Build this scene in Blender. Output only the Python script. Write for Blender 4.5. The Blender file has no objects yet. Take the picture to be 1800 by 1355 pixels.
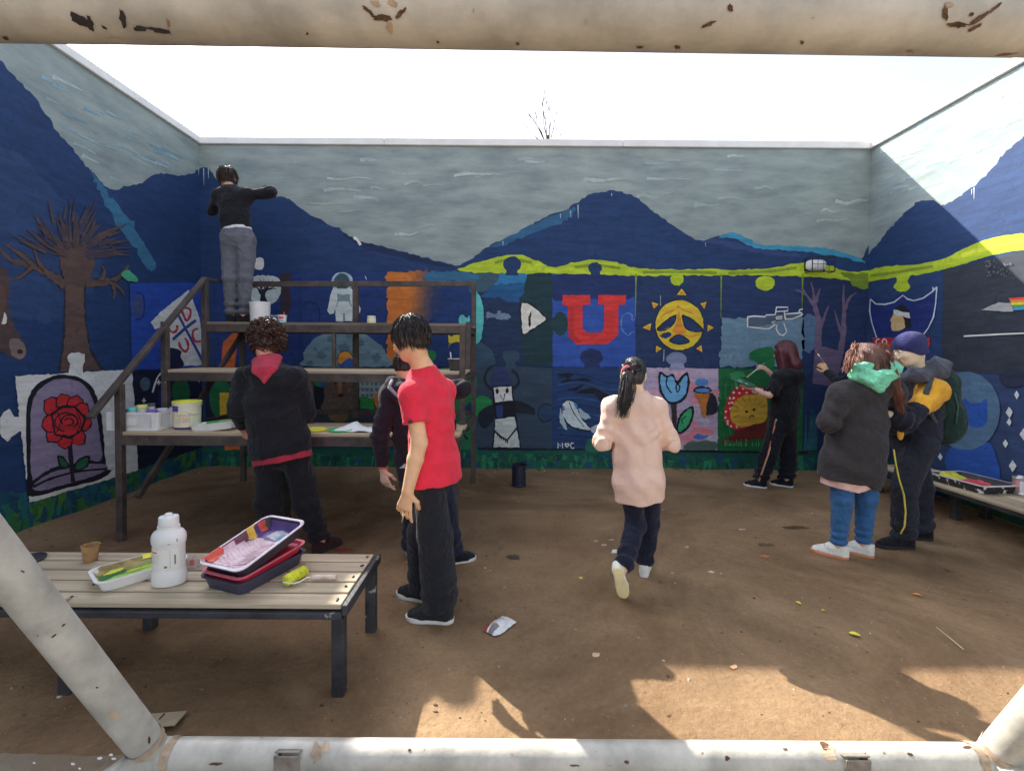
import bpy, bmesh, math, random
import numpy as np
from mathutils import Vector, Matrix
from mathutils.geometry import tessellate_polygon

# ------------------------------------------------------------------ camera, sky, sun, exposure
SC = bpy.context.scene
COL = SC.collection
CAM_H, FPX, PITCH, ROLL = 1.50, 815.0, math.radians(1.4), math.radians(0.42)
PPY = 638.0        # principal point row: the photograph is a crop, so the lens axis sits above its middle
fw = Vector((0, math.cos(PITCH), -math.sin(PITCH)))
r0 = Vector((1, 0, 0)); u0 = Vector((0, math.sin(PITCH), math.cos(PITCH)))
RT = (r0 * math.cos(ROLL) + u0 * math.sin(ROLL)).normalized()
UP = (u0 * math.cos(ROLL) - r0 * math.sin(ROLL)).normalized()
CAMP = Vector((0, 0, CAM_H))
cd = bpy.data.cameras.new("camera"); cam = bpy.data.objects.new("camera", cd); COL.objects.link(cam)
cd.sensor_width = 36; cd.sensor_fit = 'HORIZONTAL'; cd.lens = 36 * FPX / 1800
cd.shift_y = -(677.5 - PPY) / 1800; cd.clip_start = 0.05; cd.clip_end = 3000
M3 = Matrix((RT, UP, -fw)).transposed()
cam.matrix_world = Matrix.Translation(CAMP) @ M3.to_4x4()
SC.camera = cam

SUN_TRAVEL = Vector((0.95, -1.0, -1.14)).normalized()
to_sun = -SUN_TRAVEL
sun_el = math.asin(to_sun.z); sun_az = math.atan2(to_sun.x, to_sun.y)
w = bpy.data.worlds.new("World"); SC.world = w; w.use_nodes = True
nt = w.node_tree; nt.nodes.clear()
out = nt.nodes.new('ShaderNodeOutputWorld'); bg = nt.nodes.new('ShaderNodeBackground')
sky = nt.nodes.new('ShaderNodeTexSky'); sky.sky_type = 'NISHITA'; sky.sun_disc = False
sky.sun_elevation = sun_el; sky.sun_rotation = sun_az
sky.altitude = 600; sky.air_density = 1.0; sky.dust_density = 4.0; sky.ozone_density = 1.0
# a thin veil of high cloud over the blue
tc = nt.nodes.new('ShaderNodeTexCoord'); mp = nt.nodes.new('ShaderNodeMapping'); mp.inputs['Scale'].default_value = (1.2, 1.2, 3.0)
nz = nt.nodes.new('ShaderNodeTexNoise'); nz.inputs['Scale'].default_value = 1.6; nz.inputs['Detail'].default_value = 7; nz.inputs['Roughness'].default_value = .62
rp = nt.nodes.new('ShaderNodeValToRGB'); rp.color_ramp.elements[0].position = .3; rp.color_ramp.elements[1].position = .75
rp.color_ramp.elements[0].color = (.62, .62, .62, 1); rp.color_ramp.elements[1].color = (.9, .9, .9, 1)
mx = nt.nodes.new('ShaderNodeMix'); mx.data_type = 'RGBA'
lum = nt.nodes.new('ShaderNodeRGBToBW'); cl = nt.nodes.new('ShaderNodeMix'); cl.data_type = 'RGBA'; cl.blend_type = 'MULTIPLY'
cl.inputs[0].default_value = 1.0; cl.inputs[7].default_value = (1.12, 1.16, 1.26, 1)
L = nt.links.new
L(tc.outputs['Generated'], mp.inputs['Vector']); L(mp.outputs[0], nz.inputs['Vector']); L(nz.outputs['Fac'], rp.inputs[0])
L(sky.outputs[0], lum.inputs[0]); L(lum.outputs[0], cl.inputs[6])
L(rp.outputs[0], mx.inputs[0]); L(sky.outputs[0], mx.inputs[6]); L(cl.outputs[2], mx.inputs[7])
L(mx.outputs[2], bg.inputs[0]); bg.inputs[1].default_value = 0.13
L(bg.outputs[0], out.inputs[0])
sl = bpy.data.lights.new("sun", 'SUN'); sl.energy = 3.15; sl.angle = math.radians(0.6); sl.color = (1.0, .93, .80)
so = bpy.data.objects.new("sun", sl); COL.objects.link(so)
so.rotation_euler = SUN_TRAVEL.to_track_quat('-Z', 'Y').to_euler(); so.location = (-8, 12, 14)
SC.view_settings.view_transform = 'Standard'; SC.view_settings.look = 'None'
SC.view_settings.gamma = 1; SC.view_settings.use_curve_mapping = False
SC.view_settings.exposure = 1.80
SC.render.engine = 'CYCLES'
SC.cycles.max_bounces = 6; SC.cycles.diffuse_bounces = 4; SC.cycles.transparent_max_bounces = 8
SC.cycles.use_denoising = True

# ------------------------------------------------------------------ room dimensions (metres) and pixel helpers
WY = 5.82          # inner face of the far wall
XL, XR = -3.90, 4.44
WH = 4.06          # wall height under the coping
def ray(px, py):
    return fw + RT * ((px - 900) / FPX) - UP * ((py - PPY) / FPX)
def at_y(px, py, y):
    d = ray(px, py); t = y / d.y
    return CAMP + d * t
def at_x(px, py, x):
    d = ray(px, py); return CAMP + d * (x / d.x)
def at_z(px, py, z=0.0):
    d = ray(px, py); return CAMP + d * ((z - CAM_H) / d.z)

# ------------------------------------------------------------------ materials
def lin(c):
    c = c / 255.0
    return c / 12.92 if c <= .04045 else ((c + .055) / 1.055) ** 2.4
def C(r, g, b, k=1.25):
    v = [lin(x) for x in (r, g, b)]; g_ = sum(v) / 3
    return tuple(min(.86, (x * .95 + g_ * .05) * k + .003) for x in v)  # grey mix and raised floor put a little lens veiling glare into the colour
MATS = {}
def mat(name, col, rough=.7, var=.12, scale=6.0, bump=0.0, bscale=80.0, metal=0.0, sheen=0.0, stretch=(1, 1, 1),
        col2=None, spec=.35, detail=5.0, bump2=0.0, b2scale=9.0, trans=0.0, sss=0.0, coord='Object', speck=None, speck_amt=.0, speck_scale=40.):
    key = (name, tuple(round(x, 4) for x in col), rough, var, scale, bump, stretch)
    up = lambda c: None if c is None else tuple(min(.84, x * 1.38) for x in c)
    col, col2, speck = up(col), up(col2), up(speck)
    if key in MATS: return MATS[key]
    m = bpy.data.materials.new(name); m.use_nodes = True; MATS[key] = m
    t = m.node_tree; b = t.nodes['Principled BSDF']; N = t.nodes.new; K = t.links.new
    b.inputs['Roughness'].default_value = rough; b.inputs['Metallic'].default_value = metal
    b.inputs['Specular IOR Level'].default_value = spec
    if sheen: b.inputs['Sheen Weight'].default_value = sheen
    if trans: b.inputs['Transmission Weight'].default_value = trans
    if sss:
        b.inputs['Subsurface Weight'].default_value = sss; b.inputs['Subsurface Radius'].default_value = (.02, .008, .004)
    c = tuple(col) + (1,)
    if coord == 'World':
        g = N('ShaderNodeNewGeometry'); src = g.outputs['Position']
    else:
        g = N('ShaderNodeTexCoord'); src = g.outputs['Object']
    mpn = N('ShaderNodeMapping'); mpn.inputs['Scale'].default_value = stretch; K(src, mpn.inputs[0])
    n = N('ShaderNodeTexNoise'); n.inputs['Scale'].default_value = scale; n.inputs['Detail'].default_value = detail; n.inputs['Roughness'].default_value = .6
    K(mpn.outputs[0], n.inputs['Vector'])
    r = N('ShaderNodeValToRGB'); r.color_ramp.elements[0].position = .32; r.color_ramp.elements[1].position = .68
    lo = col2 if col2 else tuple(x * (1 - var * 1.6) for x in col); hi = col if col2 else tuple(min(.9, x * (1 + var)) for x in col)
    r.color_ramp.elements[0].color = tuple(lo) + (1,); r.color_ramp.elements[1].color = tuple(hi) + (1,)
    K(n.outputs['Fac'], r.inputs[0])
    colout = r.outputs[0]
    if speck:
        n3 = N('ShaderNodeTexNoise'); n3.inputs['Scale'].default_value = speck_scale; n3.inputs['Detail'].default_value = 3; K(src, n3.inputs['Vector'])
        r3 = N('ShaderNodeValToRGB'); r3.color_ramp.elements[0].position = 1 - speck_amt; r3.color_ramp.elements[1].position = min(1, 1 - speck_amt + .04)
        K(n3.outputs['Fac'], r3.inputs[0]); mxx = N('ShaderNodeMix'); mxx.data_type = 'RGBA'
        K(r3.outputs[0], mxx.inputs[0]); K(colout, mxx.inputs[6]); mxx.inputs[7].default_value = tuple(speck) + (1,); colout = mxx.outputs[2]
    K(colout, b.inputs['Base Color'])
    prev = None
    for amt, sc_ in ((bump, bscale), (bump2, b2scale)):
        if not amt: continue
        n2 = N('ShaderNodeTexNoise'); n2.inputs['Scale'].default_value = sc_; n2.inputs['Detail'].default_value = 4
        if sc_ < 30: n2.inputs['Distortion'].default_value = .8
        K(src if not (sc_ >= 30) else mpn.outputs[0], n2.inputs['Vector'])
        bp = N('ShaderNodeBump'); bp.inputs['Strength'].default_value = amt; bp.inputs['Distance'].default_value = .02 if sc_ >= 30 else .06
        K(n2.outputs['Fac'], bp.inputs['Height'])
        if prev: K(prev.outputs[0], bp.inputs['Normal'])
        prev = bp
    if prev: K(prev.outputs[0], b.inputs['Normal'])
    return m
def paintmat(rgb, k=1.05, var=.15):
    return mat("wall_paint", C(*rgb, k=k * .84), rough=.72, var=var, scale=6.0, stretch=(.7, .7, 3.6), bump=.22, bscale=90, coord='World', spec=.3, speck=tuple(x * .85 for x in C(*rgb, k=k * .84)), speck_amt=.42, speck_scale=17.0)
def fabric(rgb, k=.95, var=.12, wr=.35, rough=.92, fine=.25):
    if max(rgb) < 72: k *= .62
    return mat("fabric", C(*rgb, k=k), rough=rough, var=var, scale=14, bump=fine, bscale=260, bump2=wr, b2scale=16, sheen=.12, spec=.2)

# ------------------------------------------------------------------ objects
def tag(o, label=None, cat=None, group=None, kind=None):
    if label: o['label'] = label
    if cat: o['category'] = cat
    if group: o['group'] = group
    if kind: o['kind'] = kind
    return o
def empty(name, loc=(0, 0, 0), rz=0.0, label=None, cat=None, group=None):
    o = bpy.data.objects.new(name, None); COL.objects.link(o); o.location = loc; o.rotation_euler = (0, 0, rz)
    o.empty_display_size = .1
    return tag(o, label, cat, group)
def mesh(name, verts, faces, mats, parent=None, smooth=False, fmat=None, auto=None, local=False):
    """verts in world coordinates unless local; the child keeps world placement under its parent"""
    me = bpy.data.meshes.new(name)
    me.from_pydata([tuple(v) for v in verts], [], [tuple(int(i) for i in f) for f in faces])
    if not isinstance(mats, (list, tuple)): mats = [mats]
    for m in mats: me.materials.append(m)
    if fmat is not None: me.polygons.foreach_set('material_index', np.asarray(fmat, dtype=np.int32))
    if smooth: me.polygons.foreach_set('use_smooth', np.ones(len(me.polygons), dtype=bool))
    me.update()
    if auto is not None:
        me.polygons.foreach_set('use_smooth', np.ones(len(me.polygons), dtype=bool))
        me.set_sharp_from_angle(angle=auto)
    o = bpy.data.objects.new(name, me); COL.objects.link(o)
    if parent is not None:
        o.parent = parent
        if not local: o.matrix_parent_inverse = basis(parent).inverted()
    return o
def basis(o):
    m = o.matrix_basis.copy()
    if o.parent is not None: m = basis(o.parent) @ o.matrix_parent_inverse @ m
    return m
def from_bm(name, bm, mats, parent=None, smooth=False, auto=None, local=False):
    bm.verts.ensure_lookup_table(); bm.verts.index_update()
    v = [x.co.copy() for x in bm.verts]; f = [[q.index for q in p.verts] for p in bm.faces]; fm = [p.material_index for p in bm.faces]
    bm.free()
    return mesh(name, v, f, mats, parent, smooth, fm, auto, local)
def bm_box(bm, c, s, R=None, bevel=0.0, mi=0, taper=None):
    r = bmesh.ops.create_cube(bm, size=1.0); vs = r['verts']
    for v in vs:
        x = Vector((v.co.x * s[0], v.co.y * s[1], v.co.z * s[2]))
        if taper and v.co.z < 0: x.x *= taper; x.y *= taper
        v.co = x
    fs = set(f for v in vs for f in v.link_faces)
    for f in fs: f.material_index = mi
    allv = vs
    if bevel:
        es = list(set(e for v in vs for e in v.link_edges))
        rb = bmesh.ops.bevel(bm, geom=es, offset=bevel, segments=1, affect='EDGES', profile=.5)
        allv = list(set(rb['verts']) | set(v for v in vs if v.is_valid))
        for f in rb['faces']: f.material_index = mi
    for v in allv:
        if R is not None: v.co = R @ v.co
        v.co += Vector(c)
    return allv
def frame_z(d, up=Vector((0, 0, 1))):
    d = Vector(d).normalized()
    if abs(d.dot(up)) > .995: up = Vector((0, 1, 0))
    x = up.cross(d).normalized(); y = d.cross(x).normalized()
    return Matrix((x, y, d)).transposed()
def bar(name, a, b, wx, wy, m, parent, bevel=.003, up=Vector((0, 0, 1))):
    a, b = Vector(a), Vector(b); bm = bmesh.new()
    bm_box(bm, (a + b) / 2, (wx, wy, (b - a).length), frame_z(b - a, up), bevel)
    return from_bm(name, bm, m, parent)
def tube_geo(pts, rad, seg=10, cap=True):
    pts = [Vector(p) for p in pts]; n = len(pts)
    if not hasattr(rad, '__len__'): rad = [rad] * n
    V, F = [], []; ref = None
    for i, p in enumerate(pts):
        d = (pts[min(i + 1, n - 1)] - pts[max(i - 1, 0)]).normalized()
        if ref is None:
            ref = Vector((0, 0, 1)) if abs(d.z) < .9 else Vector((1, 0, 0))
        x = (ref - d * ref.dot(d)).normalized(); y = d.cross(x); ref = x
        for j in range(seg):
            a = 2 * math.pi * j / seg; V.append(p + (x * math.cos(a) + y * math.sin(a)) * rad[i])
    for i in range(n - 1):
        for j in range(seg):
            k = (j + 1) % seg; F.append((i * seg + j, i * seg + k, (i + 1) * seg + k, (i + 1) * seg + j))
    if cap:
        F.append(tuple(reversed(range(seg)))); F.append(tuple((n - 1) * seg + j for j in range(seg)))
    return V, F
def tube(name, pts, rad, m, parent=None, seg=12):
    V, F = tube_geo(pts, rad, seg); return mesh(name, V, F, m, parent, auto=.8)
def lathe(name, prof, c, m, parent=None, seg=28, R=None, sx=1.0, sy=1.0, fm=None, auto=.6):
    """prof: (radius, z) pairs bottom to top, closed where radius is 0"""
    V, F, FM = [], [], []; c = Vector(c)
    for r, z in prof:
        for j in range(seg):
            a = 2 * math.pi * j / seg; p = Vector((max(r, 1e-4) * math.cos(a) * sx, max(r, 1e-4) * math.sin(a) * sy, z))
            if R is not None: p = R @ p
            V.append(c + p)
    for i in range(len(prof) - 1):
        for j in range(seg):
            k = (j + 1) % seg; F.append((i * seg + j, i * seg + k, (i + 1) * seg + k, (i + 1) * seg + j)); FM.append(fm[i] if fm else 0)
    return mesh(name, V, F, m, parent, fmat=FM, auto=auto)
def merge(parts):
    V, F = [], []
    for v, f in parts:
        o = len(V); V += list(v); F += [tuple(i + o for i in q) for q in f]
    return V, F
def catmull(pts, n=6, closed=True):
    P = [Vector((p[0], p[1])) for p in pts]; N = len(P); o = []
    rng = range(N) if closed else range(N - 1)
    for i in rng:
        p0 = P[(i - 1) % N] if closed or i > 0 else P[0]; p1 = P[i]; p2 = P[(i + 1) % N]
        p3 = P[(i + 2) % N] if closed or i + 2 < N else P[-1]
        for k in range(n):
            t = k / n
            q = .5 * ((2 * p1) + (p2 - p0) * t + (2 * p0 - 5 * p1 + 4 * p2 - p3) * t * t + (3 * p1 - p0 - 3 * p2 + p3) * t ** 3)
            o.append((q.x, q.y))
    if not closed: o.append((P[-1].x, P[-1].y))
    return o
RNG = random.Random(7)
# ------------------------------------------------------------------ ground
def ncoord(lo, hi, step, far):
    a = list(np.arange(lo, hi + 1e-6, step)); s = step; x = hi; R = []
    while x < far: s *= 1.5; x += s; R.append(x)
    s = step; x = lo; Lf = []
    while x > -far: s *= 1.5; x -= s; Lf.append(x)
    return np.array(Lf[::-1] + a + R)
def vnoise(x, y, f, seed):
    r = np.random.RandomState(seed); o = np.zeros_like(x)
    for i in range(7):
        a = r.rand() * 6.28; k = f * (.6 + r.rand()); o += np.sin(x * k * math.cos(a) + y * k * math.sin(a) + r.rand() * 6.28)
    return o / 7
gx = ncoord(-4.2, 4.8, .06, 900); gy = ncoord(1.3, 6.2, .06, 900)
GX, GY = np.meshgrid(gx, gy, indexing='ij')
GZ = vnoise(GX, GY, 3, 1) * .008 + vnoise(GX, GY, 11, 2) * .004 + vnoise(GX, GY, 30, 3) * .0022
# loose earth banked against the foot of the walls
bank = np.clip(1 - (WY - GY) / .34, 0, 1) ** 1.5 * (GY < WY + .3) + np.clip(1 - (GX - XL) / .34, 0, 1) ** 1.5 * (GX > XL - .3) + np.clip(1 - (XR - GX) / .34, 0, 1) ** 1.5 * (GX < XR + .3)
GZ += np.clip(bank, 0, 1) * (.035 + .022 * vnoise(GX, GY, 7, 5))
inside = (GX > -4.3) & (GX < 4.9) & (GY > 1.2) & (GY < 6.3)
GZ = np.where(inside, GZ, np.minimum(GZ, 0) - .0)
GZ = np.where(inside, GZ, 0.0)
nx, ny = GX.shape
V = np.stack([GX, GY, GZ], -1).reshape(-1, 3)
I = np.arange(nx * ny).reshape(nx, ny)
F = np.stack([I[:-1, :-1], I[1:, :-1], I[1:, 1:], I[:-1, 1:]], -1).reshape(-1, 4)
def dirt():
    m = bpy.data.materials.new("dirt"); m.use_nodes = True; t = m.node_tree; b = t.nodes['Principled BSDF']; N = t.nodes.new; K = t.links.new
    g = N('ShaderNodeNewGeometry'); pos = g.outputs['Position']
    def noise(s, d=6, r=.6, dist=0):
        n = N('ShaderNodeTexNoise'); n.inputs['Scale'].default_value = s; n.inputs['Detail'].default_value = d; n.inputs['Roughness'].default_value = r
        n.inputs['Distortion'].default_value = dist; K(pos, n.inputs['Vector']); return n.outputs['Fac']
    def ramp(src, a, ca, bb, cb):
        r = N('ShaderNodeValToRGB'); r.color_ramp.elements[0].position = a; r.color_ramp.elements[1].position = bb
        r.color_ramp.elements[0].color = ca + (1,); r.color_ramp.elements[1].color = cb + (1,); K(src, r.inputs[0]); return r.outputs[0]
    def mix(f, a, c2, mode='MIX'):
        x = N('ShaderNodeMix'); x.data_type = 'RGBA'; x.blend_type = mode
        if isinstance(f, float): x.inputs[0].default_value = f
        else: K(f, x.inputs[0])
        for s, v in ((6, a), (7, c2)):
            if isinstance(v, tuple): x.inputs[s].default_value = v + (1,)
            else: K(v, x.inputs[s])
        return x.outputs[2]
    base = ramp(noise(1.1, 8, .65, .4), .3, (.225, .140, .078), .72, (.375, .255, .152))
    fine = ramp(noise(38, 6, .7), .3, (.84, .83, .82), .7, (1.1, 1.1, 1.09))
    c = mix(1.0, base, fine, 'MULTIPLY')
    scuff = ramp(noise(.55, 6, .7, 1.2), .42, (.72, .70, .69), .62, (1.12, 1.12, 1.11))
    c = mix(1.0, c, scuff, 'MULTIPLY')
    dark = ramp(noise(9, 5, .7), .62, (0, 0, 0), .72, (1, 1, 1))
    c = mix(dark, c, mix(1.0, c, (.62, .6, .6), 'MULTIPLY'))
    pale = ramp(noise(2.3, 7, .7), .6, (0, 0, 0), .85, (.5, .5, .5))
    c = mix(pale, c, (.42, .32, .215))
    spk = ramp(noise(95, 2, .5), .71, (0, 0, 0), .75, (1, 1, 1))
    c = mix(spk, c, (.42, .35, .27))
    K(c, b.inputs['Base Color']); b.inputs['Roughness'].default_value = .95; b.inputs['Specular IOR Level'].default_value = .15
    p = None
    for s, st, di in ((4, .5, .05), (28, .4, .012), (110, .35, .005)):
        bp = N('ShaderNodeBump'); bp.inputs['Strength'].default_value = st; bp.inputs['Distance'].default_value = di; K(noise(s, 6, .7), bp.inputs['Height'])
        if p: K(p.outputs[0], bp.inputs['Normal'])
        p = bp
    K(p.outputs[0], b.inputs['Normal'])
    return m
M_DIRT = dirt()
ground = mesh("ground", V, F, M_DIRT, smooth=True); tag(ground, kind='structure')

# concrete edge strip towards the viewer, with a worn uneven lip
M_CONC = mat("concrete", (.20, .165, .122), rough=.9, scale=2.2, bump=.4, bscale=60, coord='World', col2=(.14, .098, .062), var=.2)
bm = bmesh.new()
xs = np.arange(-4.5, 5.01, .05); top = []; low = []; back = []
GXA, GYA, GZA = gx.copy(), gy.copy(), GZ.copy()
def gzat(x, y):
    i = min(len(GXA) - 1, int(np.searchsorted(GXA, x))); j = min(len(GYA) - 1, int(np.searchsorted(GYA, y))); return float(GZA[i, j])
for x in xs:
    e = 1.74 + .008 * math.sin(x * 5.1) + .005 * math.sin(x * 17.3) + RNG.uniform(-.006, .006) - (.06 if x < -.9 else 0)
    top.append(bm.verts.new((x, e - .012, .014))); low.append(bm.verts.new((x, e, -.02))); back.append(bm.verts.new((x, -3.0, .018)))
for i in range(len(xs) - 1):
    bm.faces.new((low[i], low[i + 1], top[i + 1], top[i])); bm.faces.new((top[i], top[i + 1], back[i + 1], back[i]))
bmesh.ops.recalc_face_normals(bm, faces=bm.faces)
pav = from_bm("pavement", bm, M_CONC); tag(pav, kind='structure')

# ------------------------------------------------------------------ walls
M_STUCCO = mat("stucco_sky_paint", C(152, 165, 162, k=.84), rough=.8, var=.24, scale=3.2, stretch=(.6, .6, 2.2), bump=.28, bscale=80, coord='World', col2=C(120, 134, 136, k=.84))
M_COPE = mat("coping_metal", (.62, .63, .60), rough=.5, var=.06, scale=4, spec=.4)
M_WALLBACK = mat("wall_render", (.45, .44, .42), rough=.9, var=.1, scale=3, bump=.3, bscale=50)
WT = .22
wall_b = empty("mural_wall", (0, WY, 0), 0, "tall end wall with puzzle-piece mural, red letter U and yellow sad sun", "wall", "courtyard walls")
wall_l = empty("mural_wall", (XL, 2, 0), 0, "shaded painted wall with brown bare tree and red rose under a dome", "wall", "courtyard walls")
wall_r = empty("mural_wall", (XR, 2, 0), 0, "half sunlit painted wall with white-outlined shield and rainbow stripes", "wall", "courtyard walls")
bm = bmesh.new(); bm_box(bm, ((XL + XR) / 2, WY + WT / 2, WH / 2 - .1), (XR - XL, WT, WH + .2)); from_bm("wall_body", bm, M_STUCCO, wall_b)
bm = bmesh.new(); bm_box(bm, (XL - WT / 2, (WY + WT - 2.5) / 2, WH / 2 - .1), (WT, WY + WT + 2.5, WH + .2)); from_bm("wall_body", bm, M_STUCCO, wall_l)
bm = bmesh.new(); bm_box(bm, (XR + WT / 2, (WY + WT - 2.5) / 2, WH / 2 - .1), (WT, WY + WT + 2.5, WH + .2)); from_bm("wall_body", bm, M_STUCCO, wall_r)
# sheet metal copings in lengths with lapped joints
CH = .085
def cope(a, b, across, parent):
    bm = bmesh.new(); a, b = Vector(a), Vector(b); c = (a + b) / 2; s = b - a
    dims = (abs(s.x) if abs(s.x) > .5 else across, abs(s.y) if abs(s.y) > .5 else across, CH)
    bm_box(bm, (c.x, c.y, WH + CH / 2 - .02), dims, bevel=.006); from_bm("coping", bm, M_COPE, parent)
cuts = [XL - .03, -1.6, 1.35, XR + .03]
for i in range(3): cope((cuts[i] + .002, WY + WT / 2 - .01, 0), (cuts[i + 1] - .002, WY + WT / 2 - .01, 0), WT + .05, wall_b)
cutr = [WY - .02, 4.55, 2.9, .3, -2.5]
for i in range(4):
    cope((XR + WT / 2 - .008, cutr[i] - .004, 0), (XR + WT / 2 - .008, cutr[i + 1] + .004, 0), WT + .055, wall_r)
    cope((XL - WT / 2 + .008, cutr[i] - .002, 0), (XL - WT / 2 + .008, cutr[i + 1] + .002, 0), WT + .055, wall_l)

# ------------------------------------------------------------------ bare tree beyond the end wall
M_BARK = mat("bark", (.085, .07, .06), rough=.95, var=.3, scale=20, bump=.6, bscale=60)
tree = empty("bare_tree", (1.05, 15.2, 0), 0, "leafless grey tree whose thin twigs show above the end wall", "tree")
rg = random.Random(11)
parts = []
def branch(p, d, ln, r, lvl):
    n = 5; pts = [p]; q = p.copy(); dd = d.copy()
    for i in range(n):
        dd = (dd + Vector((rg.uniform(-.18, .18), rg.uniform(-.18, .18), rg.uniform(.0, .12)))).normalized(); q = q + dd * (ln / n); pts.append(q)
    parts.append(tube_geo(pts, [r * (1 - .6 * i / n) for i in range(n + 1)], 5 if lvl else 8))
    if lvl >= 5: return
    for k in range(rg.randint(2, 4) if lvl else 6):
        i = rg.randint(2, n); a = rg.uniform(0, 6.28); s = rg.uniform(.4, .95)
        nd = (dd * 1.0 + Vector((math.cos(a) * s, math.sin(a) * s, .35))).normalized()
        branch(pts[i], nd, ln * rg.uniform(.5, .72), r * .5, lvl + 1)
for dx, dz, ln, rr0 in ((-1.3, .75, 1.45, .016), (-1.15, .9, 1.3, .014), (-.62, 1.0, 1.35, .024), (-.5, 1.0, 1.2, .02), (-.25, 1.0, 1.55, .024), (-.1, 1.0, 1.3, .022), (.12, 1.0, 1.2, .024), (.3, 1.0, 1.05, .02), (1.0, .9, 1.0, .012), (.6, 1.0, .8, .012)):
    branch(Vector((1.12 + dx * .12, 15.2 + rg.uniform(-.2, .2), 8.25)), Vector((dx, rg.uniform(-.3, .3), dz)).normalized(), ln * .8, rr0, 3)
V_, F_ = tube_geo([(1.05, 15.2, -.1), (1.1, 15.2, 2), (1.03, 15.15, 4), (1.12, 15.2, 8.5)], [.16, .12, .085, .05], 10)
mesh("trunk", V_, F_, M_BARK, tree, smooth=True)
V_, F_ = merge(parts); cr = mesh("crown", V_, F_, M_BARK, tree, smooth=True)
# ------------------------------------------------------------------ the mural: layers of paint on the three walls
def surf(s, px, py, off):
    if s == 'B':
        p = at_y(px, py, WY - off)
    elif s == 'L':
        p = at_x(px, py, XL + off)
    else:
        p = at_x(px, py, XR - off)
    return p
PANEL_OFF = {}
def rough_edge(pts, jag, seg=5.0, seed=0):
    r = random.Random(seed); o = []; jag *= 1.35
    n = len(pts)
    for i in range(n):
        a, b = pts[i], pts[(i + 1) % n]; d = math.hypot(b[0] - a[0], b[1] - a[1]); k = max(1, int(d / seg))
        for j in range(k):
            t = j / k; o.append((a[0] + (b[0] - a[0]) * t + r.gauss(0, jag), a[1] + (b[1] - a[1]) * t + r.gauss(0, jag)))
    return o
class Motif:
    """one painted figure: flat layers of paint, each a hair above the last"""
    def __init__(s, name, wall, parent, off=.006, label=None, z=None, step=.00012):
        s.name, s.w, s.parent, s.off, s.label, s.z, s.step = name, wall, parent, off + (.007 if off >= .004 else 0), label, z, step
        s.V, s.F, s.FM, s.M = [], [], [], []; s.k = 0
    def m(s, c, kk):
        mt = paintmat(c, kk) if isinstance(c, tuple) else c
        if mt not in s.M: s.M.append(mt)
        return s.M.index(mt)
    def px(s, pts):
        if s.z is None: return [(float(a), float(b)) for a, b in pts]
        ox, oy, k = s.z; return [(ox + a / k, oy + b / k) for a, b in pts]
    def add(s, pts, c, kk=1.25):
        mi = s.m(c, kk); off = s.off + s.k * s.step; s.k += 1
        P = [surf(s.w, a, b, off) for a, b in pts]; o = len(s.V); s.V += P
        flat = [(p.x, p.z, 0) if s.w == 'B' else (p.y, p.z, 0) for p in P]
        for t in tessellate_polygon([[Vector(q) for q in flat]]):
            s.F.append(tuple(o + i for i in t)); s.FM.append(mi)
    def fill(s, pts, c, smooth=True, jag=.35, n=6, kk=1.25):
        P = s.px(pts)
        P = catmull(P, n) if smooth else P
        s.add(rough_edge(P, jag, seed=s.k + len(P)), c, kk); return s
    def ell(s, cx, cy, rx, ry, c, jag=.3, rot=0, n=26, kk=1.25):
        pts = []
        for i in range(n):
            a = 6.2832 * i / n; x, y = rx * math.cos(a), ry * math.sin(a)
            pts.append((cx + x * math.cos(rot) - y * math.sin(rot), cy + x * math.sin(rot) + y * math.cos(rot)))
        s.add(rough_edge(s.px(pts), jag, seed=s.k), c, kk); return s
    def line(s, pts, wd, c, smooth=True, closed=False, taper=False, kk=1.25, jag=.25):
        P = s.px(pts); wd = wd / (s.z[2] if s.z else 1)
        if smooth and len(P) > 2: P = catmull(P, 5, closed)
        if closed: P = P + [P[0]]
        r = random.Random(len(P) + s.k); Lf, Rt = [], []; n = len(P)
        for i in range(n):
            a, b = P[max(0, i - 1)], P[min(n - 1, i + 1)]; dx, dy = b[0] - a[0], b[1] - a[1]; l = math.hypot(dx, dy) or 1
            ww = wd / 2 * (1 + r.uniform(-.3, .3)) * ((1 - .75 * i / (n - 1)) if taper else 1)
            Lf.append((P[i][0] - dy / l * ww, P[i][1] + dx / l * ww)); Rt.append((P[i][0] + dy / l * ww, P[i][1] - dx / l * ww))
        mi = s.m(c, kk); off = s.off + s.k * s.step; s.k += 1; o = len(s.V)
        for i in range(n): s.V += [surf(s.w, *Lf[i], off), surf(s.w, *Rt[i], off)]
        for i in range(n - 1): s.F.append((o + 2 * i, o + 2 * i + 1, o + 2 * i + 3, o + 2 * i + 2)); s.FM.append(mi)
        return s
    def done(s):
        o = mesh(s.name, s.V, s.F, s.M, s.parent, fmat=s.FM)
        if s.label: o['label'] = s.label
        return o
NAVY = (25, 52, 94); NAVY2 = (24, 42, 78); LIME = (162, 184, 26); WHT = (205, 208, 200); BLK = (22, 24, 34)
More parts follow.
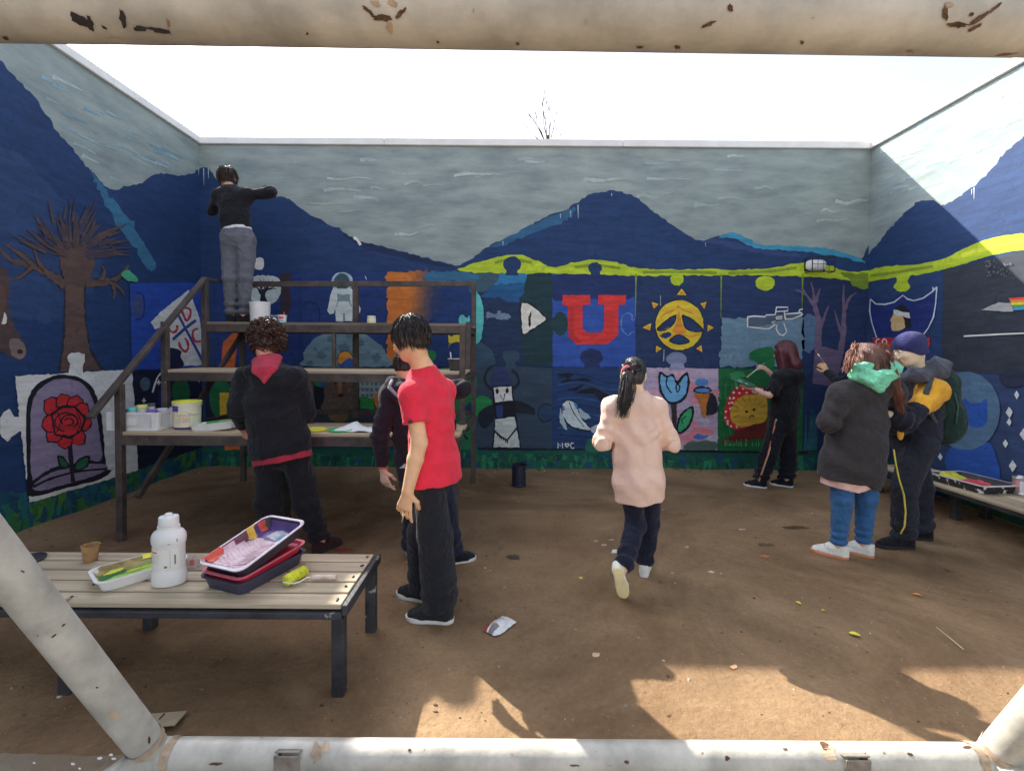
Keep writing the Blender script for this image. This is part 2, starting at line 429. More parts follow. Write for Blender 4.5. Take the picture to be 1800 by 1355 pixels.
# ---- end wall: mountains, hills, base band
mt = Motif("painted_mountains", 'B', wall_b, .001)
mt.fill([(320, 300), (340, 298), (355, 295), (368, 297), (378, 310), (394, 328), (420, 343), (455, 347), (490, 346), (510, 351), (535, 371), (562, 386), (600, 406), (634, 425), (662, 431), (700, 441), (742, 452), (780, 462), (803, 466), (825, 458), (858, 433), (900, 415), (940, 393), (966, 378), (998, 368), (1022, 350), (1045, 339), (1072, 335), (1098, 338), (1122, 350), (1150, 373), (1190, 401), (1214, 417), (1232, 424), (1255, 417), (1285, 412), (1315, 424), (1335, 433), (1395, 436), (1450, 440), (1490, 450), (1512, 457), (1545, 440), (1545, 812), (1300, 812), (900, 806), (600, 803), (330, 800)], NAVY, n=4, jag=.8)
mt.fill([(600, 409), (632, 424), (662, 431), (720, 446), (780, 463), (800, 468), (770, 468), (700, 452), (640, 436)], (24, 40, 74), jag=.5)
mt.line([(622, 417), (628, 422), (634, 431)], 5, WHT)
mt.fill([(862, 432), (900, 414), (950, 388), (1000, 368), (1012, 362), (1000, 385), (970, 398), (930, 412), (890, 430)], (38, 84, 120), jag=1)
for i, (x, y, l) in enumerate([(1016, 360, 24), (1003, 371, 12), (985, 376, 8), (884, 424, 8), (1075, 340, 6), (1240, 424, 9), (358, 296, 30), (366, 296, 18)]):
    mt.line([(x, y), (x + .5, y + l)], 1.6, (165, 178, 182), taper=True)
mt.fill([(1262, 418), (1288, 409), (1318, 420), (1338, 430), (1400, 433), (1450, 436), (1490, 446), (1518, 457), (1518, 463), (1488, 455), (1440, 446), (1395, 441), (1336, 438), (1315, 430), (1288, 418)], (45, 128, 160), jag=.7)
mt.fill([(1230, 424), (1262, 430), (1330, 445), (1400, 452), (1400, 445), (1330, 437), (1290, 425), (1262, 420)], (42, 60, 108), jag=.7)
mt.done()
cl_ = Motif("painted_clouds", 'B', wall_b, .0012)
rr = random.Random(4)
for i in range(46):
    x, y = rr.uniform(400, 1500), rr.uniform(268, 420)
    lim = np.interp(x, [360, 500, 640, 800, 960, 1072, 1230, 1500], [275, 335, 415, 455, 370, 325, 405, 430])
    if y > lim - 8: continue
    wv = rr.uniform(14, 46)
    cl_.line([(x - wv, y + rr.uniform(-3, 3)), (x - wv / 3, y + rr.uniform(-3, 3)), (x + wv / 3, y + rr.uniform(-3, 3)), (x + wv, y + rr.uniform(-3, 3))], rr.uniform(3, 9), rr.choice([(134, 148, 150), (156, 168, 166), (140, 156, 156), (146, 156, 152)]), taper=True, jag=1)
cl_.done()
hill = Motif("painted_hills", 'B', wall_b, .0060)
hill.fill([(806, 473), (850, 459), (886, 449), (920, 449), (950, 462), (976, 470), (1010, 461), (1050, 457), (1090, 463), (1120, 471), (1180, 474), (1250, 473), (1300, 475), (1360, 470), (1400, 463), (1433, 460), (1470, 471), (1500, 479), (1545, 474), (1545, 497), (1510, 500), (1490, 492), (1400, 486), (1268, 484), (1120, 485), (1040, 482), (975, 481), (835, 479)], LIME, jag=.6)
for p in ([(870, 462), (900, 456), (935, 462)], [(1010, 470), (1050, 466), (1090, 472)], [(1280, 480), (1340, 478), (1400, 471)], [(1130, 479), (1200, 478), (1260, 480)]):
    hill.line(p, 5, (120, 140, 34))
hill.fill([(1475, 478), (1500, 482), (1530, 480), (1530, 506), (1505, 504), (1492, 492)], (105, 130, 36), jag=1)
hill.ell(900, 465, 16, 14, NAVY).fill([(891, 472), (909, 472), (911, 484), (889, 484)], NAVY, smooth=False)
hill.ell(1046, 471, 12, 10, NAVY).fill([(1039, 476), (1054, 476), (1056, 486), (1037, 486)], NAVY, smooth=False)
hill.ell(1190, 491, 12, 11, LIME).ell(1345, 498, 17, 13, LIME)
for x, y1 in ((1118, 560), (1268, 560), (1411, 545)): hill.line([(x, 482), (x - .5, (482 + y1) / 2), (x - 1, y1)], 3, (110, 135, 40), taper=True)
hill.done()
base = Motif("painted_grass_band", 'B', wall_b, .0029, step=.00002)
r_ = random.Random(9); low = [(340 + i * 8, 826 + (i * 8) * .004 + r_.uniform(-6, 5)) for i in range(150)]
base.fill([(340, 786), (900, 789), (1545, 795)] + [p for p in reversed(low)], (18, 80, 66), smooth=False, jag=1.0)
base.line([(840, 788), (1100, 790), (1420, 795)], 6, (18, 30, 50))
for i in range(330):
    x = r_.uniform(340, 1500); y = 794 + x * .004 + r_.uniform(-2, 16); hgt = r_.uniform(8, 24); sl_0 = r_.uniform(-7, 7)
    base.line([(x, y), (x + sl_0 * .5 + r_.uniform(-2, 2), y + hgt / 2), (x + sl_0, min(y + hgt, 829))], r_.uniform(4, 15), r_.choice([(22, 105, 72), (16, 68, 78), (24, 70, 100), (38, 98, 52), (15, 60, 60), (30, 118, 84), (18, 84, 68), (20, 76, 60)]), taper=True)
base.done()
# ---- puzzle panels (part) with their figures (sub-parts)
def panel(name, pts, c, wall=wall_b, s='B', off=.0042, label=None, jag=.3, extra=None, z=None):
    m_ = Motif(name, s, wall, off, label, z); m_.fill(pts, c, smooth=False, jag=jag)
    if extra: extra(m_)
    return m_.done()
Z5 = (820, 440, 3.387); Z6 = (1220, 440, 3.079); Z4 = (740, 480, 7.5); ZA = (420, 480, 6.43); ZD = (530, 640, 5.4545)
def ex(m_):
    m_.z = Z4
    m_.fill([(1030, 5), (1412, 5), (1340, 330), (1250, 390), (1000, 330), (780, 310), (870, 220)], (22, 78, 124), smooth=False, jag=1)
    m_.fill([(1020, 5), (1412, 5), (1385, 120), (1180, 140), (960, 150)], (34, 112, 158), smooth=False, jag=1)
    m_.fill([(1412, 5), (1735, 5), (1735, 1215), (1350, 1215), (1335, 800), (1290, 330), (1345, 280)], (24, 52, 60), smooth=False, jag=.8)
    m_.fill([(640, 15), (1025, 15), (880, 225), (700, 265), (640, 250)], (52, 80, 94), jag=.8)
    m_.fill([(640, 890), (740, 890), (850, 950), (930, 1020), (965, 1110), (965, 1205), (640, 1208)], (44, 72, 92), jag=.5)
p1 = panel("puzzle_panel", [(832, 480), (970, 480), (971, 644), (833, 643)], (26, 46, 78), label="deep sea panel with grey submarine and pale horn", extra=ex)
g = Motif("painted_figure", 'B', p1, .0075, "small grey painted submarine with pale horn and cyan fin", Z4)
g.fill([(690, 275), (750, 268), (795, 350), (822, 480), (826, 640), (805, 800), (780, 892), (700, 888)], (78, 172, 170))
g.fill([(500, 590), (545, 548), (600, 590), (640, 560), (640, 690), (560, 750), (510, 690)], (84, 176, 174))
g.fill([(860, 520), (900, 520), (960, 540), (1005, 535), (1010, 500), (1045, 498), (1060, 530), (1130, 530), (1185, 570), (1150, 612), (1050, 612), (930, 585), (870, 605)], (98, 118, 140), jag=.4)
g.fill([(1310, 400), (1430, 395), (1540, 470), (1620, 545), (1668, 608), (1560, 700), (1440, 775), (1335, 805), (1312, 600)], BLK, smooth=True)
g.fill([(1330, 412), (1425, 415), (1525, 485), (1600, 555), (1648, 610), (1550, 680), (1440, 752), (1348, 790), (1328, 600)], (200, 198, 186))
g.fill([(1458, 510), (1445, 600), (1450, 650), (1438, 712), (1420, 690), (1418, 610), (1432, 540)], BLK)
g.done()
def ex(m_):
    m_.fill([(969, 484), (1117, 486), (1117, 518), (1090, 528), (1050, 524), (1000, 530), (970, 522)], (26, 44, 92), jag=.7)
    m_.ell(1040, 628, 20, 15, (28, 44, 86)).fill([(1030, 636), (1052, 636), (1056, 646), (1026, 646)], (28, 44, 86), smooth=False)
    m_.ell(985, 569, 13, 21, (26, 58, 64)).fill([(969, 558), (980, 556), (980, 582), (969, 580)], (26, 58, 64), smooth=False)
    m_.z = Z5; m_.line([(1003, 410), (985, 415), (985, 385), (955, 375), (925, 400), (922, 450), (935, 485), (965, 505), (985, 485), (1003, 490)], 5, (92, 128, 178)); m_.z = None
p2 = panel("puzzle_panel", [(970, 482), (1117, 485), (1117, 645), (970, 645)], (38, 74, 152), label="blue panel with red block letter U", extra=ex)
g = Motif("painted_letter", 'B', p2, .0085, "red slab-serif letter U", Z5)
g.fill([(570, 268), (735, 265), (737, 322), (691, 326), (691, 465), (718, 490), (798, 490), (820, 465), (820, 326), (784, 322), (785, 265), (950, 267), (947, 322), (905, 326), (905, 500), (842, 558), (656, 562), (606, 512), (604, 332), (572, 327)], (196, 44, 42), smooth=False, jag=.25)
g.fill([(606, 340), (640, 332), (640, 500), (690, 545), (656, 560), (607, 512)], (178, 38, 38), smooth=False, jag=.4); g.done()
p3 = panel("puzzle_panel", [(1118, 485), (1267, 485), (1265, 646), (1117, 645)], (30, 50, 88), label="navy panel with sad yellow sun")
g = Motif("painted_sun", 'B', p3, .0075, "yellow sun with a sad face and separate rays", Z5)
YE = (218, 174, 30); OR = (205, 128, 38)
g.ell(1268, 445, 147, 152, BLK).ell(1268, 445, 143, 148, YE)
g.fill([(1130, 440), (1180, 370), (1240, 350), (1262, 330), (1290, 352), (1350, 375), (1405, 440), (1412, 470), (1380, 400), (1300, 365), (1262, 345), (1220, 372), (1160, 400)], OR)
g.fill([(1132, 472), (1190, 415), (1248, 384), (1240, 428), (1205, 458), (1165, 474)], NAVY).fill([(1284, 386), (1345, 415), (1408, 476), (1350, 482), (1300, 452)], NAVY)
g.line([(1248, 384), (1200, 410), (1135, 470), (1180, 475), (1235, 435), (1248, 384)], 7, BLK).line([(1284, 386), (1345, 412), (1408, 476), (1350, 483), (1300, 455), (1284, 386)], 7, BLK)
g.fill([(1262, 360), (1285, 440), (1310, 480), (1262, 500), (1225, 480), (1245, 440)], OR)
g.line([(1150, 490), (1200, 515), (1265, 498), (1340, 515), (1390, 490)], 9, OR)
g.fill([(1205, 540), (1262, 502), (1328, 542), (1265, 560)], NAVY).line([(1205, 540), (1262, 502), (1328, 542), (1265, 560), (1205, 540)], 6, BLK)
g.fill([(1150, 510), (1195, 488), (1220, 500), (1190, 525)], NAVY)
for t in ([(1280, 222), (1250, 266), (1316, 271)], [(1100, 306), (1151, 318), (1114, 352)], [(1432, 303), (1388, 315), (1416, 354)], [(1044, 460), (1102, 428), (1096, 482)], [(1477, 460), (1434, 438), (1434, 486)], [(1128, 562), (1167, 585), (1124, 612)], [(1402, 560), (1362, 586), (1406, 612)]):
    g.fill(t, BLK, smooth=False, jag=.2)
    cx, cy = sum(a for a, b in t) / 3, sum(b for a, b in t) / 3
    g.fill([(cx + (a - cx) * .84, cy + (b - cy) * .84) for a, b in t], YE, smooth=False, jag=.2)
    g.fill([(cx + (a - cx) * .5, cy + (b - cy) * .5 + 4) for a, b in t], OR, smooth=False, jag=.2)
g.line([(1155, 268), (1155, 330)], 3, (150, 160, 170)).line([(1176, 590), (1174, 660)], 4, (160, 168, 176)); g.done()
def ex(m_):
    m_.z = Z6; m_.fill([(148, 366), (592, 362), (600, 470), (582, 626), (138, 630)], (94, 122, 142), smooth=False, jag=1.0)
    m_.fill([(430, 530), (350, 530), (305, 555), (300, 590), (340, 605), (355, 632), (430, 632)], (22, 102, 58))
p4 = panel("puzzle_panel", [(1268, 485), (1411, 486), (1410, 647), (1266, 646)], (30, 50, 90), label="navy and grey panel with a white rifle outline", extra=ex)
g = Motif("painted_outline", 'B', p4, .0075, "white brush outline of a rifle", Z6)
g.fill([(292, 362), (390, 352), (500, 342), (585, 335), (585, 352), (500, 372), (440, 390), (380, 410), (292, 415)], (70, 84, 102), smooth=False)
for ln in ([(290, 360), (330, 356), (385, 360), (390, 350), (440, 348)], [(290, 360), (290, 414), (330, 418), (382, 425), (405, 425), (440, 402), (420, 388), (440, 384)], [(440, 348), (446, 308), (508, 308), (508, 328), (446, 332)], [(488, 330), (494, 372), (530, 372), (582, 352)], [(445, 362), (476, 358), (476, 370), (445, 372), (445, 362)], [(494, 345), (584, 338)], [(450, 402), (444, 425), (462, 455), (484, 460), (502, 440), (486, 395)], [(566, 338), (572, 322), (588, 318)], [(578, 350), (590, 345)]):
    g.line(ln, 7, (198, 204, 206), smooth=False)
g.done()
def ex(m_):
    m_.fill([(1413, 560), (1432, 556), (1432, 610), (1413, 615)], (72, 98, 130), jag=1.2)
p5 = panel("puzzle_panel", [(1412, 487), (1541, 489), (1541, 650), (1411, 647)], (26, 44, 82), label="dark panel with two bare mauve trees", extra=ex)
g = Motif("painted_trees", 'B', p5, .0075, "two bare mauve tree trunks", Z6)
TR = (96, 82, 108)
g.fill([(640, 720), (655, 500), (660, 380), (640, 290), (660, 280), (690, 380), (690, 520), (780, 540), (795, 420), (805, 300), (820, 300), (825, 420), (815, 520), (790, 640), (760, 740)], TR, smooth=False)
for ln in ([(650, 300), (600, 235), (550, 215)], [(655, 300), (645, 220), (632, 172)], [(660, 280), (670, 240), (684, 208)], [(685, 420), (705, 360), (728, 300)], [(812, 330), (808, 250), (812, 185)], [(815, 320), (840, 260), (880, 228)], [(795, 440), (775, 380), (762, 325)], [(600, 240), (590, 215), (580, 205)]): g.line(ln, 20, TR, taper=True)
g.done()
def ex(m_):
    m_.z = Z5; m_.fill([(230, 600), (300, 600), (318, 640), (290, 670), (295, 700), (240, 700), (232, 660), (215, 630)], (46, 68, 86))
    m_.line([(505, 925), (480, 915), (455, 920), (430, 950), (430, 990), (455, 1020), (490, 1010), (507, 1000)], 9, (22, 36, 56)); m_.ell(466, 968, 32, 46, (34, 56, 92))
p6 = panel("puzzle_panel", [(832, 644), (970, 646), (970, 788), (832, 786)], (44, 62, 80), label="slate panel with black and white banded figure", extra=ex)
g = Motif("painted_figure", 'B', p6, .0075, "black and white banded horned figure", Z5)
DK = (24, 32, 46)
g.line([(150, 830), (110, 780), (120, 720), (150, 695)], 16, DK).line([(270, 830), (310, 790), (300, 740), (270, 715)], 16, DK)
g.fill([(175, 700), (215, 690), (240, 720), (265, 770), (260, 800), (150, 810), (150, 760)], (38, 52, 92))
g.fill([(80, 960), (160, 920), (170, 990), (110, 1060), (70, 1020)], DK).fill([(280, 900), (340, 905), (400, 940), (405, 975), (350, 970), (280, 960)], DK)
g.fill([(152, 812), (272, 800), (284, 905), (300, 990), (325, 1180), (155, 1180), (165, 1000)], BLK, smooth=False)
g.fill([(162, 818), (266, 808), (274, 893), (172, 903)], WHT, smooth=False).fill([(174, 1006), (284, 990), (298, 1060), (316, 1172), (162, 1172)], (176, 184, 184), smooth=False)
g.ell(183, 838, 9, 17, BLK).ell(242, 834, 9, 17, BLK).line([(200, 860), (220, 895), (229, 852)], 6, BLK, smooth=False)
g.fill([(175, 925), (215, 920), (215, 990), (178, 995)], (40, 54, 110), smooth=False).line([(168, 1075), (205, 1110), (242, 1130), (270, 1095), (302, 1055)], 10, BLK, smooth=False)
for i in range(6): g.line([(185 + i * 12, 1090 + i * 8), (182 + i * 12, 1106 + i * 9)], 6, BLK)
g.done()
def ex(m_):
    m_.z = Z5
    for i in range(9): m_.line([(540, 760 + i * 42), (680, 740 + i * 46), (860, 790 + i * 40), (1000, 760 + i * 44)], 9, (34, 74, 122) if i % 2 else (20, 42, 84))
    m_.fill([(720, 1130), (770, 1130), (790, 1200), (715, 1200)], (26, 92, 78))
p7 = panel("puzzle_panel", [(970, 646), (1117, 646), (1117, 790), (970, 788)], (26, 54, 98), label="blue swirling panel with white and dark fish", extra=ex)
g = Motif("painted_fish", 'B', p7, .0105, "dark fish with ragged tail above a white fish", Z5)
g.fill([(540, 740), (640, 735), (560, 790), (700, 760), (780, 790), (900, 800), (900, 880), (820, 850), (740, 820), (640, 850), (700, 800), (590, 830), (660, 780)], (18, 24, 38))
g.fill([(760, 840), (860, 860), (900, 890), (850, 930), (790, 890)], (20, 28, 44))
g.line([(700, 790), (780, 820), (880, 870)], 7, (58, 66, 80))
g.fill([(570, 920), (600, 888), (640, 900), (670, 950), (700, 1010), (750, 1065), (700, 1075), (620, 1050), (575, 990)], BLK).fill([(574, 922), (602, 895), (636, 905), (664, 952), (692, 1012), (738, 1062), (700, 1066), (624, 1042), (580, 988)], (176, 190, 196))
g.fill([(560, 940), (580, 1000), (600, 1070), (556, 1020)], (150, 168, 178)).fill([(670, 940), (730, 985), (735, 1000), (690, 1000)], (150, 168, 178)).fill([(740, 1060), (800, 1030), (790, 1060), (820, 1100), (760, 1090)], (160, 176, 186))
g.line([(612, 905), (640, 970), (700, 1050)], 5, BLK).ell(578, 940, 7, 16, (60, 120, 170)).ell(650, 925, 9, 20, (60, 120, 170), rot=-.4)
for ln in ([(545, 1178), (545, 1145), (558, 1165), (571, 1145), (572, 1178)], [(598, 1172), (586, 1155), (592, 1147), (599, 1154), (606, 1147), (611, 1156), (598, 1172)], [(640, 1148), (625, 1146), (619, 1162), (626, 1178), (642, 1176)]): g.line(ln, 7, (190, 200, 205), smooth=False)
g.done()
def ex(m_):
    r2 = random.Random(3)
    for i in range(26): m_.ell(r2.uniform(1122, 1258), r2.uniform(654, 782), r2.uniform(6, 22), r2.uniform(4, 10), r2.choice([(190, 148, 168), (160, 150, 178), (198, 128, 146), (150, 142, 170), (172, 166, 186)]), jag=1.2, rot=r2.uniform(-.4, .4))
    m_.ell(1189, 631, 18, 12, (112, 122, 154)).fill([(1180, 638), (1200, 638), (1204, 650), (1176, 650)], (124, 128, 160), smooth=False)
p8 = panel("puzzle_panel", [(1117, 646), (1263, 648), (1261, 791), (1117, 790)], (166, 148, 172), label="mauve panel with blue tulip", extra=ex)
g = Motif("painted_tulip", 'B', p8, .015, "blue tulip with green leaf and black outlines", Z5)
g.line([(1232, 900), (1238, 1000), (1236, 1180)], 30, (50, 40, 50))
g.fill([(1150, 722), (1195, 745), (1228, 735), (1256, 775), (1312, 722), (1328, 790), (1310, 870), (1262, 912), (1200, 910), (1155, 850), (1143, 780)], BLK).fill([(1160, 742), (1192, 760), (1226, 750), (1256, 800), (1306, 745), (1316, 795), (1298, 862), (1256, 898), (1206, 896), (1168, 845), (1154, 785)], (96, 156, 208))
g.line([(1196, 755), (1190, 800), (1220, 850)], 8, BLK).line([(1256, 790), (1270, 815), (1255, 845), (1248, 810), (1262, 790)], 8, BLK)
g.fill([(1352, 930), (1348, 1000), (1318, 1065), (1262, 1095), (1250, 1060), (1262, 1000), (1298, 950)], BLK).fill([(1338, 944), (1334, 1000), (1306, 1055), (1266, 1080), (1262, 1050), (1275, 1004), (1302, 962)], (44, 148, 98)).line([(1310, 985), (1280, 1010), (1290, 1030)], 7, BLK)
g.fill([(1120, 1105), (1200, 1110), (1240, 1180), (1130, 1185)], (196, 130, 140)).ell(1390, 1100, 48, 24, (52, 96, 170)).fill([(1310, 1110), (1360, 1060), (1440, 1055), (1470, 1090), (1420, 1100), (1370, 1095), (1330, 1140)], (205, 120, 130)).fill([(1330, 1140), (1480, 1140), (1475, 1185), (1300, 1185)], (70, 92, 86)).ell(1400, 785, 40, 22, (66, 122, 184)).done()
g = Motif("painted_bust", 'B', p8, .0235, "orange-haired bust in a blue cap", Z5)
g.fill([(1410, 870), (1460, 850), (1490, 890), (1492, 960), (1430, 980), (1400, 930)], (30, 34, 46)).fill([(1362, 850), (1440, 850), (1430, 920), (1420, 1000), (1400, 960), (1385, 900)], (176, 104, 38)).ell(1406, 832, 54, 22, BLK).ell(1406, 834, 44, 13, (70, 126, 190)).done()
def ex(m_):
    r2 = random.Random(5); m_.z = Z6
    for i in range(26):
        x = r2.uniform(140, 230); y = r2.uniform(680, 1030); m_.line([(x, y), (x + r2.uniform(-14, 14), y - r2.uniform(30, 70))], 10, r2.choice([(40, 122, 66), (20, 84, 48), (58, 130, 72)]), taper=True)
    m_.fill([(190, 668), (250, 655), (280, 680), (230, 690)], (48, 132, 80))
p9 = panel("puzzle_panel", [(1263, 648), (1412, 648), (1410, 793), (1262, 792)], (22, 96, 52), label="green panel with sad red spotted mushroom", extra=ex)
g = Motif("painted_mushroom", 'B', p9, .017, "sad-faced mushroom with red spotted cap", Z6)
g.fill([(230, 960), (300, 940), (400, 930), (400, 1010), (350, 1020), (170, 1040), (165, 1020), (210, 1000)], (96, 34, 30))
g.fill([(380, 760), (340, 740), (290, 728), (240, 735), (200, 770), (172, 830), (163, 890), (175, 940), (210, 962), (245, 968), (380, 900)], (190, 32, 38)).fill([(390, 790), (330, 780), (270, 785), (225, 815), (200, 860), (198, 905), (220, 940), (260, 955), (310, 945), (390, 915)], (190, 152, 44))
for x, y in ((232, 745), (265, 748), (300, 745), (332, 768), (215, 770), (245, 772), (195, 800), (215, 800), (190, 828), (195, 855), (172, 872), (170, 905), (182, 940), (200, 952), (232, 955), (182, 925), (352, 775), (285, 770), (318, 765), (206, 825)): g.ell(x, y, 6.5, 6.5, (222, 214, 210), n=12)
for i in range(9):
    a = math.radians(150 + i * 24); g.line([(300 + 62 * math.cos(a), 865 + 50 * math.sin(a)), (300 + 96 * math.cos(a), 865 + 76 * math.sin(a))], 4, (130, 98, 34))
g.ell(284, 873, 8, 8, BLK, n=14).ell(325, 862, 8, 8, BLK, n=14).line([(302, 908), (306, 896), (316, 893), (326, 902)], 6, BLK)
r2 = random.Random(8)
for i in range(34):
    x = r2.uniform(160, 400); g.line([(x, 1058), (x + r2.uniform(-8, 8), 1058 - r2.uniform(18, 42))], 5, r2.choice([(52, 140, 88), (34, 118, 70), (96, 160, 110)]), taper=True)
g.done()
def ex(m_):
    r2 = random.Random(6)
    for i in range(14):
        x = r2.uniform(1412, 1440); m_.line([(x, 792), (x + r2.uniform(-4, 4), 792 - r2.uniform(20, 75))], 4, (38, 92, 104), taper=True)
p10 = panel("puzzle_panel", [(1412, 649), (1541, 651), (1541, 796), (1411, 793)], (28, 48, 88), label="dark blue panel with teal reeds", extra=ex)
# panels behind the stand
def ex(m_):
    m_.z = ZA; m_.fill([(470, 0), (580, 0), (585, 380), (540, 560), (560, 900), (470, 900)], (52, 42, 50), smooth=False, jag=1.2)
    m_.z = None; m_.fill([(448, 455), (462, 455), (462, 472), (448, 472)], WHT)
q1 = panel("puzzle_panel", [(378, 478), (528, 479), (528, 642), (378, 640)], (24, 48, 104), label="blue panel with white mask shape and black tree", extra=ex)
g = Motif("painted_mask", 'B', q1, .0085, "white mask shape with a black tree inside", ZA)
g.fill([(130, 105), (160, 45), (280, 27), (420, 42), (465, 90), (472, 200), (450, 272), (400, 332), (345, 368), (335, 440), (370, 490), (398, 545), (340, 545), (325, 400), (215, 335), (150, 312), (112, 250), (120, 185), (150, 170)], (178, 188, 184))
g.fill([(212, 180), (340, 178), (302, 225), (300, 262), (332, 345), (235, 335), (242, 250)], DK, smooth=False)
for ln in ([(250, 180), (230, 130), (190, 110), (160, 105)], [(260, 180), (262, 120), (280, 66)], [(262, 125), (245, 95), (238, 68)], [(290, 180), (300, 120), (298, 80)], [(300, 180), (340, 130), (330, 75)], [(310, 180), (365, 120), (382, 70)], [(320, 182), (390, 160), (440, 128)], [(240, 190), (180, 160), (135, 190)], [(200, 140), (200, 110), (210, 90)], [(330, 190), (380, 178), (430, 182)]): g.line(ln, 16, DK, taper=True)
g.done()
q2 = panel("puzzle_panel", [(529, 479), (679, 479), (679, 643), (529, 642)], (26, 50, 104), label="navy panel with white astronaut on a grey moon")
g = Motif("painted_astronaut", 'B', q2, .0065, "white astronaut standing on a cratered grey moon", ZA)
g.line([(710, 350), (740, 390), (760, 340), (820, 322), (880, 360), (912, 430), (910, 530)], 9, (18, 28, 54))
g.fill([(735, 880), (800, 805), (850, 740), (930, 700), (1020, 650), (1200, 630), (1350, 650), (1440, 690), (1540, 770), (1620, 830), (1665, 930), (1675, 1050), (760, 1050), (735, 970)], (98, 126, 138))
for x, y, r in ((940, 930, 50), (1040, 750, 45), (1240, 700, 35), (1380, 790, 40), (1550, 960, 52), (860, 860, 24), (1190, 850, 60), (800, 1020, 40), (1460, 900, 18), (1000, 860, 12)): g.ell(x, y, r, r * .9, (74, 100, 116), jag=.8)
g.ell(1165, 100, 125, 110, (150, 172, 182)).ell(1165, 100, 88, 98, (54, 76, 88))
g.fill([(1060, 175), (1270, 175), (1310, 250), (1375, 400), (1370, 450), (1330, 460), (1290, 400), (1280, 545), (1095, 545), (1090, 400), (1075, 460), (1030, 468), (1000, 420), (1030, 280)], (188, 198, 194), smooth=False)
g.fill([(1110, 238), (1255, 238), (1255, 315), (1115, 315)], (112, 134, 138), smooth=False).line([(1125, 320), (1095, 390)], 8, (100, 122, 128)).line([(1245, 320), (1275, 380)], 8, (100, 122, 128)).line([(1187, 455), (1188, 545)], 12, (70, 90, 100), taper=False)
g.line([(1425, 30), (1442, 75)], 7, WHT)
g.ell(1200, 975, 92, 100, BLK).ell(1200, 975, 84, 90, (206, 130, 40)).fill([(1140, 1055), (1180, 1000), (1250, 965), (1285, 985), (1285, 1055)], (44, 82, 160)); g.done()
def ex(m_):
    r2 = random.Random(2)
    m_.fill([(680, 478), (738, 478), (742, 520), (738, 560), (700, 640), (680, 643)], (186, 104, 36), smooth=False, jag=1.2)
    for i in range(11):
        t = i / 10; x = 722 + 44 * t; c = tuple(int(u + (v - u) * t) for u, v in zip((182, 102, 38), (40, 54, 96)))
        m_.fill([(x, 480), (x + 7, 480), (x + 9 + r2.uniform(-2, 2), 510), (x + 6, 540), (x + 3 - 8 * t, 572 - 10 * t), (x - 6, 600 - 40 * t), (x - 8, 560), (x - 3, 520)], c, jag=1.6)
    m_.fill([(745, 480), (832, 480), (832, 500), (790, 492), (770, 505)], (42, 96, 128), jag=1)
    m_.ell(758, 625, 9, 10, (24, 116, 66))
q3 = panel("puzzle_panel", [(680, 479), (832, 480), (832, 644), (680, 643)], (26, 52, 102), label="orange and navy panel with dripping yellow crown", extra=ex)
g = Motif("painted_crown", 'B', q3, .0115, "dripping yellow crown", Z4)
g.fill([(360, 805), (385, 835), (410, 838), (450, 790), (470, 780), (500, 812), (530, 802), (575, 770), (640, 800), (640, 890), (470, 905), (400, 930), (365, 905)], (214, 182, 34), smooth=False)
for x, y in ((370, 985), (440, 930), (392, 950), (500, 915)): g.line([(x + 4, 890), (x, y)], 12, (214, 182, 34), taper=True)
g.done()
def ex(m_):
    m_.ell(848, 715, 18, 19, (24, 122, 66)); m_.fill([(770, 650), (832, 650), (832, 700), (800, 720), (785, 690)], (24, 112, 62))
    m_.fill([(800, 735), (832, 735), (832, 785), (806, 785)], (22, 104, 66)); m_.line([(816, 742), (824, 752), (815, 762), (822, 772)], 4, BLK)
q4 = panel("puzzle_panel", [(691, 645), (832, 646), (832, 786), (691, 785)], (24, 46, 92), label="navy panel with green rounded blots", extra=ex)
def ex(m_):
    m_.z = ZD
    m_.fill([(120, 80), (210, 80), (250, 150), (230, 210), (130, 200)], (26, 110, 66)).fill([(190, 90), (240, 130), (245, 230), (190, 215)], (34, 76, 150))
    m_.fill([(120, 210), (240, 230), (215, 450), (120, 450)], (18, 24, 38), smooth=False)
q5 = panel("puzzle_panel", [(540, 645), (690, 645), (690, 785), (540, 784)], (46, 56, 66), label="dark panel with brown maned animal portrait", extra=ex)
g = Motif("painted_animal", 'B', q5, .007, "brown long-maned animal head", ZD)
g.fill([(250, 110), (330, 85), (440, 90), (500, 120), (510, 260), (505, 445), (200, 440), (220, 330), (215, 250)], (86, 74, 66))
r2 = random.Random(12)
for i in range(60):
    x = r2.uniform(215, 500); y = r2.uniform(200, 400); g.line([(x, y), (x + r2.uniform(-14, 14), y + r2.uniform(25, 60))], 6, r2.choice([(112, 98, 84), (66, 56, 52), (130, 114, 94), (92, 74, 60)]), taper=True)
g.fill([(300, 150), (350, 120), (410, 130), (435, 200), (420, 290), (380, 325), (345, 300), (310, 230)], (96, 68, 54)).fill([(350, 120), (378, 125), (382, 280), (352, 280)], (126, 92, 70))
g.ell(322, 185, 14, 9, BLK).ell(408, 182, 14, 9, BLK).ell(378, 300, 26, 17, (26, 24, 28)); g.fill([(270, 470), (440, 470), (420, 545), (290, 545)], (104, 86, 60)).done()
g = Motif("painted_grid", 'B', q5, .0325, "pale painted board of small squares over green grass", ZD)
g.fill([(556, 104), (786, 104), (786, 335), (556, 335)], (132, 150, 158), smooth=False).fill([(556, 325), (700, 330), (700, 428), (556, 428)], (30, 128, 60), smooth=False, jag=1)
for i in range(5):
    for j in range(4): g.fill([(570 + i * 44, 118 + j * 56), (600 + i * 44, 116 + j * 56), (602 + i * 44, 146 + j * 56), (572 + i * 44, 148 + j * 56)], (84, 102, 112), smooth=False)
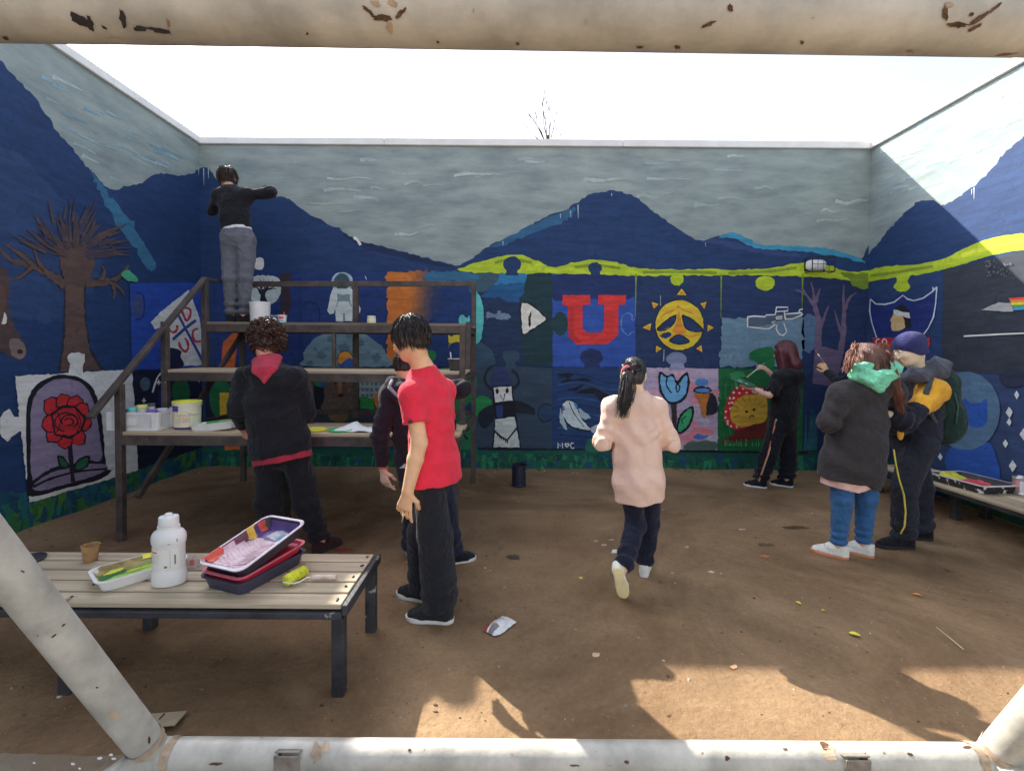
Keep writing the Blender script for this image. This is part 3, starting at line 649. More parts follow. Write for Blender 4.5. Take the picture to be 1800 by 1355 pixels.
for i in range(14): g.line([(562 + i * 10, 345), (566 + i * 10, 318)], 6, (40, 138, 66), taper=True)
g.ell(742, 345, 46, 80, (196, 112, 44)); g.done()
def ex(m_):
    m_.ell(388, 700, 20, 36, (20, 92, 56)); m_.fill([(392, 602), (420, 575), (412, 650), (388, 648)], (176, 84, 36), smooth=False).fill([(386, 690), (402, 690), (401, 735), (387, 737)], (196, 160, 30), smooth=False)
    m_.fill([(415, 650), (500, 650), (500, 700), (415, 700)], (30, 70, 160), smooth=False).fill([(395, 770), (428, 768), (430, 790), (395, 790)], (190, 94, 34), smooth=False)
q6 = panel("puzzle_panel", [(361, 643), (539, 645), (539, 784), (361, 782)], (18, 26, 54), label="black space panel with yellow and green shapes", extra=ex)

# ---- side wall in shade (left of the view)
ml = Motif("painted_mountains", 'L', wall_l, .001)
ml.fill([(-900, -900), (-300, -300), (-60, 30), (0, 105), (30, 140), (62, 172), (80, 200), (100, 232), (128, 262), (145, 285), (165, 305), (180, 322), (197, 334), (215, 328), (235, 326), (255, 318), (278, 305), (300, 306), (325, 308), (345, 301), (358, 296), (372, 296), (372, 560), (372, 812), (300, 838), (150, 890), (0, 950), (-300, 1080), (-900, 1320)], NAVY, n=4, jag=.9)
ml.fill([(160, 300), (178, 322), (200, 350), (232, 395), (262, 440), (274, 470), (262, 474), (238, 440), (208, 395), (182, 350)], (44, 98, 130), jag=1.5)
ml.fill([(-500, 250), (-200, 300), (0, 260), (60, 300), (150, 400), (180, 480), (100, 560), (0, 560), (-200, 600), (-500, 560)], (36, 60, 100), jag=2)
for x, l in ((353, 62), (357, 24), (349, 16)): ml.line([(x, 292), (x + .4, 292 + l)], 1.6, (150, 164, 176), taper=True)
ml.done()
cl_ = Motif("painted_clouds", 'L', wall_l, .0016, step=.00004)
for i in range(30):
    t = rr.uniform(0, 1); x = 90 + t * 230; top = 110 + (x - 90) * .64 + 14; botm = np.interp(x, [60, 100, 145, 197, 280, 350], [150, 215, 275, 325, 300, 290]); y = rr.uniform(min(top, botm), max(top, botm))
    if botm - top < 20: continue
    wv = rr.uniform(8, 26); cl_.line([(x - wv, y - wv * .5), (x - wv / 3, y - wv * .2 + rr.uniform(-2, 2)), (x + wv, y + wv * .45)], rr.uniform(3, 8), rr.choice([(118, 146, 158), (150, 163, 166), (128, 150, 158), (104, 138, 152)]), taper=True)
cl_.done()
Z1 = (0, 80, 3.08); Z2 = (0, 480, 2.822)
tr_ = Motif("painted_tree", 'L', wall_l, .0035, "brown bare tree with spreading branches", Z2)
TB = (84, 66, 62); TE = (40, 38, 52)
tr_.fill([(290, 490), (312, 300), (318, 120), (300, 0), (345, -120), (420, -130), (440, 0), (425, 90), (430, 260), (455, 380), (515, 480)], TE, smooth=False, jag=.5)
tr_.fill([(300, 490), (322, 300), (326, 110), (312, -10), (350, -120), (414, -125), (430, 0), (416, 90), (422, 260), (446, 390), (498, 480)], TB, smooth=False, jag=.5)
for ln, wv in (([(325, 60), (250, 10), (150, -40), (60, -60), (0, -120)], 44), ([(180, -20), (120, -80), (60, -120), (20, -150)], 26), ([(160, -30), (100, 20), (60, 30)], 20), ([(335, -60), (300, -140), (240, -190), (190, -230)], 44), ([(380, -110), (380, -220), (360, -300)], 40), ([(400, -110), (450, -190), (470, -260)], 36), ([(350, -120), (320, -220), (290, -280)], 34), ([(425, 50), (520, 45), (590, 20), (640, -40)], 40), ([(540, 45), (590, 70), (620, 110)], 24), ([(560, 60), (570, 100), (560, 130)], 18), ([(420, -60), (500, -130), (560, -160)], 34), ([(500, 40), (520, -10), (500, -40)], 20), ([(410, -110), (520, -200), (600, -230)], 30), ([(240, 5), (190, -60), (170, -120)], 24)):
    tr_.line(ln, wv + 8, TE, taper=True); tr_.line(ln, wv, TB, taper=True)
tr_.fill([(305, -120), (440, -130), (470, -60), (430, 40), (330, 40), (300, -40)], TB, jag=1)
r2 = random.Random(14)
for i in range(70):
    a = r2.uniform(-3.0, -.15); L0 = r2.uniform(40, 210); L1 = L0 + r2.uniform(60, 150)
    tr_.line([(375 + L0 * math.cos(a), -70 + L0 * math.sin(a)), (375 + L1 * math.cos(a + .1), -70 + L1 * math.sin(a + .1))], r2.uniform(10, 24), r2.choice([(66, 58, 70), (76, 62, 64), (58, 58, 80)]), taper=True)
tr_.fill([(600, 10), (625, -15), (650, -5), (672, 15), (685, 40), (640, 40)], (64, 150, 118)); tr_.done()
hs = Motif("painted_horse", 'L', wall_l, .0035, "brown horse head with pale muzzle", Z2)
hs.fill([(-160, 60), (-60, 20), (20, -30), (50, 60), (40, 150), (70, 260), (110, 330), (135, 390), (100, 430), (40, 410), (-40, 360), (-160, 330)], (72, 56, 58)).fill([(50, 330), (100, 330), (130, 385), (105, 425), (55, 400)], (112, 98, 96)).ell(100, 390, 14, 12, (34, 30, 36)).ell(18, 225, 17, 30, WHT).fill([(-60, 40), (10, 60), (30, 160), (-20, 300), (-90, 200)], (84, 62, 56)).done()
lt = panel("puzzle_panel", [(228, 498), (358, 497), (358, 648), (232, 650)], (28, 64, 150), wall_l, 'L', label="blue panel with white four-letter shield", extra=lambda m_: (m_.ell(242, 538, 11, 19, (52, 66, 110)), m_.line([(240, 515), (252, 520), (252, 555), (238, 562)], 2, (20, 30, 60))))
Z3 = (230, 480, 7.527)
g = Motif("painted_shield", 'L', lt, .0075, "tilted white shield with blue cross and red letters C D U C", Z3)
g.fill([(265, 650), (420, 490), (770, 220), (800, 300), (905, 600), (950, 900), (955, 1220), (690, 1225), (500, 1000), (485, 700), (320, 745)], (192, 200, 192), smooth=False)
BL = (44, 64, 130); RD = (168, 44, 66)
g.line([(600, 500), (720, 730), (960, 1180)], 42, BL, smooth=False).line([(555, 880), (720, 730), (860, 625)], 36, BL, smooth=False)
g.line([(665, 460), (770, 470), (790, 540), (740, 630), (690, 540), (665, 460)], 32, RD).line([(570, 600), (510, 640), (500, 730), (560, 785), (610, 750), (612, 690)], 30, RD).line([(890, 735), (830, 760), (820, 850), (860, 905), (930, 900)], 30, RD).line([(635, 910), (660, 990), (720, 1040), (760, 990), (745, 900), (715, 860)], 30, RD)
g.line([(650, 930), (680, 995), (725, 1020), (748, 985)], 7, BLK)
g.fill([(510, 1010), (600, 1000), (670, 1040), (660, 1110), (700, 1225), (510, 1260)], (22, 28, 62)); g.done()
rs = panel("puzzle_panel", [(27, 661), (120, 656), (123, 640), (118, 628), (125, 620), (138, 619), (149, 624), (149, 635), (144, 645), (147, 654), (232, 649), (236, 700), (243, 826), (198, 841), (120, 863), (53, 884), (46, 840), (37, 757), (20, 768), (12, 776), (0, 762), (0, 735), (8, 722), (16, 718), (25, 732), (34, 733)], (196, 202, 196), wall_l, 'L', label="white puzzle panel with red rose under a mauve dome", jag=.5)
g = Motif("painted_rose", 'L', rs, .0055, "red rose under a round-topped mauve dome", Z2)
g.fill([(135, 1080), (130, 800), (135, 640), (175, 560), (250, 515), (320, 504), (400, 520), (460, 570), (490, 650), (510, 760), (528, 960), (560, 970), (500, 1020), (350, 1060), (210, 1100), (140, 1105)], BLK, n=5)
g.fill([(162, 1030), (152, 800), (158, 650), (195, 580), (262, 532), (320, 523), (390, 538), (440, 585), (470, 660), (488, 760), (504, 920), (440, 930), (360, 960), (260, 970)], (128, 116, 142), n=5)
g.fill([(165, 1055), (230, 1000), (300, 975), (400, 950), (500, 945), (535, 965), (480, 1000), (350, 1040), (200, 1078)], (120, 110, 134)).line([(165, 1060), (250, 1020), (380, 985), (530, 970)], 12, BLK).line([(155, 1045), (230, 990), (300, 960), (420, 945), (440, 925)], 14, BLK)
g.line([(345, 830), (352, 920), (362, 1035)], 24, (34, 30, 40))
g.fill([(285, 905), (320, 915), (345, 965), (300, 965)], BLK).fill([(294, 915), (318, 924), (336, 958), (306, 957)], (34, 86, 62)).fill([(365, 980), (385, 925), (445, 905), (430, 965)], BLK).fill([(376, 972), (392, 934), (434, 916), (422, 958)], (34, 92, 66))
RO = (182, 34, 42)
for cx, cy, rx, ry in ((265, 665, 50, 55), (320, 640, 45, 42), (375, 650, 45, 42), (405, 690, 42, 50), (420, 745, 35, 42), (385, 815, 42, 42), (320, 830, 42, 40), (268, 800, 45, 42), (250, 745, 42, 48), (335, 740, 85, 85)):
    an_ = math.atan2(cy - 740, cx - 335); ca_, sa_1 = math.cos(an_), math.sin(an_)
    for kk_, col_ in ((1.0, BLK), (.86, RO)):
        g.fill([(cx + (u * ca_ - v * sa_1) * rx * kk_, cy + (u * sa_1 + v * ca_) * ry * kk_) for u, v in ((-1, -.5), (-.3, -1.0), (.45, -.95), (1.12, -.25), (.85, .5), (.2, 1.0), (-.8, .75))], col_, smooth=False, jag=.3)
for cx, cy, r_1 in ((330, 740, 58), (345, 735, 40), (342, 738, 22)):
    g.line([(cx + r_1 * math.cos(a), cy + r_1 * .8 * math.sin(a)) for a in np.arange(.3 + r_1, 5.6 + r_1, .6)], 7, BLK)
g.line([(285, 690), (300, 740), (280, 790)], 6, BLK).line([(380, 690), (400, 740), (380, 790)], 6, BLK).line([(310, 800), (345, 810), (380, 795)], 6, BLK); g.done()
def ex(m_):
    m_.ell(255, 675, 9, 12, (70, 86, 104)); m_.line([(268, 690), (276, 665), (284, 655)], 3, WHT)
    for x, y, r in ((253, 704, 6), (350, 668, 5), (279, 672, 6)): m_.fill([(x, y - r), (x + r * .25, y - r * .25), (x + r * .8, y), (x + r * .25, y + r * .25), (x, y + r), (x - r * .25, y + r * .25), (x - r * .8, y), (x - r * .25, y - r * .25)], WHT, smooth=False, jag=.1)
    m_.ell(318, 690, 16, 26, (18, 88, 52)); m_.ell(290, 700, 12, 22, (26, 36, 96))
panel("puzzle_panel", [(233, 651), (359, 646), (359, 784), (243, 825)], (18, 24, 48), wall_l, 'L', label="black starry panel with green and grey planets", extra=ex)
bs = Motif("painted_grass_band", 'L', wall_l, .0022, step=.00002)
lo = []
for i in range(60):
    x = 360 - i * 16; lo.append((x, 829 + (360 - x) * .40 + r_.uniform(-5, 4)))
bs.fill([(-560, 1010), (0, 862), (60, 870), (140, 855), (243, 822), (362, 783)] + lo, (20, 72, 92), smooth=False, jag=1.2)
for i in range(240):
    x = r_.uniform(-90, 352); low_ = 829 + (360 - x) * .385; f_ = 1 + (360 - x) / 450; y = low_ - r_.uniform(8, 52) * f_; hgt = r_.uniform(8, 26) * f_
    bs.line([(x, y), (x + r_.uniform(-5, 5), y + hgt / 2), (x + r_.uniform(-8, 8), min(y + hgt, low_))], r_.uniform(6, 18) * f_ * .8, r_.choice([(38, 92, 52), (26, 98, 80), (62, 108, 40), (20, 62, 84), (44, 100, 58), (24, 84, 100), (20, 70, 88)]), taper=True)
bs.done()

# ---- side wall half in sun (right of the view)
mr = Motif("painted_mountains", 'R', wall_r, .001)
mr.fill([(1500, 470), (1516, 457), (1540, 432), (1570, 396), (1598, 366), (1622, 353), (1640, 352), (1656, 361), (1680, 350), (1702, 334), (1740, 300), (1770, 266), (1800, 240), (1900, 150), (2200, -200), (2900, -900), (2900, 1400), (2200, 1100), (1800, 945), (1640, 876), (1500, 815)], NAVY, n=4, jag=.9)
mr.line([(1712, 330), (1712, 350)], 2, (170, 182, 190), taper=True).line([(1708, 333), (1708, 342)], 2, (170, 182, 190), taper=True)
mr.done()
cl_ = Motif("painted_clouds", 'R', wall_r, .0016, step=.00004)
for i in range(34):
    x = rr.uniform(1545, 1800); top = 262 - (x - 1530) * .57 + 10; botm = np.interp(x, [1540, 1600, 1656, 1740, 1800], [420, 355, 350, 290, 230]); y = rr.uniform(top, botm - 6)
    wv = rr.uniform(8, 26); cl_.line([(x - wv, y + wv * .3), (x - wv / 3, y + rr.uniform(-2, 2)), (x + wv, y - wv * .35)], rr.uniform(3, 9), rr.choice([(128, 148, 156), (150, 163, 166), (138, 154, 160), (120, 144, 152)]), taper=True)
cl_.done()
hr = Motif("painted_hills", 'R', wall_r, .003)
hr.fill([(1505, 482), (1522, 477), (1560, 468), (1610, 465), (1660, 454), (1700, 434), (1745, 418), (1800, 410), (1900, 405), (2100, 420), (2100, 470), (1900, 445), (1800, 440), (1740, 450), (1680, 468), (1620, 482), (1560, 490), (1522, 496), (1505, 498)], LIME)
hr.fill([(1577, 482), (1600, 480), (1596, 495), (1600, 505), (1592, 512), (1580, 512), (1571, 505), (1576, 495)], LIME)
hr.line([(1690, 450), (1740, 434), (1800, 424), (1880, 420)], 9, (186, 196, 40)).line([(1530, 485), (1580, 478), (1640, 468)], 5, (120, 142, 36)); hr.done()
dkp = panel("puzzle_panel", [(1658, 474), (1700, 466), (1800, 440), (2200, 440), (2200, 700), (1800, 662), (1655, 650)], (44, 50, 62), wall_r, 'R', .002, label="charcoal panel with rainbow stripes and white lines")
g = Motif("painted_stripes", 'R', dkp, .0045, "rainbow stripes beside white ruled lines")
for i, c in enumerate([(214, 60, 44), (226, 120, 40), (226, 190, 50), (70, 150, 80), (50, 130, 190)]):
    y = 524 + i * 4.2; g.fill([(1773 + i * 2, y), (1900, y - 7), (1900, y - 1.5), (1775 + i * 2, y + 4.3)], c, smooth=False, jag=.2)
g.fill([(1723, 545), (1755, 532), (1778, 533), (1782, 548)], (150, 152, 152), smooth=False).line([(1694, 591), (1750, 588), (1860, 583)], 3, WHT, smooth=False)
rq = random.Random(31)
for i in range(40): g.ell(rq.uniform(1732, 1776), rq.uniform(458, 486), rq.uniform(1, 2.6), rq.uniform(.8, 1.6), (92, 94, 98), n=7)
g.done()
sh = panel("puzzle_panel", [(1520, 497), (1560, 491), (1657, 475), (1655, 650), (1516, 650)], (32, 56, 98), wall_r, 'R', .002, label="navy panel with club shield")
Z8 = (1500, 480, 7.528)
g = Motif("painted_shield", 'R', sh, .0045, "white-outlined blue shield with a headbanded profile above a red band", Z8)
SHP = [(225, 345), (300, 410), (420, 415), (540, 385), (655, 295), (720, 345), (800, 365), (920, 335), (1040, 250), (1105, 185), (1090, 400), (1060, 580), (990, 730), (900, 850), (640, 880), (310, 860), (245, 660), (215, 500)]
g.fill(SHP, (26, 42, 104), smooth=False).line(SHP[:10] , 17, (176, 186, 204), smooth=False).line(SHP[9:14], 20, (176, 186, 204), smooth=False).line([(310, 860), (245, 660), (215, 500), (225, 345)], 17, (176, 186, 204), smooth=False).line([(1052, 185), (1060, 240)], 14, (176, 186, 204))
g.fill([(495, 640), (525, 560), (535, 500), (560, 450), (640, 415), (720, 470), (750, 540), (760, 620), (780, 720), (680, 740), (640, 560)], (26, 28, 40), smooth=False).fill([(528, 545), (640, 540), (668, 640), (690, 720), (600, 770), (510, 765), (498, 720), (505, 645), (490, 635)], (196, 164, 112), smooth=False).fill([(532, 480), (640, 510), (740, 525), (755, 598), (650, 575), (528, 545)], (190, 190, 186), smooth=False)
g.fill([(255, 855), (1018, 850), (1012, 980), (280, 990)], (178, 34, 44), smooth=False)
for cx, nm in ((330, 'C'), (412, 'O'), (560, 'L'), (700, 'O'), (880, 'C')):
    if nm == 'O': g.line([(cx + 30 * math.cos(a), 918 + 44 * math.sin(a)) for a in np.arange(0, 6.2, .5)], 15, (206, 196, 198), closed=True)
    elif nm == 'C': g.line([(cx + 30 * math.cos(a), 918 + 44 * math.sin(a)) for a in np.arange(.8, 5.6, .5)], 15, (206, 196, 198))
    else: g.line([(cx - 20, 875), (cx - 20, 960), (cx + 26, 960)], 15, (206, 196, 198), smooth=False)
g.done()
sp = panel("puzzle_panel", [(1516, 652), (1655, 652), (1800, 664), (2200, 702), (2200, 1010), (1800, 905), (1516, 790)], (44, 62, 98), wall_r, 'R', .002, label="blue panel with pale ring and white diamonds")
g = Motif("painted_ring", 'R', sp, .0045, "pale blue disc with a deeper blue shape inside")
g.fill([(1672, 785), (1700, 790), (1742, 780), (1758, 852), (1720, 846), (1664, 822)], (30, 74, 152))
g.ell(1697, 722, 61, 69, (74, 104, 132)).fill([(1694, 701), (1706, 708), (1722, 708), (1733, 702), (1736, 735), (1730, 748), (1712, 752), (1698, 742), (1691, 728)], (30, 76, 156)); g.ell(1780, 665, 24, 16, (34, 42, 64)); g.done()
g = Motif("painted_diamonds", 'R', sp, .0065, "scattered white four-pointed diamonds")
for x, y, r in ((1787, 694, 8), (1774, 725, 10), (1774, 742, 7), (1799, 763, 11), (1767, 779, 8), (1780, 819, 11), (1653, 803, 7), (1642, 783, 5)): g.fill([(x, y - r), (x + r * .6, y), (x, y + r), (x - r * .6, y)], (186, 194, 204), smooth=False, jag=.3)
g.done()
br = Motif("painted_grass_band", 'R', wall_r, .0036)
lo = [(1500 + i * 16, 812 + i * 16 * .395 + r_.uniform(-5, 3)) for i in range(44)]
br.fill([(2220, 1040), (1800, 885), (1660, 838), (1500, 792)] + lo, (24, 82, 60), smooth=False, jag=1.2)
for i in range(26):
    x = r_.uniform(1520, 1830); y = 790 + (x - 1500) * .31 + r_.uniform(4, 14); wv = r_.uniform(8, 24); br.fill([(x, y), (x + wv, y + wv * .36), (x + wv, y + wv * .36 + 16), (x, y + 16)], r_.choice([(40, 110, 64), (20, 62, 52), (30, 92, 76), (70, 92, 60)]), jag=1.2)
br.done()
# ------------------------------------------------------------------ helpers for small things
def rrect(L_, W_, r, n=4):
    o = []
    for sx, sy, a0 in ((1, 1, 0), (-1, 1, 90), (-1, -1, 180), (1, -1, 270)):
        for i in range(n + 1):
            a = math.radians(a0 + 90 * i / n); o.append((sx * (L_ / 2 - r) + r * math.cos(a), sy * (W_ / 2 - r) + r * math.sin(a)))
    return o
def text_geo(s, size):
    cu = bpy.data.curves.new("t", 'FONT'); cu.body = s; cu.size = size; cu.align_x = 'CENTER'
    ob = bpy.data.objects.new("t", cu); COL.objects.link(ob)
    dg = bpy.context.evaluated_depsgraph_get(); me = ob.evaluated_get(dg).to_mesh()
    V = [v.co.copy() for v in me.vertices]; F = [tuple(p.vertices) for p in me.polygons]
    ob.evaluated_get(dg).to_mesh_clear(); bpy.data.objects.remove(ob); bpy.data.curves.remove(cu)
    return V, F
def xf(V, loc, rz=0.0, R=None):
    M = Matrix.Rotation(rz, 3, 'Z') if R is None else R
    return [M @ Vector(v) + Vector(loc) for v in V]
# ------------------------------------------------------------------ football goal that frames the view
M_PIPE = mat("white_pipe_paint", (.37, .352, .312), rough=.42, var=.2, scale=7, bump=.12, bscale=30, coord='World', spec=.45, speck=(.16, .09, .05), speck_amt=.285, speck_scale=22)
M_RUST = mat("rust", (.10, .055, .032), rough=.95, var=.35, scale=30, bump=.5, bscale=90)
M_INK = mat("dark_marker", (.03, .028, .03), rough=.8, var=.2, scale=20)
M_TAN = mat("worn_primer", (.36, .27, .19), rough=.9, var=.3, scale=14)
PR = .052
bL = at_z(268, 1329, .085); bR = at_z(1738, 1331, .085); by = (bL.y + bR.y) / 2
bL.y = bR.y = by; bL.z = bR.z = PR + .03
tL = Vector((-1.62, .80, 2.083)); tR = Vector((1.90, .80, 2.058))
goal = empty("football_goal", (0, by, 0), 0, "white pipe football goal frame with rust spots nearest the viewer", "goal frame")
def pipe(name, a, b, r=PR, n=10):
    a, b = Vector(a), Vector(b); return tube(name, [a + (b - a) * (i / n) for i in range(n + 1)], r, M_PIPE, goal, 28)
cb = pipe("crossbar", tL + Vector((-.06, 0, 0)), tR + Vector((.06, 0, 0))); bb = pipe("ground_bar", bL - Vector((.03, 0, 0)), bR + Vector((.03, 0, 0)))
dl = pipe("stay", bL, tL); dr = pipe("stay", bR, tR)
pipe("post", (tL.x, tL.y, .03), tL - Vector((0, 0, .02))); pipe("post", (tR.x, tR.y, .03), tR - Vector((0, 0, .02)))
pipe("side_bar", bL, (tL.x, tL.y, PR + .03)); pipe("side_bar", bR, (tR.x, tR.y, PR + .03))
def weld(p, ax):
    V_, F_ = [], []; rg_ = random.Random(int(p[0] * 100)); fr = frame_z(ax); n = 26
    for k in (-1, 1):
        for j in range(n):
            a = 6.283 * j / n; rr_ = PR + .004 * rg_.random() + .001; V_.append(Vector(p) + fr @ Vector((rr_ * math.cos(a), rr_ * math.sin(a), k * (.008 + .01 * rg_.random()))))
    for j in range(n): q = (j + 1) % n; F_.append((j, q, n + q, n + j))
    mesh("weld_seam", V_, F_, M_TAN, goal, smooth=True)
def patch(a, b, px_pts, m, nm, r=PR, host=None):
    """paint or rust patch lying on the pipe surface: pixels cast on to the cylinder a-b"""
    a, b = Vector(a), Vector(b); ax = (b - a).normalized(); P = []
    for px, py in px_pts:
        d = ray(px, py).normalized(); o = CAMP - a
        dp = d - ax * d.dot(ax); op = o - ax * o.dot(ax); rr_ = r + .0012
        A = dp.dot(dp); B = 2 * dp.dot(op); Cc = op.dot(op) - rr_ * rr_; disc = B * B - 4 * A * Cc
        t = (-B - math.sqrt(disc)) / (2 * A) if disc > 0 else -B / (2 * A)
        P.append(CAMP + d * t)
    F_ = [tuple(t) for t in tessellate_polygon([[Vector((q[0], q[1], 0)) for q in px_pts]])]
    mesh(nm, P, F_, m, host, smooth=False)
def blot(cx, cy, rx, ry, seed, n=16, sl=0.0):
    r = random.Random(seed); o = []
    for i in range(n):
        a = 6.283 * i / n; k = r.uniform(.6, 1.1); x, y = rx * k * math.cos(a), ry * k * math.sin(a); o.append((cx + x, cy + y + sl * x))
    return o
for i, (x, y, rx, ry, sl, m_) in enumerate([(140, 36, 20, 11, .5, M_INK), (158, 42, 8, 14, .9, M_INK), (183, 49, 5, 3, .6, M_INK), (216, 35, 8, 16, 1.1, M_INK), (248, 51, 14, 7, .1, M_INK), (280, 54, 22, 5, .15, M_INK), (205, 70, 14, 3, .2, M_TAN), (10, 68, 8, 4, .3, M_RUST),
        (648, 20, 13, 5, .8, M_RUST), (672, 32, 22, 7, .1, M_RUST), (704, 24, 12, 6, -.8, M_RUST), (660, 6, 10, 6, .3, M_TAN), (690, 6, 9, 8, .3, M_TAN), (685, 50, 7, 12, .2, M_TAN),
        (1662, 24, 6, 14, .3, M_RUST), (1685, 44, 20, 6, 0, M_RUST), (1720, 34, 22, 6, -.6, M_RUST), (1712, 50, 15, 4, -.5, M_RUST), (1708, 26, 5, 4, 0, M_RUST), (1668, 8, 10, 6, 0, M_TAN), (1750, 14, 12, 4, -.8, M_RUST),
        (1284, 14, 6, 8, .4, M_RUST), (1245, 44, 14, 4, -.4, M_RUST), (1190, 84, 6, 4, 0, M_RUST), (910, 78, 4, 3, 0, M_RUST), (1030, 40, 4, 5, 0, M_TAN), (1410, 76, 4, 4, 0, M_RUST), (1600, 92, 8, 3, 0, M_TAN), (1125, 84, 8, 3, 0, M_RUST), (540, 60, 3, 3, 0, M_RUST), (770, 75, 3, 3, 0, M_RUST), (450, 40, 3, 3, 0, M_TAN)]):
    patch(tL, tR, blot(x, y, rx, ry, i, sl=sl), m_, "paint_chip", host=cb)
for i, (x, y, rx, ry, sl, m_) in enumerate([(556, 1322, 13, 20, -.2, M_TAN), (573, 1312, 8, 12, -.3, M_TAN), (492, 1332, 5, 14, 0, M_RUST), (1458, 1322, 14, 18, .4, M_TAN), (1518, 1335, 8, 14, 0, M_RUST), (1450, 1310, 9, 8, .4, M_RUST), (1278, 1332, 5, 5, 0, M_RUST), (380, 1342, 14, 3, 0, M_RUST), (1102, 1339, 5, 4, 0, M_RUST), (1010, 1345, 10, 2, 0, M_RUST), (1700, 1312, 8, 3, 0, M_RUST), (720, 1318, 4, 3, 0, M_RUST), (900, 1326, 3, 4, 0, M_TAN), (1380, 1316, 5, 2, 0, M_RUST), (1600, 1325, 6, 3, .3, M_RUST)]):
    patch(bL, bR, blot(x, y, rx, ry, 50 + i, sl=sl), m_, "paint_chip", host=bb)
for i, (x, y, rx, ry, sl, m_) in enumerate([(40, 1004, 4, 2, .5, M_INK), (95, 1117, 6, 2, -.6, M_RUST), (112, 1098, 4, 2, -.6, M_RUST), (170, 1208, 3, 2, 0, M_RUST), (66, 1117, 2, 1.5, 0, M_RUST), (262, 1300, 3, 8, -.5, M_RUST), (200, 1255, 12, 10, .2, M_TAN)]):
    patch(bL, tL, blot(x, y, rx, ry, 90 + i, sl=sl), m_, "paint_chip", host=dl)
weld(bL + (tL - bL).normalized() * .07, tL - bL); weld(bR + (tR - bR).normalized() * .06, tR - bR); weld(bL + Vector((.065, 0, 0)), (1, 0, 0)); weld(bR - Vector((.065, 0, 0)), (1, 0, 0))
M_BRKT = mat("bracket_steel", (.22, .19, .165), rough=.6, var=.25, scale=20, metal=.3)
for px in (517, 1488):
    p = at_y(px, 1330, by); bm = bmesh.new()
    bm_box(bm, (p.x, by - PR - .004, PR + .012), (.085, .006, .135), bevel=.002); bm_box(bm, (p.x, by - PR + .022, PR + .076), (.085, .05, .006), Matrix.Rotation(-.5, 3, 'X'), bevel=.002)
    br_ = from_bm("bracket", bm, M_BRKT, goal)
    V_, F_ = tube_geo([(p.x, by - PR - .006, PR + .02), (p.x, by - PR - .014, PR + .02)], .012, 8); mesh("bolt", V_, F_, M_BRKT, br_)

# ------------------------------------------------------------------ stepped stand against the end wall
M_STEEL = mat("brown_steel", (.066, .052, .047), rough=.55, var=.3, scale=9, bump=.15, bscale=60, coord='World', spec=.4, speck=(.19, .16, .14), speck_amt=.30, speck_scale=26)
M_WOOD = mat("pale_plank", (.42, .33, .22), rough=.75, var=.22, scale=4, stretch=(.25, 7, 7), bump=.2, bscale=60, coord='World')
M_WOOD2 = mat("dark_plank", (.20, .15, .11), rough=.8, var=.3, scale=4, stretch=(.25, 7, 7), bump=.25, bscale=60, coord='World')
SX0, SX1, SXM = -3.05, -.435, -1.77
YF = (3.60, 4.08, 4.61, 5.25); TZ = (.85, 1.317, 1.77)
stand = empty("stepped_stand", ((SX0 + SX1) / 2, 4.5, 0), 0, "three-tier brown steel stand with plank treads and sloping handrail", "stand")
S = .05
for X in (SX0, SX1):
    left = X < -2
    ins = 1 if left else -1
    bar("post", (X, YF[0], -.02), (X, YF[0], 1.225 if left else TZ[0] - .02), S, S, M_STEEL, stand)
    bar("post", (X, YF[1], TZ[0] - .04), (X, YF[1], 1.74 if left else TZ[2] - .06), S, S, M_STEEL, stand)
    bar("post", (X, YF[2], TZ[1] - .04), (X, YF[2], 2.20 if left else TZ[2] + .02), S, S, M_STEEL, stand)
    bar("post", (X, YF[3], -.02), (X, YF[3], 2.235), S, S, M_STEEL, stand)
    a, b = Vector((X + ins * .03, YF[0] + .12, .30)), Vector((X + ins * .03, YF[3] - .03, 1.70)); bar("brace", a, b, .035, .05, M_STEEL, stand)
    for k in range(3): bar("tread_bearer", (X + ins * .002, YF[k] + .02, TZ[k] - .065), (X + ins * .002, YF[3] - .025, TZ[k] - .065), .045, .045, M_STEEL, stand)
for k in range(2): bar("post", (SXM, YF[k + 1], TZ[k] - .03), (SXM, YF[k + 1], TZ[k + 1] - .06), .035, .035, M_STEEL, stand)
bar("post", (SXM, YF[0] + .03, -.02), (SXM, YF[0] + .03, TZ[0] - .05), S, S, M_STEEL, stand)
bar("post", (SXM, YF[3] + .002, .74), (SXM, YF[3] + .002, 2.22), .06, S, M_STEEL, stand)
for k in range(3):
    bar("front_rail", (SX0 + .026, YF[k] - .005, TZ[k] - .058), (SX1 - .026, YF[k] - .005, TZ[k] - .058), .05, .075, M_STEEL, stand)
bar("back_rail", (SX0 + .026, YF[3] + .004, .80), (SX1 - .026, YF[3] + .004, .80), .045, .05, M_STEEL, stand)
bar("back_rail", (SX0 + .026, YF[3] + .004, TZ[2] - .06), (SX1 - .026, YF[3] + .004, TZ[2] - .06), .045, .05, M_STEEL, stand)
bar("mid_rail", (SX0 + .026, YF[3] - .03, 1.20), (SX1 - .026, YF[3] - .03, 1.20), .03, .045, M_STEEL, stand)
bar("hand_rail", (SX0, YF[3], 2.238), (SX1 + .025, YF[3], 2.262), .03, .06, M_STEEL, stand)
bar("hand_rail", (SX0, YF[2] - .01, 2.198), (SX0, YF[3] + .02, 2.238), .05, .03, M_STEEL, stand)
bar("hand_rail", (SX0, 3.34, 1.0), (SX0, YF[2] + .005, 2.205), .055, .03, M_STEEL, stand)
rgp = random.Random(21)
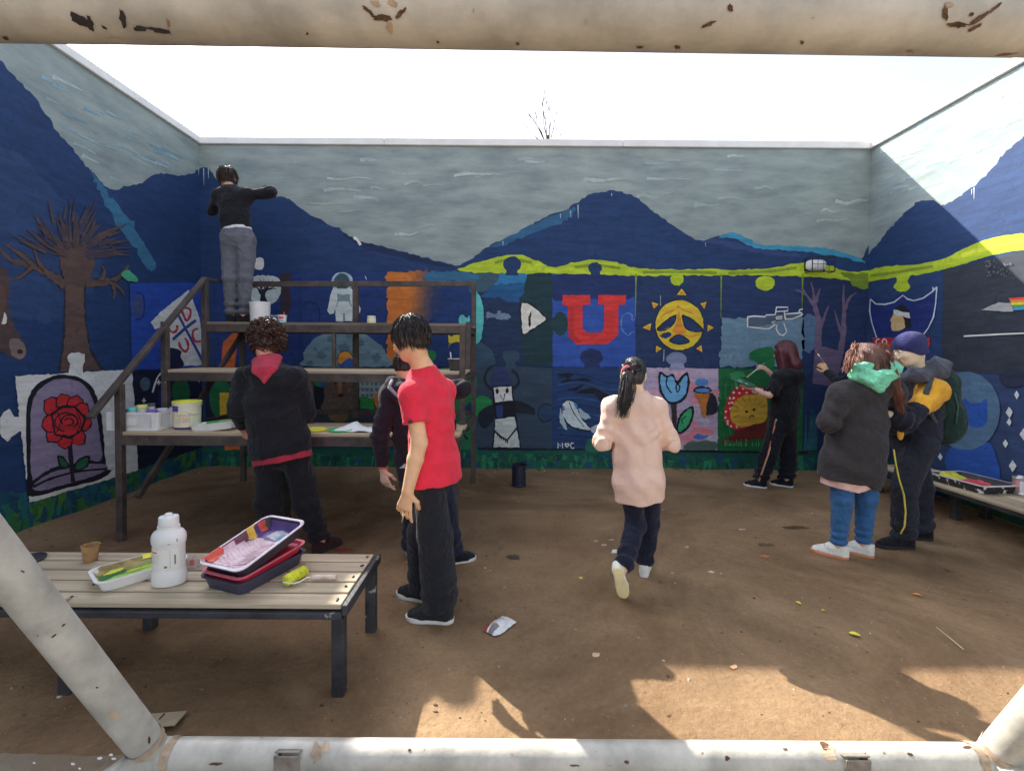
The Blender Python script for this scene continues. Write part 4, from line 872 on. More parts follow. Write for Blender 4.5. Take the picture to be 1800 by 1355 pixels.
for k in range(3):
    y0 = YF[k] - .015; y1 = YF[k + 1] + (.05 if k < 2 else -.03); n = 3 if k < 2 else 4; wd = (y1 - y0) / n
    for i in range(n):
        e0, e1 = rgp.uniform(-.03, .01), rgp.uniform(-.01, .03)
        bm = bmesh.new(); bm_box(bm, ((SX0 + SX1) / 2 + (e0 + e1) / 2, y0 + wd * (i + .5), TZ[k] - .009), (SX1 - SX0 + .03 + e1 - e0, wd - .012, .026), bevel=.003)
        if k == 2 and i == 0: pass
        pl = from_bm("plank", bm, M_WOOD if not (k == 2) else M_WOOD2, stand)
# ------------------------------------------------------------------ slatted benches
M_BSTEEL = mat("chipped_black_steel", (.035, .036, .042), rough=.5, var=.3, scale=8, bump=.15, bscale=70, coord='World', speck=(.30, .30, .30), speck_amt=.315, speck_scale=16)
M_SLAT = mat("bench_slat", (.37, .305, .215), rough=.7, var=.2, scale=3, stretch=(.3, 8, 8), bump=.2, bscale=70, coord='World', speck=(.17, .13, .09), speck_amt=.33, speck_scale=9)
M_SLATY = mat("bench_slat", (.40, .32, .22), rough=.7, var=.2, scale=3, stretch=(8, .3, 8), bump=.2, bscale=70, coord='World')
BZ = .405; BX1 = -.727; BY0, BY1 = 1.968, 2.478
bench = empty("slatted_bench", (-1.7, 2.28, 0), 0, "low slatted bench in front holding stacked paint trays and white bottle", "bench", "slatted benches")
for i in range(5):
    y = BY0 + .05 + i * (BY1 - BY0 - .10) / 4
    bm = bmesh.new(); bm_box(bm, ((BX1 - 3.05) / 2 + rgp.uniform(-.004, .004), y, BZ - .011), (3.05 + BX1 - .012, .088, .022), bevel=.003)
    sl_ = from_bm("slat", bm, M_SLAT, bench)
    for xx in (-.76, -1.93, -3.0):
        V_, F_ = tube_geo([(xx + rgp.uniform(-.01, .01), y + rgp.uniform(-.02, .02), BZ - .001), (xx, y, BZ + .0015)], .006, 8); mesh("bolt_head", V_, F_, M_BSTEEL, sl_)
for y in (BY0 + .012, BY1 - .012): bar("frame_rail", (-3.06, y, BZ - .045), (BX1 + .002, y, BZ - .045), .045, .028, M_BSTEEL, bench)
bar("end_rail", (BX1 + .014, BY0 - .002, BZ - .024), (BX1 + .014, BY1 + .002, BZ - .024), .024, .046, M_BSTEEL, bench)
for xx in (-.745, -1.93, -3.02):
    for y in (BY0 + .025, BY1 - .025): bar("leg", (xx, y, -.015), (xx, y, BZ - .060), .052, .05, M_BSTEEL, bench)
    if xx < -1: bar("cross_rail", (xx, BY0 + .05, BZ - .05), (xx, BY1 - .05, BZ - .05), .04, .04, M_BSTEEL, bench)
# bench along the half sunlit wall
RZ = .315; RX0, RX1, RY0, RY1 = 3.90, 4.40, 2.2, 4.98
bench2 = empty("slatted_bench", ((RX0 + RX1) / 2, 3.6, 0), 0, "low slatted bench along the half sunlit wall with open paint tray", "bench", "slatted benches")
for i in range(4):
    x = RX0 + .06 + i * (RX1 - RX0 - .12) / 3
    bm = bmesh.new(); bm_box(bm, (x, (RY0 + RY1) / 2, RZ - .012), (.112, RY1 - RY0, .024), bevel=.003); from_bm("slat", bm, M_SLATY, bench2)
for x in (RX0 + .02, RX1 - .02): bar("frame_rail", (x, RY0, RZ - .044), (x, RY1, RZ - .044), .03, .035, M_BSTEEL, bench2)
for y in (2.35, 4.20):
    for x in (RX0 + .16, RX1 - .06): bar("leg", (x, y, -.015), (x, y, RZ - .028), .06, .06, M_BSTEEL, bench2)
bar("cross_rail", (RX0 + .04, RY1 - .015, RZ - .05), (RX1 - .04, RY1 - .015, RZ - .05), .04, .03, M_BSTEEL, bench2)

# ------------------------------------------------------------------ painting gear
def plastic(rgb, k=1.25, rough=.4, var=.06): return mat("plastic", C(*rgb, k=k), rough=rough, var=var, scale=12, spec=.5)
def pnt(rgb, k=1.25): return mat("wet_paint", C(*rgb, k=k), rough=.32, var=.2, scale=18, bump=.25, bscale=40, spec=.5)
def tray(name, label, loc, rz, L_, W_, H_, shell, rim, paints, tilt=None, group=None, ribs=None, lift=.55, base_h=.006):
    """roller tray: tapered shell with a lip, deep well at -x, ramp rising to +x"""
    R = Matrix.Rotation(rz, 3, 'Z') if tilt is None else Matrix.Rotation(rz, 3, 'Z') @ tilt
    e = empty(name, loc, 0, label, "paint tray", group); e.rotation_euler = R.to_euler()
    n = 4; lo = lambda f, r: rrect(L_ * f, W_ * (f if f > .95 else f * .98), r, n)
    floor = lambda x: base_h + max(0, (x + L_ * .18)) / (L_ * .62) * H_ * lift
    loops = [[(x, y, .0 if x < 0 else .0) for x, y in lo(.9, .03)], [(x, y, H_ * .9) for x, y in lo(.985, .035)], [(x, y, H_ * .9) for x, y in lo(1.045, .04)], [(x, y, H_) for x, y in lo(1.05, .04)], [(x, y, H_) for x, y in lo(.965, .035)], [(x, y, min(floor(x), H_ * .9) - .004) for x, y in lo(.88, .03)]]
    V_, F_, FM = [], [], []; N_ = len(loops[0])
    for lp in loops: V_ += lp
    for i in range(len(loops) - 1):
        for j in range(N_): q = (j + 1) % N_; F_.append((i * N_ + j, i * N_ + q, (i + 1) * N_ + q, (i + 1) * N_ + j)); FM.append(1 if i in (1, 2, 3) else 0)
    b0 = (len(loops) - 1) * N_
    half = N_ // 2
    pts = [(V_[b0 + j][0], V_[b0 + j][1]) for j in range(N_)]
    for t in tessellate_polygon([[Vector((v[0], v[1], 0)) for v in V_[:N_]]]): F_.append(tuple(reversed(t))); FM.append(0)
    mesh("tray_shell", V_, F_, [shell, rim], e, fmat=FM, auto=.7, local=True)
    pv, pf, pm, ms = [], [], [], []
    gn, gm = 56, 36
    def inpoly(x, y, P):
        c = False; j = len(P) - 1
        for i in range(len(P)):
            if (P[i][1] > y) != (P[j][1] > y) and x < (P[j][0] - P[i][0]) * (y - P[i][1]) / (P[j][1] - P[i][1]) + P[i][0]: c = not c
            j = i
        return c
    def zat(x, y):
        fx, fy = abs(x) / (L_ * .44), abs(y) / (W_ * .425); z = min(floor(x), H_ * .9); s_ = max(fx - 1, fy - 1, 0); return z + min(1, s_ / .10) * (H_ * .97 - z)
    rim_in = rrect(L_ * .955, W_ * .955, .035, n)
    for k, (poly, m_) in enumerate([(None, shell)] + list(paints)):
        if m_ not in ms: ms.append(m_)
        P = rim_in if poly is None else rough_edge(catmull([(a * L_ / 2, b * W_ / 2) for a, b in poly], 4), .002, .02, k); idx = {}
        def vid(i, j):
            if (i, j) not in idx:
                x, y = (i / gn - .5) * L_ * .975, (j / gm - .5) * W_ * .975; idx[(i, j)] = len(pv); pv.append((x, y, zat(x, y) + .0015 + .0007 * k))
            return idx[(i, j)]
        for i in range(gn):
            for j in range(gm):
                if inpoly(((i + .5) / gn - .5) * L_ * .975, ((j + .5) / gm - .5) * W_ * .975, P): pf.append((vid(i, j), vid(i + 1, j), vid(i + 1, j + 1), vid(i, j + 1))); pm.append(ms.index(m_))
    if pv: mesh("tray_basin", pv, pf, ms, e, fmat=pm, local=True, smooth=True)
    if ribs:
        bm = bmesh.new()
        for i in range(11):
            x = -L_ * .12 + i * L_ * .05
            for s_ in (-1, 1): bm_box(bm, (x, s_ * W_ * .17, floor(x) + .006), (.005, W_ * .36, .005), Matrix.Rotation(s_ * .5, 3, 'Z'))
        from_bm("ramp_ribs", bm, ribs, e, local=True)
    return e
def deg(a): return math.radians(a)
# --- on the near bench
P = at_z(205, 1022, BZ)
GRN = pnt((96, 140, 58)); YLW = pnt((205, 190, 40)); DGR = pnt((40, 92, 48)); LGR = pnt((140, 178, 92)); WHT_M = plastic((205, 210, 205))
tray("paint_tray", "white paint tray of green and yellow paint left of the bottle", (P.x + .05, P.y + .075, BZ + .001), deg(50), .34, .21, .05, plastic((190, 200, 200)), plastic((210, 212, 205)),
     [([(-.9, -.9), (.9, -.9), (.92, .9), (-.9, .9)], mat("dried_paint", C(126, 112, 70), rough=.7, var=.3, scale=20)), ([(-.85, -.6), (.85, -.9), (.9, -.1), (0, -.2), (-.85, .1)], LGR), ([(-.8, -.1), (.3, -.1), (.9, .2), (.9, .7), (.2, .3), (-.7, .2)], GRN), ([(-.85, .3), (-.4, .4), (-.3, .1), (-.85, -.3)], DGR), ([(-.75, .45), (-.55, .65), (-.3, .6), (-.4, .3), (-.7, .2)], YLW), ([(-.3, -.2), (.3, -.35), (.35, -.2), (-.2, .0)], YLW), ([(.2, .75), (.9, .7), (.92, 1.0), (.3, 1.0)], YLW)], base_h=.026, lift=.3)
# black lid, amber cup
P = at_z(45, 986, BZ); M_BLKP = plastic((30, 32, 40))
lid = lathe("pot_lid", [(0, .0), (.07, .0), (.078, .003), (.08, .012), (.074, .014), (.072, .009), (0, .008)], (P.x, P.y, BZ + .001), [M_BLKP], None, 30); tag(lid, "flat black pot lid lying at the far left of the bench", "lid", "pot lids")
P = at_z(150, 990, BZ); cup = empty("plastic_cup", (P.x, P.y + .03, BZ + .001), 0, "clear plastic cup stained with amber paint on the bench", "cup")
M_AMB = mat("amber_plastic", (.50, .30, .12), rough=.25, var=.5, scale=24, spec=.6, trans=.3, col2=(.24, .15, .08))
lathe("cup_wall", [(0, 0), (.028, 0), (.030, .004), (.037, .078), (.040, .080), (.040, .083), (.035, .083), (.028, .008), (0, .007)], (P.x, P.y + .03, BZ + .001), [M_AMB], cup, 24)
lathe("paint_dregs", [(.0335, .040), (.0315, .042), (0, .041)], (P.x, P.y + .03, BZ + .001), [pnt((150, 96, 40))], cup, 20)
# white bottle with label
P = at_z(285, 1034, BZ); bx, byy = P.x, P.y + .045; Bq = Matrix.Rotation(deg(12), 3, 'Z')
bot = empty("glue_bottle", (bx, byy, BZ + .001), 0, "large white plastic bottle with printed label standing on the bench", "bottle")
M_BOT = mat("milky_plastic", (.70, .70, .64), rough=.35, var=.04, scale=6, spec=.5, sss=.15)
KB = 1.17
prof = [(r_0 * KB * .86, z_0 * KB) for r_0, z_0 in [(0, .0), (.052, .0), (.068, .004), (.071, .015), (.071, .045), (.068, .055), (.066, .064), (.066, .066), (.066, .16), (.070, .168), (.0715, .185), (.069, .20), (.060, .213), (.048, .220), (.0455, .226), (.046, .234), (.038, .238), (.036, .240)]]
lathe("bottle_body", prof, (bx, byy, BZ + .001), [M_BOT], bot, 36, Bq, 1.0, .72)
cap = lathe("screw_cap", [(r_0 * KB * .86, z_0 * KB) for r_0, z_0 in [(.034, .236), (.041, .236), (.0415, .240), (.0405, .268), (.038, .271), (.016, .2715), (.016, .280), (.013, .283), (0, .283)]], (bx, byy, BZ + .001), [M_BOT], bot, 26, Bq, 1.0, .85)
def curved(name, w0, w1, z0, z1, m_, par, off=.0008, r=.066, sy=.72, n=10):
    V_, F_ = [], []
    for i in range(n + 1):
        a = deg(-90) + w0 + (w1 - w0) * i / n
        for z in (z0, z1): V_.append(Vector((bx, byy, BZ + .001)) + Bq @ Vector(((r * KB * .86 + off) * math.cos(a), (r * KB * .86 * sy + off) * math.sin(a), z * KB)))
    for i in range(n): F_.append((2 * i, 2 * i + 2, 2 * i + 3, 2 * i + 1))
    return mesh(name, V_, F_, m_, par, smooth=True)
lab = curved("label", -1.25, .95, .070, .152, mat("label_paper", (.62, .60, .56), rough=.6, var=.03, scale=5), bot)
M_GRYP = mat("grey_print", (.16, .16, .16), rough=.7, var=.1); M_REDP = mat("red_print", (.55, .12, .12), rough=.7, var=.1); M_LGP = mat("pale_print", (.38, .37, .36), rough=.7)
for w0, w1, z0, z1, m_ in ((-1.0, -.45, .137, .143, M_REDP), (-1.08, -1.0, .120, .126, M_GRYP), (-1.08, -1.0, .108, .114, M_GRYP), (-1.08, -1.0, .094, .100, M_GRYP), (-.9, -.25, .128, .1295, M_LGP), (-.9, -.3, .118, .1195, M_LGP), (-.9, -.35, .108, .1095, M_LGP), (-.9, -.3, .098, .0995, M_LGP), (.02, .20, .079, .087, M_GRYP), (.62, .72, .090, .128, M_GRYP), (.36, .385, .072, .150, M_LGP), (-1.2, .9, .152, .1535, M_LGP), (-1.2, .9, .0695, .071, M_LGP), (.25, .33, .170, .173, M_GRYP), (.36, .42, .172, .175, M_GRYP), (.75, .82, .178, .190, M_GRYP)):
    curved("print", w0, w1, z0, z1, m_, lab, .0014 if z1 < .16 else .0045, n=3)
# sachet behind the bottle
P = at_z(322, 1003, BZ); sa = empty("paper_sachet", (P.x + .02, P.y + .03, BZ + .001), 0, "small torn paper sachet propped behind the white bottle", "sachet")
V_ = [(-.025, 0, 0), (.025, 0, 0), (.030, .012, .045), (.018, .018, .062), (-.004, .016, .056), (-.022, .015, .068), (-.03, .012, .04), (-.025, .03, 0), (.025, .03, 0)]
mesh("sachet_paper", V_, [(0, 1, 2, 6), (2, 3, 4, 5, 6), (0, 6, 5, 7), (1, 8, 3, 2), (7, 5, 4, 3, 8)], mat("sachet_paper", (.55, .45, .40), rough=.7, var=.2, scale=40), sa, local=True)
bm = bmesh.new(); bm_box(bm, (0, -.003 + .007, .024), (.022, .001, .024), Matrix.Rotation(-.26, 3, 'X')); from_bm("print", bm, M_REDP, sa, local=True)
# stack of three roller trays
P = at_z(425, 1030, BZ); TL, TW = .385, .255; rzs = deg(70)
M_NAVYP = plastic((46, 48, 66), rough=.45); M_DRK = plastic((30, 30, 44)); M_PNK = plastic((196, 92, 108)); M_REDT = plastic((150, 22, 44)); M_LAV = plastic((186, 176, 190))
WH_P = pnt((186, 158, 164)); MIXP = pnt((92, 58, 72)); PUR = pnt((70, 52, 110)); REDP = pnt((186, 70, 50)); ORP = pnt((222, 150, 40)); CYP = pnt((40, 104, 134))
cx, cy = P.x + .005, P.y + .115
t1 = tray("paint_tray", "dark navy roller tray, lowest of the stack on the bench", (cx, cy, BZ + .001), rzs + math.pi, TL, TW, .062, M_NAVYP, M_NAVYP, [], group="stacked roller trays")
t2 = tray("paint_tray", "pink-rimmed red roller tray in the middle of the stack", (cx + .004, cy - .002, BZ + .058), rzs, TL * .98, TW * .98, .040, M_REDT, M_PNK, [], tilt=Matrix.Rotation(deg(-3.5), 3, 'Y'), group="stacked roller trays")
RIBM = pnt((186, 156, 162))
t3 = tray("paint_tray", "ribbed roller tray smeared pink and purple, topmost of the stack", (cx + .006, cy + .0, BZ + .112), rzs + math.pi, TL, TW, .062, M_DRK, M_LAV,
     [([(-.97, -.97), (.97, -.97), (.97, .97), (-.97, .97)], MIXP), ([(-.98, -.9), (-.55, -.9), (-.2, -.6), (-.3, .9), (-.98, .95)], PUR), ([(-.3, -.78), (.9, -.8), (.88, .75), (-.25, .7), (-.4, 0)], WH_P), ([(-.8, -.2), (-.5, -.3), (-.45, .5), (-.75, .4)], mat("dried_paint2", C(150, 150, 156), rough=.5, var=.3, scale=30)), ([(-.7, .3), (-.5, .2), (-.42, .6), (-.62, .7)], CYP), ([(-.98, -.9), (-.8, -.95), (-.6, -.9), (-.75, -.7)], REDP), ([(-.5, -.98), (-.3, -.98), (-.25, -.8), (-.4, -.72)], ORP), ([(.4, -.98), (.95, -.98), (.98, -.2), (.9, -.6), (.5, -.8)], REDP)],
     tilt=Matrix.Rotation(deg(13), 3, 'Y'), group="stacked roller trays", ribs=RIBM)
# roller with lime sleeve
a = at_z(500, 1022, BZ + .03); b = at_z(514, 1000, BZ + .03)
a = Vector((a.x - .0, a.y + .01, BZ + .028)); dirv = Vector((.055, .135, .0)).normalized(); b = a + dirv * .115
rol = empty("paint_roller", tuple(a), 0, "small paint roller with lime sleeve lying on the bench", "roller")
M_FLU = mat("lime_fleece", C(176, 196, 34), rough=.95, var=.2, scale=50, bump=.6, bscale=120)
V_, F_ = tube_geo([a, a + dirv * .004, a + dirv * .05, b - dirv * .004, b], [.021, .026, .0265, .026, .021], 20); mesh("roller_sleeve", V_, F_, M_FLU, rol, smooth=True)
hp = at_z(545, 1023, BZ); hd = Vector((1, .05, 0)).normalized()
h0 = Vector((hp.x, hp.y + .012, BZ + .017))
tube("roller_wire", catmull3 if False else [a - dirv * .012, a - dirv * .014 + Vector((.012, 0, 0)), a + Vector((.035, .0, -.012)), a + Vector((.06, .012, -.010)), h0 - hd * .02, h0 + hd * .02], .0035, mat("wire_white", (.62, .60, .56), rough=.4), rol, 8)
V_, F_ = tube_geo([h0, h0 + hd * .01, h0 + hd * .05, h0 + hd * .11, h0 + hd * .118], [.010, .0125, .0115, .0135, .011], 14); mesh("roller_handle", V_, F_, mat("wood_handle", (.42, .26, .17), rough=.5, var=.35, scale=30, col2=(.55, .5, .47)), rol, smooth=True)
# --- on the stand, lowest tread
T0 = TZ[0] + .004
def tread(px, y, k): p = at_y(px, 700, y); return Vector((p.x, y, TZ[k] + .005))
c0 = tread(254, 3.77, 0); crate = empty("plastic_crate", tuple(c0), 0, "white lattice plastic crate full of paint pots on the stand", "crate")
M_CRT = plastic((186, 192, 190)); CL, CW_, CHh = .40, .26, .145
bm = bmesh.new()
bm_box(bm, (0, 0, .005), (CL - .02, CW_ - .02, .008)); from_bm("crate_floor", bm, M_CRT, crate, local=True)
for sx in (-1, 1):
    for sy in (-1, 1):
        bm = bmesh.new(); bm_box(bm, (sx * (CL / 2 - .022), sy * (CW_ / 2 - .002), CHh / 2), (.044, .008, CHh), bevel=.002); bm_box(bm, (sx * (CL / 2 - .002), sy * (CW_ / 2 - .02), CHh / 2), (.008, .034, CHh), bevel=.002); from_bm("corner_post", bm, M_CRT, crate, local=True)
def lattice(c, wdt, axis, name="lattice_panel"):
    bm = bmesh.new(); h0_, h1_ = .018, CHh - .018; n = int(wdt / .02); ht = h1_ - h0_
    for i in range(-5, n + 1):
        for s_ in (1, -1):
            x0, x1 = i * .02, i * .02 + ht * .7
            if s_ < 0: x0, x1 = x1, x0
            z0, z1 = h0_, h1_
            pts = []
            a_, b_ = Vector((x0 - wdt / 2, z0)), Vector((x1 - wdt / 2, z1)); d = b_ - a_
            tlo, thi = 0.0, 1.0
            for lim, sg in ((-wdt / 2, 1), (wdt / 2, -1)):
                if d.x * sg > 0: tlo = max(tlo, (lim - a_.x) / d.x)
                else: thi = min(thi, (lim - a_.x) / d.x)
            if thi - tlo < .08: continue
            p, q = a_ + d * tlo, a_ + d * thi; mid = (p + q) / 2; ln = (q - p).length; ang = math.atan2(q.y - p.y, q.x - p.x)
            if axis == 'x': bm_box(bm, (c[0] + mid.x, c[1] + s_ * .001, mid.y), (ln, .003, .005), Matrix.Rotation(-ang, 3, 'Y'))
            else: bm_box(bm, (c[0] + s_ * .001, c[1] + mid.x, mid.y), (.003, ln, .005), Matrix.Rotation(ang, 3, 'X'))
    for z in (.009, CHh - .009):
        bm_box(bm, (c[0], c[1], z), (wdt, .007, .018) if axis == 'x' else (.007, wdt, .018))
    from_bm(name, bm, M_CRT, crate, local=True)
for sy in (-1, 1): lattice((0, sy * (CW_ / 2 - .004)), CL - .09, 'x')
for sx in (-1, 1): lattice((sx * (CL / 2 - .004), 0), CW_ - .075, 'y')
bm = bmesh.new(); bm_box(bm, (-.01, -CW_ / 2 - .001, .07), (.11, .003, .055)); bm_box(bm, (-.01, -CW_ / 2 + .0045, .07), (CL - .1, .002, .11)); from_bm("name_plate", bm, M_CRT, crate, local=True)
PC = [(34, 36, 44), (70, 190, 180), (210, 205, 90), (110, 70, 150), (180, 130, 180), (60, 60, 70), (170, 175, 180)]
for i, (dx, dy) in enumerate([(-.12, -.05), (-.05, -.06), (.02, -.05), (.10, -.05), (-.09, .05), (.0, .06), (.10, .06)]):
    h_ = .135 + .02 * (i % 3); p = c0 + Vector((dx, dy, .012))
    e = empty("paint_pot", tuple(p), 0, ["black-lidded paint pot at the crate's near left corner", "paint pot with turquoise lid in the crate", "paint pot with pale yellow lid in the crate", "paint pot with purple lid at the crate's near right", "paint pot with lilac lid at the back of the crate", "dark grey lidded paint pot at the crate's centre back", "pale grey lidded paint pot at the crate's back right"][i], "paint pot", "paint pots in the crate")
    lathe("pot_body", [(0, 0), (.032, 0), (.033, .004), (.033, h_ - .02), (.029, h_ - .012)], p, [plastic((150, 152, 150))], e, 16)
    lathe("pot_lid", [(.033, h_ - .014), (.036, h_ - .013), (.036, h_ + .006), (.032, h_ + .009), (0, h_ + .009)], p, [plastic(PC[i])], e, 16)
# clear bottle beside crate, paint bucket, tray, lids, paper
p = tread(304, 3.84, 0); jb = empty("clear_jug", tuple(p), 0, "translucent grey plastic jug squeezed between crate and bucket", "jug")
lathe("jug_body", [(0, 0), (.055, 0), (.062, .006), (.062, .11), (.052, .135), (.025, .15), (.024, .165), (0, .166)], p, [mat("clear_plastic", (.55, .58, .58), rough=.25, var=.1, scale=10, trans=.3)], jb, 22)
p = tread(329, 3.79, 0); bk = empty("paint_bucket", tuple(p), 0, "one-gallon paint bucket with yellow rim and orange label on the stand", "bucket")
M_BK = plastic((198, 180, 158))
BR = .098
lathe("bucket_wall", [(0, 0), (BR * .94, 0), (BR * .95, .005), (BR * .955, .018), (BR, .19), (BR + .006, .192), (BR + .006, .202), (BR, .204), (BR + .008, .215), (BR + .003, .225), (BR - .006, .225), (BR - .012, .03), (0, .03)], p, [M_BK, plastic((60, 40, 90)), plastic((186, 200, 40))], bk, 34, fm=[0, 1, 1, 0, 0, 0, 0, 0, 2, 2, 2, 0])
def wrap(name, V2, F2, z0, ang, m_, par, r0_, c):
    mesh(name, [(c.x + (r0_ + .0016) * math.sin(v[0] / r0_ + ang), c.y - (r0_ + .0016) * math.cos(v[0] / r0_ + ang), c.z + z0 + v[1]) for v in V2], F2, m_, par)
def strip(w_, h_, n=10):
    V2 = []; F2 = []
    for i in range(n + 1):
        x = -w_ / 2 + w_ * i / n; V2 += [(x, 0), (x, h_)]
    for i in range(n): F2.append((2 * i, 2 * i + 2, 2 * i + 3, 2 * i + 1))
    return V2, F2
wrap("label_band", *strip(.10, .05), .145, -.55, mat("violet_print", C(70, 50, 120), rough=.5), bk, BR, p)
wrap("label_panel", *strip(.135, .075), .055, .35, mat("label_peach", C(214, 184, 160), rough=.5), bk, BR, p)
V2, F2 = [(-.02, 0), (.05, .055), (.05, .085), (-.045, .085), (-.045, -.005)], [(0, 1, 2, 3, 4)]
wrap("label_flash", V2, F2, .055, -.62, mat("red_flash", C(206, 84, 72), rough=.5), bk, BR + .0006, p)
M_ORT = mat("orange_print", C(206, 104, 66), rough=.5)
for s_, sz, z_, an in (("ESMALTE", .024, .105, .38), ("al Agua", .026, .080, .40), ("Completo", .022, .060, .36)):
    wrap("lettering", *text_geo(s_, sz), z_, an, M_ORT, bk, BR + .001, p)
V_, F_ = tube_geo([p + Vector((BR * math.sin(t), -BR * math.cos(t) - .006, .185 - .07 * math.sin((t - .2) / 2.2 * math.pi))) for t in np.linspace(.2, 2.4, 12)], .003, 6); mesh("bucket_handle", V_, F_, mat("wire", (.6, .58, .56), rough=.3, metal=.6), bk, smooth=True)
p = tread(386, 3.75, 0)
tray("paint_tray", "white roller tray of lime paint beside the bucket on the stand", tuple(p + Vector((-.02, 0, 0))), deg(4), .33, .20, .06, WHT_M, plastic((196, 200, 195)), [([(-.95, -.95), (.95, -.95), (.95, .95), (-.95, .95)], pnt((96, 128, 74))), ([(-.6, -.8), (.8, -.7), (.8, .6), (0, .7), (-.4, 0)], pnt((150, 172, 64))), ([(-.9, .6), (-.2, .8), (-.2, 1.0), (-.95, 1.0)], pnt((46, 130, 80)))], tilt=Matrix.Rotation(deg(-7), 3, 'Y'))
M_YL = plastic((190, 205, 40)); M_GL = plastic((30, 150, 86))
lid_prof = [(0, 0), (.085, 0), (.092, .003), (.094, .014), (.088, .017), (.086, .010), (0, .009)]
p = tread(553, 3.71, 0); o = lathe("pot_lid", lid_prof, p, [M_YL], None, 30); tag(o, "bright yellow bucket lid lying on the stand's lowest tread", "lid", "pot lids")
p = tread(599, 3.70, 0); o = lathe("pot_lid", lid_prof, p, [M_GL], None, 30); tag(o, "bright green bucket lid lying on the stand's lowest tread", "lid", "pot lids")
p = tread(640, 3.71, 0); V_ = []; F_ = []
for i in range(9):
    for j in range(6):
        x, y = i / 8, j / 5; V_.append((p.x - .19 + x * .36 - .05 * (1 - y), p.y - .09 + y * .22, p.z + .006 + .045 * math.exp(-((x - .2) / .16) ** 2) * y + .012 * math.sin(x * 7 + y * 3) ** 2))
for i in range(8):
    for j in range(5): F_.append((i * 6 + j, (i + 1) * 6 + j, (i + 1) * 6 + j + 1, i * 6 + j + 1))
o = mesh("paper_sheet", V_, F_, mat("paper", (.72, .74, .78), rough=.8, var=.03), None, smooth=True); so_ = o.modifiers.new("thickness", 'SOLIDIFY'); so_.thickness = .0012
tag(o, "crumpled sheet of white paper on the stand's lowest tread", "paper")
for i, (px, yy, h_) in enumerate([(806, 3.80, .19), (801, 3.73, .16)]):
    p = tread(px, yy, 0) + Vector((-.05, 0, 0)); e = empty("spray_bottle", tuple(p), 0, ["tall dark bottle at the stand's end beside the red shirt", "shorter dark bottle at the stand's end beside the red shirt"][i], "bottle", "dark bottles on the stand")
    lathe("bottle_body", [(0, 0), (.032, 0), (.034, .004), (.034, h_ * .68), (.026, h_ * .8), (.013, h_ * .86), (.013, h_ * .9)], p, [plastic((36, 34, 40), rough=.25)], e, 18); lathe("bottle_cap", [(.016, h_ * .89), (.016, h_), (0, h_)], p, [plastic((180, 180, 176))], e, 14)
# middle tread: dark cup with brush and an orange smear
p = tread(800, 4.26, 1); e = empty("paint_cup", tuple(p), 0, "dark paint cup with pale rim and brush on the middle tread", "cup")
lathe("cup_wall", [(0, 0), (.052, 0), (.064, .105), (.072, .108), (.072, .113), (.058, .113), (.05, .01), (0, .01)], p, [plastic((52, 46, 48)), plastic((176, 178, 176))], e, 24, fm=[0, 0, 1, 1, 1, 0, 0])
tube("brush_handle", [p + Vector((-.03, 0, .02)), p + Vector((-.045, 0, .17))], .006, plastic((190, 190, 190)), e, 8)
# top tread: white bucket, yoghurt cup, tray, jar
p = tread(458, 4.80, 2); e = empty("white_bucket", tuple(p), 0, "white paint bucket beside the feet of the boy on the stand", "bucket")
lathe("bucket_wall", [(0, 0), (.088, 0), (.09, .005), (.098, .20), (.102, .202), (.102, .215), (.094, .215), (.085, .012), (0, .012)], p, [plastic((196, 200, 192))], e, 30); lathe("paint_drip", [(.0992, .1), (.1003, .19)], p, [plastic((60, 90, 80))], e, 30) if False else None
p = tread(497, 4.78, 2); e = empty("yoghurt_cup", tuple(p), 0, "small printed yoghurt cup with red stick on the top tread", "cup")
lathe("cup_wall", [(0, 0), (.036, 0), (.041, .078), (.046, .08), (.046, .084), (.036, .084), (.034, .01), (0, .01)], p, [plastic((176, 190, 196))], e, 22)
wrap("print", *strip(.05, .03), .04, .1, mat("red_flash2", C(190, 60, 80), rough=.5), e, .0385, p); wrap("print", *strip(.05, .012), .018, .1, mat("teal_flash", C(60, 150, 160), rough=.5), e, .0375, p)
tube("stirring_stick", [p + Vector((0, 0, .03)), p + Vector((.02, 0, .115))], .006, plastic((196, 50, 70)), e, 8)
p = tread(483, 4.90, 2); tray("paint_tray", "small dark tray behind the yoghurt cup on the top tread", tuple(p), 0, .22, .14, .085, plastic((60, 74, 92)), plastic((120, 138, 150)), [])
p = tread(653, 4.78, 2); e = empty("glass_jar", tuple(p), 0, "small cream jar with pale lid on the top tread", "jar")
lathe("jar_body", [(0, 0), (.04, 0), (.044, .006), (.044, .05), (.036, .062)], p, [plastic((190, 182, 150))], e, 20); lathe("jar_lid", [(.038, .060), (.042, .061), (.042, .078), (.038, .081), (0, .081)], p, [plastic((176, 172, 150))], e, 20)
# black pot by the end wall
P = at_z(912, 853); e = empty("black_pot", (P.x, P.y, 0), 0, "black paint tin standing on the earth by the end wall", "tin")
lathe("tin_wall", [(0, 0), (.082, 0), (.084, .004), (.084, .012), (.080, .016), (.080, .225), (.086, .23), (.086, .24), (.08, .24), (.076, .02), (0, .02)], (P.x, P.y, .0), [plastic((26, 30, 48), rough=.35)], e, 26)
tube("tin_handle", [Vector((P.x - .084 * math.cos(t), P.y - .05 * math.sin(t) - .03, .22 - .09 * math.sin(t))) for t in np.linspace(0, math.pi, 10)], .003, M_BSTEEL, e, 6)
